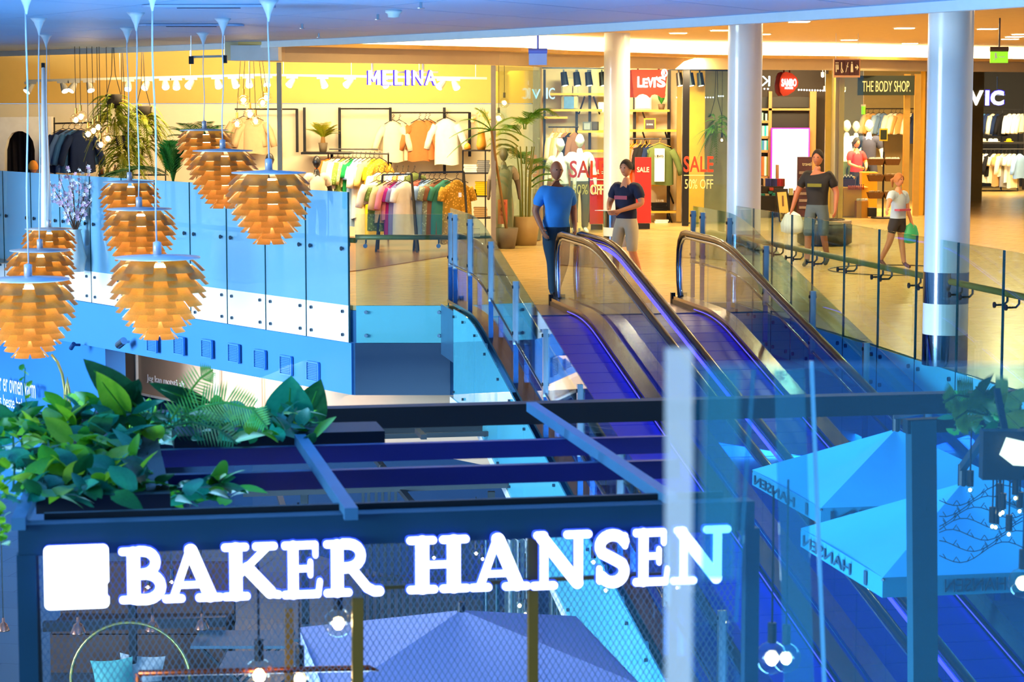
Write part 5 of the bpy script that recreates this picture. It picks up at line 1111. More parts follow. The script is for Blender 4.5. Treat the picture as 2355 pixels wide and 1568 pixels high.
for k, (x0, y0, x1, y1, c, L, txt) in enumerate(((1291, 178, 1330, 252, '#8a8a78', 'large photo poster leaning on the upper shelf', None), (1313, 195, 1321, 252, '#d89a12', 'narrow yellow board beside the photo poster', None), (1340, 280, 1360, 301, '#4a5058', 'small framed photo on the lower shelf', None), (1361, 280, 1377, 301, '#2a2018', 'small dark box on the lower shelf', None), (1481, 272, 1508, 299, '#d89a12', 'yellow framed notice below the red sign', 'USE'), (1460, 212, 1498, 252, '#8f8d95', 'grey photo print behind the red sign', None), (1376, 235, 1392, 258, '#cfd8d0', 'pale packaging by the column', None))):
    q = empty('display_picture', at((x0 + x1) / 2, y1, Yd - .22), L, 'picture', 'display pictures in the denim shop'); pxbox(MB(), x0, y0, x1, y1, Yd - .22, .05).build('frame', mat('frame_' + c[1:], c, .5), q)
    pxbox(MB(), x0 + 3, y0 + 3, x1 - 3, y1 - 3, Yd - .235, .012).build('print', mat('print_%d' % k, ['#b09a78', '#e0a818', '#8a9098', '#3a3028', '#3a2f3a', '#a8b0c0', '#e8f0e8'][k], .5, var=.4, scale=9), q)
    if k == 0: pxbox(MB(), 1297, 222, 1320, 250, Yd - .25, .01).build('jeans_image', mat('jeans_image', '#4a7ab8', .6, var=.3, scale=14), q)
    if txt: pxtext('501 ORIGINAL', x0 + 6, y0 + 12, x1 - 6, y1 - 11, Yd - .24, white, q)
p = at(1521, 254, Yd - .2); r = empty('potted_plant', p, 'dark leafed plant in a brown pot below the red sign', 'plant'); pot(MB(), p, .05, .075, .13).build('pot', mat('brown_pot', '#5e4a33', .7), r, True)
for k in range(9):
    a = k * .75; MB().add([p + Vector((0, 0, .12)), p + Vector((math.cos(a) * .03 - .03, math.sin(a) * .03, .22)), p + Vector((math.cos(a) * .09, math.sin(a) * .07, .34)), p + Vector((math.cos(a) * .03 + .03, math.sin(a) * .03, .22))], [(0, 1, 2, 3)]).build('leaf', dark_leaf, r, fix=False)
# rails with clothes
for (x0, x1, y, L) in ((1262, 1330, 292, 'clothes rail with wooden hangers at the left of the denim shop'), (1444, 1540, 319, 'clothes rail with wooden hangers under the red sign')):
    r = empty('clothes_rail', at((x0 + x1) / 2, y, Yd - .35), L, 'clothes rail'); pipe(r, at(x0, y, Yd - .35), at(x1, y, Yd - .35), .014, black, 'bar')
    for x in (x0, x1): pipe(r, at(x, y, Yd - .35), at(x, y, Yd - .02), .012, black, 'bracket')
rackrow([(1272, 410, 'cream'), (1281, 415, 'tan'), (1290, 410, 'cream'), (1300, 400, 'brown'), (1310, 400, 'black'), (1320, 400, 'brown')], Yd - .35, 294, 'left denim shop rail', 'shirt', 44, R(60), .4, hang_w)
rackrow([(1448, 430, 'orange'), (1456, 432, 'orange'), (1464, 430, 'rust pink'), (1474, 400, 'black'), (1484, 398, 'black'), (1494, 400, 'dark blue')], Yd - .35, 321, 'right denim shop rail', 'shirt', 44, R(60), .4, hang_w)
garment(at(1517, 320, Yd - .5), .52, .82, 'olive', 'jacket', 'olive green jacket over a white t-shirt facing the mall', 0, .5, 'clothes on the right denim shop rail', hang_w, 1.05, .05)
q = at(1517, 345, Yd - .62); o = tag(MB().box(q - ZZ * .3, (.2, .05, .66)).build('white_tshirt', wht), 'white printed t-shirt worn under the olive jacket', 'shirt')
pxtext('LEVIS', 1506, 356, 1526, 361, Yd - .66, black, o)
for k, (x, y, w, c, n, L) in enumerate(((1516, 486, 34, 'black', 5, 'folded black sweatshirt with white print'), (1522, 521, 30, 'white', 4, 'folded white t-shirts on the low shelf'), (1518, 537, 36, 'white', 2, 'folded white shirts on the lowest shelf'))):
    a = at(x, y, Yd - .25); r = empty('folded_stack', a, L + ' in the denim shop', 'folded clothes')
    for j in range(n): MB().box(a + Vector((rnd.uniform(-.01, .01), .1, .02 + .034 * j)), (w / FPX * Yd, .26, .03)).build('folded_garment', cloth(c), r)
    if k == 0: pxtext('LEVIS', 1509, 459, 1526, 464, Yd - .3, white, r)
# red winged shop sign
Yl = 45.0; r = empty('shop_sign', at(1493, 225, Yl), 'red batwing shaped shop sign with white lettering', 'sign')
bw = [(1452, 160), (1536, 160), (1529, 224), (1522, 225), (1514, 219), (1506, 217), (1499, 219), (1495, 225), (1488, 219), (1479, 216), (1470, 218), (1463, 224), (1458, 224)]
pts = [at(x, y, Yl) for x, y in bw]; MB().prism([(p.x, p.z) for p in pts], Yl, Yl + .12, (0, 0, 0), (1, 0, 0), (0, 0, 1), (0, 1, 0)).build('panel', mat('batwing_red', '#e8331a', .5, emit=(.9, .09, .03), es=.55, var=0), r)
pxbox(MB(), 1446, 161, 1456, 224, Yl + .02, .12).build('panel_return', mat('dark_red', '#8a0c08', .5), r)
lev = mat('denim_sign_white', '#ffffff', .4, emit=(1, .96, .96), es=2.2, var=0)
for ch, x0, x1, y0 in (('L', 1466, 1477, 176), ('E', 1478, 1490, 180), ('V', 1489, 1503, 178), ('I', 1503, 1508, 178), ("'", 1509, 1512, 176), ('S', 1511, 1531, 176)): pxtext(ch, x0, y0, x1, 201 if ch != "'" else 184, Yl - .03, lev, r, 'letter', .04)
MB().tube([at(1528 + 6 * math.cos(k / 8 * math.pi), 168 - 8 * math.sin(k / 8 * math.pi), Yl - .03) for k in range(17)], .012, 6).build('registered_ring', lev, r); pxtext('R', 1525, 163, 1531, 173, Yl - .03, lev, r, 'letter', .02)
for x in (1467, 1515): pxbox(MB(), x - 2, 148, x + 2, 160, Yl + .04, .04).build('hanger_rod', black, r)
# red sale boards and window writing
for k, (x0, y0, x1, y1, Y, L, tx) in enumerate(((1357, 363, 1389, 560, 44.6, 'red sale board partly hidden behind the slim column', (1359, 390, 1387, 400)), (1461, 362, 1498, 545, 44.9, 'red sale board standing under the red sign', (1465, 384, 1493, 396)))):
    r = empty('sale_board', Vector((at((x0 + x1) / 2, y1, Y).x, Y, 0)), L, 'sale board', 'red sale boards'); a = at(x0, y0, Y); b = at(x1, y0, Y); MB().box(((a.x + b.x) / 2, Y + .08, a.z / 2 + .06), (b.x - a.x, .14, a.z - .12)).build('board', red_m, r); MB().box(((a.x + b.x) / 2, Y + .08, .06), (b.x - a.x - .04, .18, .1)).build('plinth', black, r)
    pxtext('SALE', *tx, Y - .005, mat('sale_cream', '#f6e6c8', .5), r, off=.02)
    if k == 0: pxbox(MB(), 1357, 412, 1389, 414, Y - .01, .01).build('line', mat('sale_cream', '#f6e6c8'), r); pxtext('OFF', 1357, 424, 1389, 448, Y - .01, mat('sale_cream', '#f6e6c8'), r, off=.01)
Yw = 42.9
sale_l = mat('sale_letter_red', '#e23a1a', .5); off_l = mat('off_letter_cream', '#f0dca0', .5)
r = empty('window_writing', at(1360, 448, Yw), 'red and cream sale writing on the left denim window', 'writing'); pxtext('SALE', 1310, 369, 1396, 409, Yw, sale_l, r, off=.015); pxtext('50% OFF', 1316, 424, 1398, 447, Yw, off_l, r)
Yw2 = 45.75; r = empty('window_writing', at(1605, 432, Yw2), 'red and cream sale writing on the right denim window', 'writing'); pxtext('SALE', 1572, 359, 1641, 396, Yw2, sale_l, r, off=.015); pxtext('50% OFF', 1575, 412, 1640, 434, Yw2, off_l, r); pxbox(MB(), 1573, 402, 1640, 404, Yw2, .01).build('rule', off_l, r)
glz = rail_glass
def win(n, a, b, label): 
    a = Vector((*a, 0)); b = Vector((*b, 0)); d = (b - a).normalized(); nn = Vector((-d.y, d.x, 0)); struct(MB().prism([(p.x, p.y) for p in (a, b, b + nn * .012, a + nn * .012)], .03, 3.07, (0, 0, 0), (1, 0, 0), (0, 1, 0), (0, 0, 1)), n, glz, label)
win('window_3', (.55, 41.5), (1.75, 43.4), 'clear window of the denim shop at the left'); win('window_4', (3.5, 46.0), (4.7, 46.75), 'clear window of the denim shop at the right')
tag(pxbox(MB(), 1583, 158, 1619, 511, 46.9, .35).build('timber_post', mat('yellow_timber', '#e0a31c', .5, var=.25, scale=3)), 'thick yellow timber post inside the right denim window', 'post')
tag(pxbox(MB(), 1558, 160, 1566, 510, 47.0, .1).build('timber_post', mat('brown_timber', '#8a6a2a', .6)), 'thin brown post left of the timber post', 'post')
fernball(1647, 280, .8, .6, 46.9, 'green hanging fern in the right denim window', palm_m, 30, False)
p = at(1660, 322, 46.6); globe(p, .06, 3.3, 'small glowing bulb below the hanging fern of the denim shop', None, black, 4)
# black track heads
r = empty('light_track', at(1330, 165, 44.5), 'black light track with black spot heads in the denim shop', 'light track'); MB().bar(at(1245, 156, 44.5), at(1420, 157, 44.5), .03, .03).build('rail', black, r); MB().bar(at(1540, 160, 46.6), at(1680, 162, 46.6), .03, .03).build('rail', black, r)
for k, (x, y, Y) in enumerate(((1296, 160, 44.5), (1325, 160, 44.5), (1352, 160, 44.5), (1384, 160, 44.5), (1561, 162, 46.6), (1587, 162, 46.6), (1609, 162, 46.6))):
    p = at(x, y, Y); h = empty('track_spotlight', p, 'black spot head, %s from the left in the denim shop' % ORD[k], 'spotlight', 'black spot heads'); MB().bar(p, p - ZZ * .06, .03, .03).build('stem', black, h); MB().tube([p - ZZ * .05, p + Vector((.03, -.04, -.3))], [.06, .075], 12).build('head', black, h); MB().tube([p + Vector((.03, -.04, -.301)), p + Vector((.031, -.041, -.306))], .05, 12).build('lens', lens_m, h)
# neon writing mirrored on the palm window
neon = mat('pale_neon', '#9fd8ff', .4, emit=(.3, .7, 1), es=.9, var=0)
r = empty('neon_writing', at(1247, 225, 41.2), 'faint pale blue neon letters on the palm window', 'writing'); pxtext('V', 1223, 205, 1243, 228, 41.2, neon, r); pxtext('I', 1256, 202, 1260, 227, 41.2, neon, r); pxtext('C', 1262, 202, 1276, 228, 41.2, neon, r)
# ------------------------------------------------------------------ kiosk shop
Yk = 51.5; bk = mat('kiosk_black', '#15100e', .5); bg_ = mat('kiosk_frame', '#b98f52', .5)
r = empty('kiosk_shelving', at(1800, 500, Yk), 'black and beige shelving wall of the kiosk shop', 'shelving')
for x0, y0, x1, y1 in ((1745, 223, 1767, 248), (1773, 223, 1863, 247), (1773, 255, 1863, 430), (1745, 255, 1767, 430)): pxbox(MB(), x0, y0, x1, y1, Yk, .05).build('back_panel', bk, r)
for x0, y0, x1, y1 in ((1768, 210, 1773, 440), (1745, 249, 1863, 254), (1863, 210, 1874, 500), (1745, 277, 1768, 283), (1745, 313, 1768, 319), (1745, 345, 1768, 351), (1745, 405, 1768, 410)): pxbox(MB(), x0, y0, x1, y1, Yk - .15, .2).build('frame_bar', bg_, r)
for k, (x, yb, h, c) in enumerate([(1751, 277, 18, '#8fd8c8'), (1760, 277, 16, '#bfe8dc')] + [(1748 + 5 * j, 313, 24, ['#19b5c0', '#e8f4f0', '#1fb8d8', '#eef6f4'][j]) for j in range(4)] + [(1748 + 5 * j, 345, 22, ['#19c5b0', '#3f8fd8', '#e8f4f0', '#22b8a8'][j]) for j in range(4)] + [(1748 + 5 * j, 404, 44, ['#c8502a', '#e07a3a', '#d8f0f0', '#8a9a2a'][j]) for j in range(4)]):
    tag(pxbox(MB(), x, yb - h, x + 4.4, yb, Yk - .14, .1).build('product_box', mat('pbox_' + c[1:], c, .5)), '%s product box, number %s along the kiosk shelves' % (['upper', 'turquoise', 'teal', 'orange toned'][min(3, (k + 2) // 4)], ORD[k]), 'product box', 'product boxes on the kiosk shelves')
r = empty('light_box', at(1816, 440, Yk - .3), 'large white glowing light box with a magenta edge', 'light box'); pxbox(MB(), 1774, 294, 1860, 486, Yk - .3, .1).build('edge', mat('magenta_edge', '#d020c0', .5, emit=(.7, .02, .55), es=.8, var=0), r); pxbox(MB(), 1777, 297, 1857, 486, Yk - .32, .03).build('screen', mat('white_screen', '#ffffff', .5, emit=(1, .98, .97), es=1.1, var=0), r)
r = empty('shop_sign', at(1803, 220, 48.6), 'round red pebble shaped shop sign with white lettering', 'sign'); Yp = 48.6
def peb(dx): return [at(x + dx, y, Yp) for x, y in ((1808, 165), (1822, 169), (1832, 178), (1836, 189), (1834, 199), (1826, 210), (1812, 219), (1802, 221), (1795, 212), (1793, 195), (1796, 178), (1801, 168))]
MB().prism([(p.x, p.z) for p in peb(0)], Yp, Yp + .1, (0, 0, 0), (1, 0, 0), (0, 0, 1), (0, 1, 0)).build('front', mat('pebble_red', '#dc3a1c', .5, emit=(.8, .07, .02), es=.4, var=0), r); MB().prism([(p.x, p.z) for p in peb(-10)], Yp + .1, Yp + .2, (0, 0, 0), (1, 0, 0), (0, 0, 1), (0, 1, 0)).build('rear', mat('dark_red', '#8a0c08'), r)
pglow = mat('pebble_white', '#ffffff', .4, emit=(1, .92, 1), es=2.5, var=0); pxtext('SAMBO', 1797, 181, 1832, 199, Yp - .02, pglow, r, 'letter', .03); pxtext('HOUSE', 1805, 200, 1824, 205, Yp - .02, pglow, r, 'letter', .03)
for x in (1803, 1816): pxbox(MB(), x - 1.5, 156, x + 1.5, 168, Yp + .04, .03).build('hanger_rod', mat('dark_red', '#8a0c08'), r)
tag(pxtext('K', 1749, 175, 1771, 198, 49.5, neon, empty('reflected_letter', at(1760, 198, 49.5), 'pale blue reflected letter beside the pebble sign', 'letter'), 'stroke', .0, True), None)  # reflection of a letter, built as a glowing one
led_w = mat('led_dots', '#ffffff', .4, emit=(.85, .88, 1), es=6, var=0)
r = empty('led_strip_light', at(1820, 207, 50.2), 'row of small white led points inside the kiosk', 'light')
for x in [1750, 1758, 1766] + [1837 + 6.2 * j for j in range(11)]: MB().ball(at(x, 204 + (x - 1750) * .03, 50.2), .018, 6, 4).build('led_point', led_w, r)
for x in [1557, 1562, 1571, 1577, 1583, 1588, 1594, 1616, 1622, 1628, 1634, 1640, 1653, 1658, 1663]: MB().ball(at(x, 224 if x < 1650 else 221, 47.2), .014, 6, 4).build('led_point', led_w, r)
# counters and stands of the kiosk
Yc = 49.3; ctr = mat('counter_brown', '#3a2c16', .5)
def counter(name, x0, x1, ytop, Y, d, m_, label, cat='counter'):
    a = at(x0, ytop, Y); b = at(x1, ytop, Y); r = empty(name, Vector(((a.x + b.x) / 2, Y + d / 2, 0)), label, cat); MB().box(((a.x + b.x) / 2, Y + d / 2, a.z / 2), (b.x - a.x, d, a.z - .02)).build('body', m_, r); MB().box(((a.x + b.x) / 2, Y + d / 2, a.z), (b.x - a.x + .02, d + .03, .03)).build('top', m_, r); return r
counter('display_counter', 1753, 1802, 430, Yc, .6, ctr, 'tall dark display counter of the kiosk'); counter('display_counter', 1808, 1860, 448, Yc + .4, .5, ctr, 'lower dark display counter beside the notice stand'); counter('display_counter', 1745, 1782, 452, Yc - .3, .3, bk, 'low black table with small boxes in the kiosk')
for k, c in enumerate(('#e8c8a0', '#2a3a9a', '#26348a', '#2a3a9a', '#1f2c7a', '#2a3a9a', '#3a4aa8', '#c0203a', '#d02a4a', '#b8182a', '#8a3a1a')): pxb = pxbox(MB(), 1756 + k * 4.5, 411, 1760 + k * 4.5, 429, Yc + .05, .2); tag(pxb.build('paperback', mat('book_' + c[1:], c, .5)), 'upright box on the tall kiosk counter, %s from the left' % ORD[k], 'product box', 'upright boxes on the kiosk counter')
for k, (x, y, c) in enumerate(((1750, 452, '#1f9a88'), (1760, 452, '#e8c890'), (1768, 446, '#14887a'), (1770, 438, '#c8402a'), (1775, 450, '#1f9a88'))): tag(pxbox(MB(), x, y - 6, x + 9, y, Yc - .2, .12).build('small_box', mat('book_' + c[1:], c, .5)), 'small flat box lying on the low kiosk table, %s from the left' % ORD[k], 'product box', 'small boxes on the low kiosk table')
for k, (x0, y0, x1, y1, c, L) in enumerate(((1785, 379, 1791, 428, '#c89a6a', 'tall slim wooden ornament on the kiosk counter'), (1815, 433, 1824, 449, '#d8d8a0', 'pale box on the lower kiosk counter'), (1826, 438, 1831, 449, '#a83a3a', 'small red box on the lower kiosk counter'))): tag(pxbox(MB(), x0, y0, x1, y1, Yc + .3, .1).build('display_item', mat('item_' + c[1:], c, .5)), L, 'display item')
r = empty('notice_stand', G(1800, 512), 'dark leaning notice stand reading twenty percent', 'notice stand'); Yn = 47.6
pts = [at(x, y, Yn) for x, y in ((1782, 434), (1812, 434), (1819, 510), (1792, 510))]; MB().prism([(p.x, p.z) for p in pts], Yn, Yn + .06, (0, 0, 0), (1, 0, 0), (0, 0, 1), (0, 1, 0)).build('board', bk, r)
pts = [at(x, y, Yn) for x, y in ((1787, 442), (1808, 441), (1816, 506), (1795, 508))]; MB().prism([(p.x, p.z) for p in pts], Yn - .01, Yn, (0, 0, 0), (1, 0, 0), (0, 0, 1), (0, 1, 0)).build('poster', mat('poster_yellow', '#d9c06a', .5), r); pxtext('20%', 1796, 489, 1814, 503, Yn - .02, mat('poster_brown', '#6a4a3a'), r, off=.02); MB().bar(at(1800, 450, Yn - .02), at(1801, 474, Yn - .02), .03, .01).build('printed_tool', mat('poster_brown', '#6a4a3a'), r)
r = empty('product_stand', G(1846, 512), 'purple product stand with small shelves behind the black shirted person', 'display stand'); Yt = 48.6
pxbox(MB(), 1836, 361, 1866, 500, Yt, .2).build('back_board', mat('plum', '#5a3040', .5), r); pxtext('travel', 1845, 373, 1866, 381, Yt - .01, mat('sale_cream', '#f6e6c8'), r)
for j in range(6): pxbox(MB(), 1838, 394 + 16 * j, 1866, 400 + 16 * j, Yt - .05, .05).build('item_row', mat('plum_light', '#a08a86', .4, var=.4, scale=30), r)
# ------------------------------------------------------------------ cosmetics shop
Yo = 49.0; r = empty('shop_sign', at(2037, 218, Yo), 'dark green cosmetics shop sign with cream capitals', 'sign'); pxbox(MB(), 1973, 174, 2103, 219, Yo, .08).build('panel', mat('dark_green', '#1c2a14', .5), r)
crm = mat('sign_cream', '#e6d48a', .5, emit=(1, .85, .4), es=.35, var=0); pxtext('THE BODY SHOP.', 1983, 186, 2094, 211, Yo - .01, crm, r)
gold = mat('gold_post', '#c9a24a', .4, .5)
for k, x in enumerate((1904, 1927, 2085, 2109)): tag(pxbox(MB(), x - 4, 170, x + 4, 506 - (x - 1904) * .05, 48.6 + k * .4, .1).build('shop_front_post', gold), 'pale gold post, %s from the left of the cosmetics front' % ORD[k], 'post', 'posts of the cosmetics front')
win('window_5', (6.55, 47.9), (7.3, 48.6), 'clear glass door panel of the cosmetics shop')
yel = mat('yellow_wood', '#e0a41e', .5, var=.12, scale=4)
counter('sales_counter', 1985, 2018, 398, 51.0, .5, yel, 'yellow wooden sales counter of the cosmetics shop'); 
r = counter('display_table', 1940, 1996, 432, 49.6, .6, yel, 'stepped yellow wooden display table'); pxbox(MB(), 1942, 412, 1967, 436, 49.8, .4).build('dark_niche', mat('niche', '#3a1c08', .6), r)
r = empty('wooden_bin', G(1983, 502), 'yellow wooden bin filled with pale sachets', 'bin'); a = at(1970, 502, 49.2); b = at(1997, 462, 49.2); MB().box(((a.x + b.x) / 2, 49.35, b.z / 2), (b.x - a.x, .3, b.z)).build('bin', mat('amber_wood', '#c98a14', .5), r)
for j in range(8): MB().ball((a.x + .03 + .028 * j, 49.3 + .04 * (j % 3), b.z + .02), .03, 6, 4).build('sachet', wht, r)
for k in range(9): p = at(1952 + k * 4.2, 436, 49.55); b = empty('bottle', p, 'amber bottle on the yellow display table, %s from the left' % ORD[k], 'bottle', 'amber bottles on the display table'); MB().lathe([(.017, 0), (.017, .075), (.008, .09)], 8, p).build('body', mat('amber_bottle', '#c85a14', .3), b, True); MB().lathe([(.01, .09), (.01, .115)], 8, p).build('cap', black, b)
for k in range(8): p = at(1936 + k * 3.6, 405 + (k % 2) * 3, 49.9); b = empty('jar', p, 'white topped jar by the counter, %s from the left' % ORD[k], 'jar', 'white jars near the counter'); MB().lathe([(.016, -.06), (.016, 0)], 8, p).build('body', black, b); MB().lathe([(.018, 0), (.018, .03)], 8, p).build('lid', white, b)
r = counter('shelf_block', 1936, 1966, 408, 50.0, .3, yel, 'narrow yellow block carrying the white jars', 'shelf')
# tiered basket stand
p0 = Vector((at(2030, 490, 48.9).x, 48.9, 0)); r = empty('basket_stand', p0, 'tiered brown basket stand full of soaps in front of the counter', 'display stand'); bsk = mat('wicker_brown', '#6a4214', .7, var=.3, scale=40)
MB().tube([p0, p0 + ZZ * 1.4], .02, 8).build('pole', black, r); MB().lathe([(.25, 0), (.25, .03)], 16, p0).build('foot', black, r)
for z, n in ((1.12, 2), (.78, 2), (.42, 2)):
    for sx in (-1, 1):
        c = p0 + Vector((sx * .17, -.04, z)); MB().add([c + Vector(q) for q in ((-.13, -.1, 0), (.13, -.1, 0), (.13, .1, 0), (-.13, .1, 0), (-.17, -.14, .13), (.17, -.14, .13), (.17, .14, .13), (-.17, .14, .13))], [(0, 3, 2, 1), (0, 1, 5, 4), (1, 2, 6, 5), (2, 3, 7, 6), (3, 0, 4, 7)]).build('basket', bsk, r)
        for j in range(7): MB().ball(c + Vector((-.12 + .04 * j, -.04 + .04 * (j % 3), .13)), .035, 6, 4).build('soap', wht if z > 1 else mat('soap_dark', '#8a6a3a', .6), r)
MB().box(p0 + Vector((0, .06, 1.75)), (.17, .02, .26)).build('notice_frame', mat('yellow_frame', '#e8c41e', .5), r); MB().box(p0 + Vector((0, .045, 1.75)), (.13, .015, .2)).build('notice', mat('dark_green', '#1c2a14'), r); MB().tube([p0 + ZZ * 1.3, p0 + Vector((0, .06, 1.63))], .01, 6).build('notice_stem', black, r)
tag(pxbox(MB(), 1998, 478, 2016, 498, 49.0, .2).build('low_crate', mat('crate_black', '#1a1408', .6)), 'small black crate on the floor beside the wooden bin', 'crate')
r = empty('small_exit_sign', at(1986, 262, 50.5), 'tiny green exit sign inside the cosmetics shop', 'sign'); pxbox(MB(), 1982, 244, 1990, 263, 50.5, .04).build('panel', MATS['exit_green'], r); pxbox(MB(), 1981, 240, 1991, 245, 50.5, .05).build('housing', white, r); pipe(r, at(1986, 240, 50.52), at(1986, 140, 50.52), .006, steel, 'rod')
r = empty('clothes_rail', at(2055, 250, 55.8), 'mirrored black clothes rail built deep inside the cosmetics shop', 'clothes rail'); pipe(r, at(1990, 250, 55.8), at(2108, 250, 55.8), .014, black, 'bar')  # rail and its clothes are a mirror image built in full
for x in (1990, 2108): pipe(r, at(x, 250, 55.8), Vector((at(x, 250, 55.8).x, 55.8, .01)), .014, black, 'upright')
rackrow([(1997, 300, 'beige'), (2008, 300, 'tan'), (2022, 305, 'pale blue'), (2032, 310, 'slate blue'), (2050, 305, 'white'), (2060, 308, 'white'), (2070, 308, 'tan'), (2096, 320, 'white'), (2103, 330, 'navy')], 55.8, 251, 'rail deep in the cosmetics shop', 'shirt', 36, R(40), .4)
for k, (x, y) in enumerate(((1929, 204), (1941, 202), (1892, 168), (1898, 200))): p = at(x, y, 51.0); h = empty('ceiling_spot', p, 'bright small ceiling spot, %s above the cosmetics entrance' % ORD[k], 'spotlight', 'ceiling spots of the cosmetics shop'); MB().tube([p + ZZ * .02, p - ZZ * .06], .04, 10).build('head', white, h); MB().ball(p - ZZ * .06, .035, 8, 6).build('lens', lens_m, h); pipe(h, p, Vector((p.x, p.y, 3.3)), .006, steel, 'rod')
# ------------------------------------------------------------------ boutique at the right
Yv = 57.0; r = empty('shop_sign', at(2269, 243, Yv), 'white lit three letter boutique sign with violet edges', 'sign')
for ch, x0, x1 in (('V', 2228, 2262), ('I', 2266, 2275), ('C', 2278, 2309)): o = pxtext(ch, x0, 208, x1, 242, Yv, sgn, r, 'letter', .045); pxtext(ch, x0 - 1.5, 206, x1 + 1.5, 243, Yv + .06, sgs, o, 'letter_return', .05, False, .03)
MB().bar(at(2225, 218, Yv + .12), at(2312, 218, Yv + .12), .03, .03).build('carrier_bar', steel, r)
for x in (2232, 2294): pipe(r, at(x, 218, Yv + .12), at(x, 176, Yv + .12), .012, steel, 'hanger_rod')
for (x0, x1, y, Y, L) in ((2225, 2360, 252, 63.5, 'upper black clothes rail of the boutique'), (2225, 2360, 343, 62.5, 'lower black clothes rail of the boutique')):
    r = empty('clothes_rail', at(2290, y, Y), L, 'clothes rail'); pipe(r, at(x0, y, Y), at(x1, y, Y), .016, black, 'bar')
    for x in (2240, 2305, 2343): pipe(r, at(x, y, Y), Vector((at(x, y, Y).x, Y, .01)), .012, black, 'upright')
rackrow([(2250, 312, 'cream'), (2262, 298, 'denim blue'), (2272, 302, 'navy'), (2283, 310, 'cream'), (2294, 312, 'dark blue'), (2306, 312, 'black'), (2322, 305, 'white'), (2332, 300, 'white'), (2343, 302, 'white'), (2352, 304, 'cream')], 63.5, 253, 'upper boutique rail', 'shirt', 34, R(48), .45)
rackrow([(2228, 430, 'navy'), (2236, 415, 'tan'), (2243, 425, 'cream'), (2251, 400, 'lavender'), (2259, 418, 'cream'), (2268, 420, 'white'), (2279, 405, 'black'), (2287, 420, 'cream'), (2297, 428, 'tan'), (2306, 405, 'cream'), (2314, 430, 'grey'), (2323, 420, 'white'), (2332, 432, 'cream'), (2345, 410, 'pale blue')], 62.5, 345, 'lower boutique rail', ['shirt', 'shirt', 'dress', 'shirt', 'dress', 'dress', 'shirt', 'dress', 'dress', 'shirt', 'dress', 'dress', 'dress', 'shirt'], 40, R(45), .45)
r = empty('boutique_shelf', at(2290, 330, 63.2), 'dark boutique shelf with hats between the two rails', 'shelf'); pxbox(MB(), 2228, 326, 2358, 331, 63.2, .35).build('board', bk, r)
for x in (2230, 2356): pxbox(MB(), x - 1, 240, x + 1, 436, 63.4, .03).build('upright', bk, r)
for k, x in enumerate((2262, 2278, 2289, 2320)): p = at(x, 326, 63.3); h = empty('hat', p, '%s hat on the boutique shelf, %s from the left' % (['cream', 'white', 'white', 'yellow'][k], ORD[k]), 'hat', 'hats on the boutique shelf'); c_ = cloth(['cream', 'white', 'white', 'yellow'][k]); MB().lathe([(.13, 0), (.13, .01), (.075, .015)], 16, p).build('brim', c_, h, True); MB().lathe([(.075, .01), (.07, .07), (.03, .09)], 14, p).build('crown', c_, h, True)
# round bench in the concourse
g = G(1905, 568); g.y += .5; r = empty('round_bench', g, 'low round black bench with grey striped seat on the concourse', 'bench'); MB().lathe([(.42, .02), (.47, .05), (.47, .36), (.44, .38)], 32, g).build('drum', mat('bench_black', '#191a1d', .4), r, True); MB().lathe([(.46, .38), (.46, .43), (.2, .44)], 32, g).build('seat', mat('bench_top', '#8f8672', .5), r, False)
for k in range(4): MB().tube([g + Vector(((.1 + .08 * k) * math.cos(a / 12 * math.pi), (.1 + .08 * k) * math.sin(a / 12 * math.pi), .445)) for a in range(25)], .008, 5).build('stripe', black, r)
# ------------------------------------------------------------------ greenery on the pergola
lf = [leafmat('leaf_bright', '#6fc41e', '#a8d83a', .4), leafmat('leaf_teal', '#12806a', '#2fae84', .3), leafmat('leaf_dark', '#0b4a30', '#1c7a3c', .25), leafmat('leaf_mid', '#2f9a3a', '#5fb82a', .35)]
def leafmesh(L, W, heart=True, fold=.18, droop=.25, n=6):
    mb = MB(); vs = []; fs = []
    for i in range(n + 1):
        t = i / n; w = W / 2 * (math.sin(math.pi * min(1, (t * .93 + .07))) ** .8) * (1.15 - .45 * t if heart else 1)
        z = -droop * L * t * t
        for s in (-1, -.5, 0, .5, 1): vs.append((s * w, L * t - (.12 * L * abs(s) * (1 - t) if heart else 0), z + fold * abs(s) * w))
    for i in range(n):
        for k in range(4): fs.append((i * 5 + k, i * 5 + k + 1, i * 5 + 6 + k, i * 5 + 5 + k))
    mb.add(vs, fs); return mb
LM = {}
for ci in range(4):
    for hi, (L, W_, h, dp) in enumerate(((.10, .085, True, .3), (.085, .06, True, .45), (.12, .07, False, .2))):
        me = leafmesh(L, W_, h, .2, dp).mesh('leaf'); me.materials.append(lf[ci])
        for q in me.polygons: q.use_smooth = True
        LM[ci, hi] = me
def leafmass(name, label, spots, colw, sc=1.0, root_px=(150, 1120, 9.6), stems=0):
    b = at(*root_px); r = empty(name, b, label, 'plant', 'greenery on the pergola')
    for (x, y, Y) in spots:
        p = at(x, y, Y) - b; ci = rnd.choices(range(4), colw)[0]; k = sc * rnd.uniform(.7, 1.45)
        inst(LM[ci, rnd.randrange(3)], 'leaf', r, p, (rnd.uniform(-.2, 1.3), rnd.uniform(-.7, .7), rnd.uniform(0, 6.28)), (k, k, k))
    return r
spots_ = []
for _ in range(330):
    x = rnd.betavariate(1.1, 1.4) * 345 - 6; y = 930 + rnd.random() * 230
    if len(spots_) >= 285: break
    if x < 130 and y < 948: continue
    if y > 1080 and x < 40: continue
    if y > 1150: continue
    spots_.append((x, y, 9.5 + (1150 - y) / 225 * 2.1 + rnd.uniform(-.1, .1)))
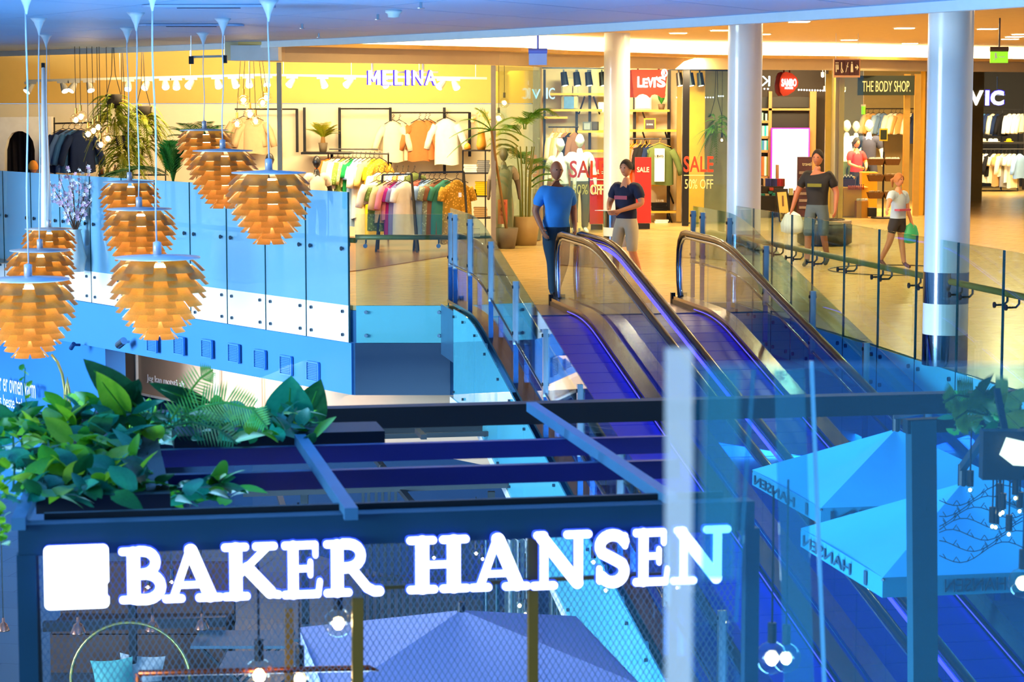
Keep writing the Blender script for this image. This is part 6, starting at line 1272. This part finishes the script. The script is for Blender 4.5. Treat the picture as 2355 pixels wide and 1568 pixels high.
r = leafmass('trailing_pothos', 'dense trailing pothos covering the left corner of the pergola', spots_, (.32, .28, .25, .25), 1.15)
for k in range(14):
    pts = [at(30 + 20 * k, 1000 + 10 * (k % 4), 10.8), at(34 + 20 * k, 1070, 10.2), at(30 + 22 * k, 1130, 9.8)]; MB().tube(pts, .006, 5).build('stem', lf[2], r)
spots_ = [(300 + rnd.random() * 430, 950 + rnd.random() * 72, 11.2 + rnd.random() * 1.0) for _ in range(170)] + [(270 + rnd.random() * 260, 1105 + rnd.random() * 55, 9.9 + rnd.random() * .6) for _ in range(70)]
leafmass('leafy_filler_plant', 'dark leafy filler plants spread along the pergola top', spots_, (.08, .27, .45, .2), 1.1, (500, 1020, 11.5))
spots_ = [(rnd.random() * 14 - 2, 1060 + rnd.random() * 190, 9.2) for _ in range(36)]
leafmass('hanging_vine', 'bright green vine hanging down outside the left post', spots_, (.6, .2, .1, .1), .55, (5, 1100, 9.2))
tb = MB(); a = at(60, 1130, 10.0); pl = empty('planter_trough', PG(1.0, 1.6, ZT), 'dark planter trough under the greenery on the pergola', 'planter')
for (u0, u1, v0, v1_) in ((.06, .62, .55, 2.4), (.7, 1.75, VB - 1.05, VB - .7)): MB().box(PG((u0 + u1) / 2, (v0 + v1_) / 2, ZT - .02), (u1 - u0, v1_ - v0, .07), U, V).build('trough', frame_in, pl)
# big leaves
def bigleaf(name, label, xb, yb, xt, yt, W_, Y, m, roll=0.0, nl=9):
    a = at(xb, yb, Y); b = at(xt, yt, Y - .1); d = b - a; L = d.length; d.normalize(); sd = d.cross(Vector((0, -1, 0))).normalized(); up = sd.cross(d); r = empty(name, a, label, 'plant', 'greenery on the pergola')
    mb = leafmesh(L, W_, True, .22, .12, nl); mb.v = [a + sd * v.x + d * v.y + up * (v.z - .01) for v in mb.v]; mb.build('leaf', m, r, True, False)
    MB().tube([a - ZZ * .14 + Vector((.02, .05, 0)), a, a.lerp(b, .8)], [.008, .007, .003], 6).build('stalk', lf[3], r)
bigleaf('broad_leaf_plant', 'dark pointed broad leaf rising above the pothos', 312, 932, 192, 832, .17, 11.4, lf[2]); bigleaf('broad_leaf_plant', 'bright yellow green broad leaf below the pointed one', 285, 945, 222, 862, .14, 11.2, lf[0])
bigleaf('broad_leaf_plant', 'large round teal leaf beside the back beam', 664, 975, 668, 872, .27, 12.0, leafmat('leaf_teal_big', '#17a078', '#39c08c', .3)); bigleaf('broad_leaf_plant', 'darker leaf behind the large round teal leaf', 700, 975, 735, 880, .2, 12.2, lf[2]); bigleaf('broad_leaf_plant', 'narrow dark leaf in the middle of the greenery', 470, 930, 345, 885, .1, 11.6, lf[2])
p = at(400, 975, 11.6); r = empty('fern_plant', p, 'feathery palm fern arching over the pergola beams', 'plant', 'greenery on the pergola')
fern_m = leafmat('fern_leaf', '#1f8a4a', '#5fc25a', .35); fern_d = leafmat('fern_dark', '#0c5a3a', '#1f7a48', .3)
def feather(xs, W_, m, n=22):
    mb = MB(); pts = [at(*q) for q in xs]; mb.tube(pts, .006, 5, False); N = len(pts) - 1
    for i in range(n):
        t = .08 + .9 * i / n; f = t * N; k = min(N - 1, int(f)); q = pts[k].lerp(pts[k + 1], f - k); tg = (pts[k + 1] - pts[k]).normalized(); ll = W_ * (math.sin(math.pi * min(1, .25 + .72 * t)) * .9 + .1)
        sd = tg.cross(Vector((0, -1, 0))).normalized()
        for s in (-1, 1):
            e = q + (sd * s * .9 + tg * .55 + Vector((0, -.25, 0))).normalized() * ll; w = tg * (W_ * .045)
            mb.add([q - w * .6, q + w * .6, q.lerp(e, .55) + w, e, q.lerp(e, .55) - w], [(0, 1, 2, 3, 4)])
    mb.build('frond', m, r, fix=False)
feather([(400, 975, 11.4), (460, 935, 11.2), (520, 925, 11.1), (580, 940, 11.0), (615, 985, 10.9)], .15, fern_m, 34); feather([(390, 970, 11.7), (425, 915, 11.6), (460, 870, 11.5), (490, 850, 11.5)], .12, leafmat('fern_pale', '#7fcf5a', '#b8e07a', .45), 20)
feather([(380, 985, 11.3), (440, 970, 11.1), (500, 985, 11.0), (545, 1020, 10.9)], .13, fern_d, 20); feather([(400, 985, 11.6), (340, 950, 11.5), (290, 960, 11.4), (250, 1000, 11.3)], .12, fern_d, 18)
p = at(60, 935, 10.9); r = empty('climbing_sprig', p, 'thin sprig with small leaves in front of the blue wall', 'plant', 'greenery on the pergola'); MB().tube([at(62, 935, 10.9), at(55, 895, 10.9), at(58, 845, 10.9)], .003, 5).build('stem', lf[3], r)
for k, y in enumerate((850, 862, 875, 888, 902, 915)): inst(LM[0 if k % 2 else 3, 1], 'leaf', r, at(56 + (8 if k % 2 else -8), y, 10.9) - p, (1.0, .2, k * 2.0), (.5,) * 3)
p = at(2270, 945, 12.6); r = empty('fern_plant', p, 'olive fern and leaves on the right end of the pergola', 'plant', 'greenery on the pergola')
olive_l = leafmat('leaf_olive', '#3a5a1a', '#6a8a1e', .3)
for xs in (((2270, 950, 12.4), (2240, 915, 12.2), (2200, 908, 12.1), (2170, 925, 12.0)), ((2280, 945, 12.4), (2290, 910, 12.2), (2320, 905, 12.1), (2350, 930, 12.0)), ((2270, 955, 12.3), (2225, 945, 12.1), (2195, 965, 12.0)), ((2280, 955, 12.3), (2310, 950, 12.1), (2345, 985, 12.0)), ((2275, 950, 12.4), (2265, 905, 12.3), (2245, 890, 12.2))): feather(list(xs), .17, olive_l, 26)
for k in range(60): inst(LM[2 if k % 3 else 3, k % 3], 'leaf', r, at(2190 + rnd.random() * 165, 915 + rnd.random() * 90, 12.2 + rnd.random() * .4) - p, (rnd.uniform(0, 1.2), rnd.uniform(-.5, .5), rnd.random() * 6.28), (.8,) * 3)
# flood light at the right
p = at(2318, 1050, 11.6); r = empty('flood_light', p, 'dark square flood light glowing warm at the right edge', 'light'); fx = Vector((.93, -.36, 0)); fy = Vector((.30, .78, -.55)).normalized()
pxbox(MB(), 2262, 992, 2372, 1104, 11.56, .1).build('housing', frame_in, r); pts = [at(x, y, 11.5) for x, y in ((2302, 1048), (2318, 1008), (2362, 1018), (2362, 1072), (2330, 1070))]; MB().prism([(q.x, q.z) for q in pts], 11.5, 11.54, (0, 0, 0), (1, 0, 0), (0, 0, 1), (0, 1, 0)).build('lens', mat('flood_lens', '#fff0d0', .4, emit=(1, .82, .5), es=1.7, var=0), r); MB().bar(p + ZZ * .05, p + Vector((.0, .3, .3)), .03, .03).build('bracket', frame_in, r)
# ------------------------------------------------------------------ hanging bulbs on the pergola
BG = 'clear globe bulbs of the cafe'
for k, (x, y, rr, Y, L) in enumerate(((778, 1432, .062, 9.6, 'clear globe bulb beside the brass mullion'), (596, 1552, .07, 9.7, 'clear globe bulb at the bottom edge, left of the pair'), (690, 1560, .06, 9.9, 'clear globe bulb at the bottom edge, right of the pair'), (1775, 1512, .075, 10.2, 'left of the two bright globe bulbs at the lower right'), (1808, 1512, .07, 10.5, 'right of the two bright globe bulbs at the lower right'), (2352, 1340, .07, 10.4, 'globe bulb at the right picture edge'))): globe(at(x, y, Y), rr, ZT - .05, L, BG, black, 3)
small_g = 'tiny warm bulbs strung over the cafe'
for k, (x, y, Y) in enumerate(((905, 1452, 19), (998, 1448, 19.5), (1068, 1455, 20), (1195, 1392, 18), (1208, 1412, 18.5), (1365, 1292, 18), (1393, 1357, 18.5), (1095, 1272, 20), (1110, 1285, 20.5), (998, 1282, 21), (1393, 1228, 21), (340, 1350, 20), (395, 1338, 20.5), (875, 1095, 24), (1205, 1145, 24))):
    globe(at(x, y, Y), .035, at(x, y, Y).z + .5, 'tiny warm bulb glowing behind the cafe name, %s of the string' % ORD[k], small_g, black)
for k, (x, y, Y) in enumerate(((2231, 1126, 13), (2335, 1145, 13.1), (2298, 1155, 13.2), (2306, 1178, 13), (2345, 1175, 13.1), (2282, 1210, 12.9), (2290, 1212, 13.1), (2320, 1228, 12.9), (2300, 1182, 13.1))):
    globe(at(x, y, Y), .022, ZT - .1, 'tiny warm bulb over the right parasols, %s of the string' % ORD[k], 'tiny warm bulbs over the parasols', black)
# copper bell pendants, hoop, copper pipe
coppr = mat('polished_copper', '#d08a70', .25, .9)
for k, (x, y, Y, w) in enumerate(((180, 1456, 23, 38), (351, 1450, 23.4, 36), (465, 1446, 23.6, 36), (8, 1450, 22.5, 30), (338, 1362, 25, 26), (440, 1352, 25, 26))):
    p = at(x, y, Y); q = w / FPX * Y / 2; r = empty('copper_pendant', p, ['first copper bell pendant under the cafe emblem', 'copper bell pendant under the first letter', 'copper bell pendant right of the brass hoop top', 'copper bell pendant outside the left post', 'small far copper pendant behind the first letters', 'small far copper pendant behind the second letter'][k], 'pendant lamp', 'copper bell pendants'); MB().lathe([(q, 0), (q * .95, .01), (q * .55, q * 1.1), (q * .22, q * 1.35), (q * .2, q * 2.0), (.005, q * 2.1)], 18, p).build('shade', coppr, r, True); MB().tube([p + ZZ * q * 2, p + ZZ * (q * 2 + 1.0)], .006, 5).build('cord', black, r); MB().ball(p + ZZ * .02, q * .3, 8, 6).build('bulb', glow, r)
c = at(300, 1566, 21.0); rr = 140 / FPX * 21; r = empty('brass_hoop', c - ZZ * rr, 'large thin brass hoop standing behind the mesh', 'hoop'); MB().tube([c + Vector((rr * math.cos(k / 24 * math.pi), 0, rr * math.sin(k / 24 * math.pi))) for k in range(49)], .016, 8).build('ring', mat('brass_bright', '#a89a5a', .3, .8), r, True); MB().tube([c - ZZ * rr, Vector((c.x, c.y, ZG))], .02, 8).build('foot', brass, r)
a = at(318, 1548, 9.6); b = at(850, 1536, 9.9); r = empty('copper_pipe', a, 'horizontal copper pipe low behind the mesh', 'pipe'); MB().tube([a, b], .014, 10).build('pipe', mat('pipe_copper', '#a5512a', .3, .8), r, True); MB().tube([b, b + Vector((.04, 0, -.012))], [.012, .004], 8).build('tip', mat('pipe_copper', '#a5512a'), r); MB().tube([a, a - ZZ * .3], .014, 8).build('drop', mat('pipe_copper', '#a5512a'), r)
# ------------------------------------------------------------------ seating area of the cafe on the lower floor
Ysf = 25.2; sof = mat('sofa_brown', '#5a4238', .8); r = empty('cafe_sofa', Vector((at(240, 1560, Ysf).x, Ysf, ZG)), 'long brown bench sofa at the lower left of the cafe', 'sofa')
a = at(110, 1520, Ysf); b = at(520, 1510, Ysf); cx_ = (a.x + b.x) / 2; w = b.x - a.x
MB().box((cx_, Ysf + .5, ZG + .22), (w, .7, .44)).build('seat_base', sof, r); MB().box((cx_, Ysf + .46, ZG + .48), (w - .04, .62, .1)).build('seat_cushion', sof, r); MB().box((cx_, Ysf + .85, ZG + .75), (w, .16, .7)).build('backrest', sof, r)
def pillow(p, s, m_, label, tilt):
    mb = MB(); mb.sheet(lambda u, v: Vector(((u - .5) * s * (1 + .12 * (abs(2 * v - 1) ** 2)), -.07 * (1 - abs(2 * u - 1) ** 2.5) * (1 - abs(2 * v - 1) ** 2.5), (v - .5) * s * (1 + .12 * (abs(2 * u - 1) ** 2)))), 8, 8); n = len(mb.v); mb.v += [Vector((q.x, -q.y, q.z)) for q in mb.v]; mb.f += [tuple(reversed([i + n for i in f])) for f in mb.f]
    ct, st = math.cos(tilt), math.sin(tilt); mb.v = [Vector((q.x * ct - q.z * st, q.y, q.x * st + q.z * ct)) + p for q in mb.v]; tag(mb.build('cushion', m_, None, True), label, 'cushion', 'cushions on the cafe sofa')
pillow(at(262, 1562, 24.9) , .42, mat('teal_cushion', '#5fb5b5', .8, var=.2, scale=20), 'teal cushion at the left on the cafe sofa', .1); pillow(at(325, 1556, 25.0), .45, mat('pale_print_cushion', '#b8c4cc', .8, var=.35, scale=25), 'pale printed cushion at the right on the cafe sofa', -.08)
for k, (x, y, L) in enumerate(((180, 1490, 'round rust backed chair, left under the copper pendants'), (455, 1478, 'round red backed chair, right under the copper pendants'))):
    p = at(x, y, 26.5); r = empty('cafe_chair', Vector((p.x, p.y, ZG)), L, 'chair', 'round backed cafe chairs'); z = p.z - ZG; MB().lathe([(.02, z - .35), (.24, z - .33), (.24, z - .27), (.05, z - .26)], 18, Vector((p.x, p.y, ZG))).build('seat', mat('rust_fabric', '#7a3a34', .8), r, True)
    MB().sheet(lambda u, v: Vector((p.x + .24 * math.sin((u - .5) * 3), p.y + .24 * math.cos((u - .5) * 3), p.z - .25 + .36 * v)), 10, 2).build('backrest', mat('rust_fabric', '#7a3a34'), r, True)
    for j in range(4): a_ = R(45 + 90 * j); MB().tube([Vector((p.x + .18 * math.cos(a_), p.y + .18 * math.sin(a_), p.z - .34)), Vector((p.x + .22 * math.cos(a_), p.y + .22 * math.sin(a_), ZG))], .016, 6).build('leg', black, r)
# dark slatted screen
sl_m = mat('slat_dark', '#1b2730', .5); r = empty('slat_screen', Vector((at(960, 1480, 25).x, 25, ZG)), 'dark screen of upright slats behind the cafe name', 'screen')
for k in range(17): x = 836 + k * 16.5; a = at(x, 1240, 25); MB().box((a.x, 25, (a.z + ZG) / 2), (.036, .06, a.z - ZG)).build('slat', sl_m, r)
for y in (1245, 1330): a = at(836, y, 25); b = at(1104, y - 4, 25); MB().bar(a, b, .05, .05).build('cross_rail', sl_m, r)
r = empty('pale_curtain', Vector((at(1200, 1450, 26).x, 26, ZG)), 'pale blue grey curtain hanging behind the slats', 'curtain')
for x0, x1, c_ in ((1110, 1150, '#6f9ab0'), (1160, 1225, '#b8c8cc'), (1262, 1300, '#a8b4b8')):
    a = at(x0, 1240, 26); b = at(x1, 1240, 26); MB().sheet(lambda u, v: Vector((a.x + (b.x - a.x) * u, 26 + .05 * math.sin(u * 22), a.z + (ZG - a.z) * v)), 24, 1).build('panel', mat('curtain_' + c_[1:], c_, .8), r, True)
for k, (xa, ya, xb, yb, Y) in enumerate(((1250, 1330, 1400, 1470, 24), (1330, 1250, 1380, 1330, 24.5))): r_ = tag(MB().bar(at(xa, ya, Y), at(xb, yb, Y), .12, .02).build('sloping_panel', mat('grey_panel', '#9aa6ac', .6)), ['pale sloping board beside the curtain, lower', 'pale sloping board beside the curtain, upper'][k], 'board')
# folding tables
for k, (x, y, Y, w) in enumerate(((560, 1470, 23.5, 1.0), (720, 1455, 24.5, .9), (620, 1520, 22.0, .9))):
    p = at(x, y, Y); zt_ = min(p.z, ZG + 1.05); r = empty('cafe_table', Vector((p.x, Y, ZG)), ['blue grey folding table left of the globe bulb', 'far folding table near the flowers', 'nearest folding table above the copper pipe'][k], 'table', 'folding cafe tables'); MB().box((p.x, Y, zt_), (w, .7, .03)).build('tabletop', mat('table_blue', '#4a6a80', .5), r)
    for sy in (-.3, .3):
        for s in (-1, 1): MB().bar((p.x - s * w * .42, Y + sy, zt_), (p.x + s * w * .42, Y + sy, ZG + .02), .03, .03).build('leg', sl_m, r)
p = at(885, 1475, 23.0); r = empty('flower_bouquet', p, 'purple and green flower bouquet behind the mesh', 'flowers'); MB().lathe([(.06, -.2), (.08, -.1), (.06, 0)], 12, p).build('vase', mat('vase_blue', '#5a8a9a', .4), r, True)
for k in range(40): a_ = k * 2.4; q = p + Vector((.15 * math.cos(a_) * (k % 7) / 7, .1 * math.sin(a_), .05 + .14 * ((k * 5) % 11) / 11)); MB().ball(q, .022, 6, 4).build('bloom', [mat('bloom_purple', '#8a3a8a', .7), mat('bloom_green', '#4a7a4a', .7), mat('bloom_pink', '#b86a9a', .7)][k % 3], r)
tag(MB().lathe([(.3, 0), (.3, .02), (.03, .03), (.03, .62), (.35, .64), (.35, .66)], 20, Vector((p.x, p.y, ZG))).build('pedestal', sl_m, None), 'round pedestal table under the flower bouquet', 'table')
# lower frame of dark beams seen through the pergola roof
r = empty('lower_canopy_frame', Vector((-1.2, 24.5, ZG)), 'dark slotted canopy frame on the lower floor behind the pergola', 'canopy frame')
for (xa, ya, xb, yb, Y, h, w) in ((700, 1000, 1140, 985, 25.6, .12, .1), (560, 1130, 1170, 1109, 24.0, .1, .1), (100, 1440, 520, 1428, 24.0, .1, .1), (640, 1010, 1150, 996, 25.2, .05, .05)): MB().bar(at(xa, ya, Y), at(xb, yb, Y), w, h).build('beam', mat('slotted_dark', '#20262e', .5), r)
for (xa, ya, xb, yb) in ((860, 1050, 950, 1160), (805, 1000, 830, 1015), (960, 990, 975, 1005), (640, 1130, 655, 1180)): MB().bar(at(xa, ya, 25.0), at(xb, yb, 23.6), .06, .05).build('cross_beam', mat('slotted_dark', '#20262e'), r)
for x in (835, 848, 865, 880, 895, 910): a = at(x, 1105, 24.5); b = at(x, 1158, 24.5); MB().bar(a, b, .03, .03, (0, 1, 0)).build('slat', sl_m, r)
for x in (300, 700, 1130): a = at(x, 1130, 25); MB().box((a.x, 25, (a.z + ZG) / 2), (.08, .08, a.z - ZG)).build('post', sl_m, r)
# ------------------------------------------------------------------ parasols
par_txt = mat('parasol_text', '#12354a', .7)
def parasol(c0, half, m_, label, txt=None, rise=.5, mirror=True, dark=None, vh=.12, arm=None, tx=(.3, .9)):
    # c0: upper near left corner of the canopy
    c0 = Vector(c0); mid = c0 + U * half + V * half; top = mid + ZZ * rise; cor = [mid + U * (a_ * half) + V * (b_ * half) for a_, b_ in ((-1, -1), (1, -1), (1, 1), (-1, 1))]
    r = empty('cafe_parasol', top if arm is not None else Vector((mid.x, mid.y, ZG)), label, 'parasol', 'cafe parasols')
    for k in range(4):
        p, q = cor[k], cor[(k + 1) % 4]
        MB().sheet(lambda u, v: p.lerp(q, u).lerp(top, v) - ZZ * (.04 * math.sin(math.pi * v) * (1 - abs(2 * u - 1)) + .015 * math.sin(math.pi * u) * (1 - v)), 6, 6).build('canopy_panel', m_, r, True)
        MB().sheet(lambda u, v: p.lerp(q, u) - ZZ * (vh * v), 6, 1).build('valance', dark or m_, r)
        MB().tube([p - ZZ * .015, top - ZZ * .02], .01, 6).build('rib', sl_m, r)
    if arm is None: MB().tube([Vector((mid.x, mid.y, ZG)), top + ZZ * .06], .028, 10).build('pole', sl_m, r); MB().lathe([(.3, 0), (.3, .06), (.05, .09)], 20, Vector((mid.x, mid.y, ZG))).build('base', sl_m, r)
    else: MB().tube([top - ZZ * .05, top + ZZ * .12], .03, 10).build('hub', sl_m, r); MB().bar(top + ZZ * .1, arm, .04, .05).build('added_arm', sl_m, r)
    if txt:
        w = half * 2; lettering(txt, c0 + U * (w * tx[0]) - V * .01 - ZZ * (vh * .84), U, (0, 0, 1), w * (tx[1] - tx[0]), vh * .66, par_txt, r, 'lettering', .02, .0, mirror, .003)
        lettering(txt, c0 + V * (w * .95) - U * .01 - ZZ * (vh * .84), -V, (0, 0, 1), w * .6, vh * .6, par_txt, r, 'lettering', .02, .0, mirror, .003)
        MB().box(c0 + V * (w * .18) - U * .008 - ZZ * (vh * .5), (.005, .05, vh * .7), U, V).build('printed_emblem', par_txt, r)
cyan_c = mat('parasol_cyan_light', '#4fc6f5', .8, var=.06); cyan_v = mat('parasol_valance', '#1c7c9c', .8)  # white canopies, their cyan light put into the colour
ZPV = -.315  # next two parasols are glass reflections built as solid canopies on added arms
parasol(G(1888, 1168, ZPV), .86, cyan_c, 'reflected cafe parasol built solid, mirrored name, farther of two', 'HANSEN', .42, True, cyan_v, .12, PG(URB - .35, VB, ZT - .06), (.04, .66))
parasol(G(2030, 1328, ZPV), .82, cyan_c, 'reflected cafe parasol built solid, mirrored name, nearer of two', 'HANSEN', .42, True, cyan_v, .125, PG(URB - .05, VB, ZT - .06), (.24, .48))
parasol(Vector((-1.2, 14.85, -1.33)), 1.05, mat('parasol_grey', '#8f92bd', .8, var=.12, scale=60), 'grey violet parasol roof low behind the mesh', None, .32, vh=.22)
r = empty('twig_garland', at(2260, 1260, 13.6), 'thin bare twig garland in front of the right parasol', 'garland')
for k in range(7):
    y0 = 1150 + k * 22; pts = [at(2160 + 16 * j, y0 + 18 * math.sin(j * .55 + k) - j * 2, 13.6) for j in range(13)]; MB().tube(pts, .003, 4).build('twig', mat('twig_dark', '#12303a', .8), r)
    for j in range(1, 12): MB().tube([pts[j], pts[j] + Vector((.02 * (-1) ** j, 0, .03))], .0025, 4).build('side_twig', mat('twig_dark', '#12303a'), r)
# tables and chairs under the parasols
tm = mat('teal_table', '#1d6a80', .5)
def cafe_table(p, w, label):
    r = empty('slatted_table', Vector((p.x, p.y, ZG)), label, 'table', 'slatted cafe tables'); z = ZG + .74
    for j in range(6): MB().box((p.x, p.y - .35 + .14 * j, z), (w, .12, .025)).build('tabletop_slat', tm, r)
    for sx in (-1, 1):
        for sy in (-.3, .3): MB().bar((p.x + sx * (w / 2 - .06), p.y + sy, z), (p.x + sx * (w / 2 - .03), p.y + sy, ZG), .03, .03).build('leg', sl_m, r)
def bistro(p, yaw, label):
    r = empty('bistro_chair', Vector((p.x, p.y, ZG)), label, 'chair', 'bistro chairs under the parasols')
    def q(x, y, z): return Vector((p.x + x * math.cos(yaw) - y * math.sin(yaw), p.y + x * math.sin(yaw) + y * math.cos(yaw), ZG + z))
    ax = Vector((math.cos(yaw), math.sin(yaw), 0)); ay = Vector((-math.sin(yaw), math.cos(yaw), 0)); MB().box(q(0, 0, .46), (.4, .4, .03), ax, ay).build('seat', tm, r)
    for sx in (-.18, .18):
        for sy in (-.18, .18): MB().bar(q(sx, sy, .46), q(sx * 1.1, sy * 1.1, 0), .025, .025).build('leg', sl_m, r)
        MB().bar(q(sx, .19, .46), q(sx, .24, .88), .025, .025).build('back_post', sl_m, r)
    for z in (.66, .75, .85): MB().bar(q(-.18, .22, z), q(.18, .22, z), .05, .015).build('back_slat', tm, r)
for k, (x, Y, dx) in enumerate(((2010, 25.6, 0), (2290, 23.0, 0))):
    p = Vector(((x - CX) / FPX * Y, Y, ZG)); cafe_table(p, .9, ['slatted teal table under the middle parasol', 'slatted teal table under the right parasol'][k])
    for j, (ox, oy, yw) in enumerate(((-.75, 0, R(90)), (.75, .1, R(-90)), (0, -.7, R(180)))): bistro(p + Vector((ox, oy, 0)), yw, ['left', 'right', 'front'][j] + ' bistro chair at the ' + ['middle', 'right'][k] + ' slatted table')
# ------------------------------------------------------------------ glazing close to the viewer, with blurred reflections built as strips
pale_refl = glass('pale_reflection_glass', (.92, .96, 1.0), base=.05, body=(.95, .95, .92), bodyfac=.34, rough=.4); nr = empty('near_glass_balustrade', at(1700, 1568, 3.0), 'near glass pane with strips standing in for blurred reflections', 'balustrade')
def nbar(x0, y0, x1, y1, Y, wpx, m_, name): w = wpx / FPX * Y; MB().bar(at(x0, y0, Y), at(x1, y1, Y), w, .012, (0, 1, 0)).build(name, m_, nr)
nbar(1561, 800, 1561, 1700, 3.0, 62, pale_refl, 'pale_reflection')
teal_refl = glass('teal_reflection', (.6, .85, .92), base=.04, body=(.05, .4, .55), bodyfac=.16)
nbar(1660, 850, 1650, 1330, 2.9, 80, glass('teal_reflection_band', (.55, .85, .92), base=.03, body=(.1, .5, .6), bodyfac=.12, rough=.3), 'reflection_band')
nbar(1733, 850, 1692, 1430, 7.5, 10, teal_refl, 'reflection_line'); nbar(1866, 830, 1897, 1600, 7.5, 9, mat('bright_reflection', '#9fd8f0', .2, .6), 'reflection_line'); nbar(1815, 850, 1838, 1600, 7.6, 70, teal_refl, 'reflection_band')
near_g = glass('cyan_haze_glass', (.78, .94, 1.0), base=.03, body=(.06, .55, .95), bodyfac=.03)  # faint cyan body colour put in as reflection haze
a = at(1594, 838, 3.0); b = at(2460, 1700, 3.0); MB().box(((a.x + b.x) / 2, 3.0, (a.z + b.z) / 2), (b.x - a.x, .012, a.z - b.z)).build('glass_pane', near_g, nr)
# arched brass tubes in front of the blue wall
r = empty('arched_lamp', at(150, 935, 17.0), 'thin brass arched tubes rising behind the greenery at the left', 'lamp')
for xs in (((118, 815), (132, 832), (143, 860), (149, 895), (151, 1000)), ((151, 1000), (152, 900), (155, 868), (159, 900), (162, 1000))): MB().tube([at(x, y, 17.0) for x, y in xs], .011, 8).build('tube', mat('brass_bright', '#a89a5a', .3, .8), r, True)
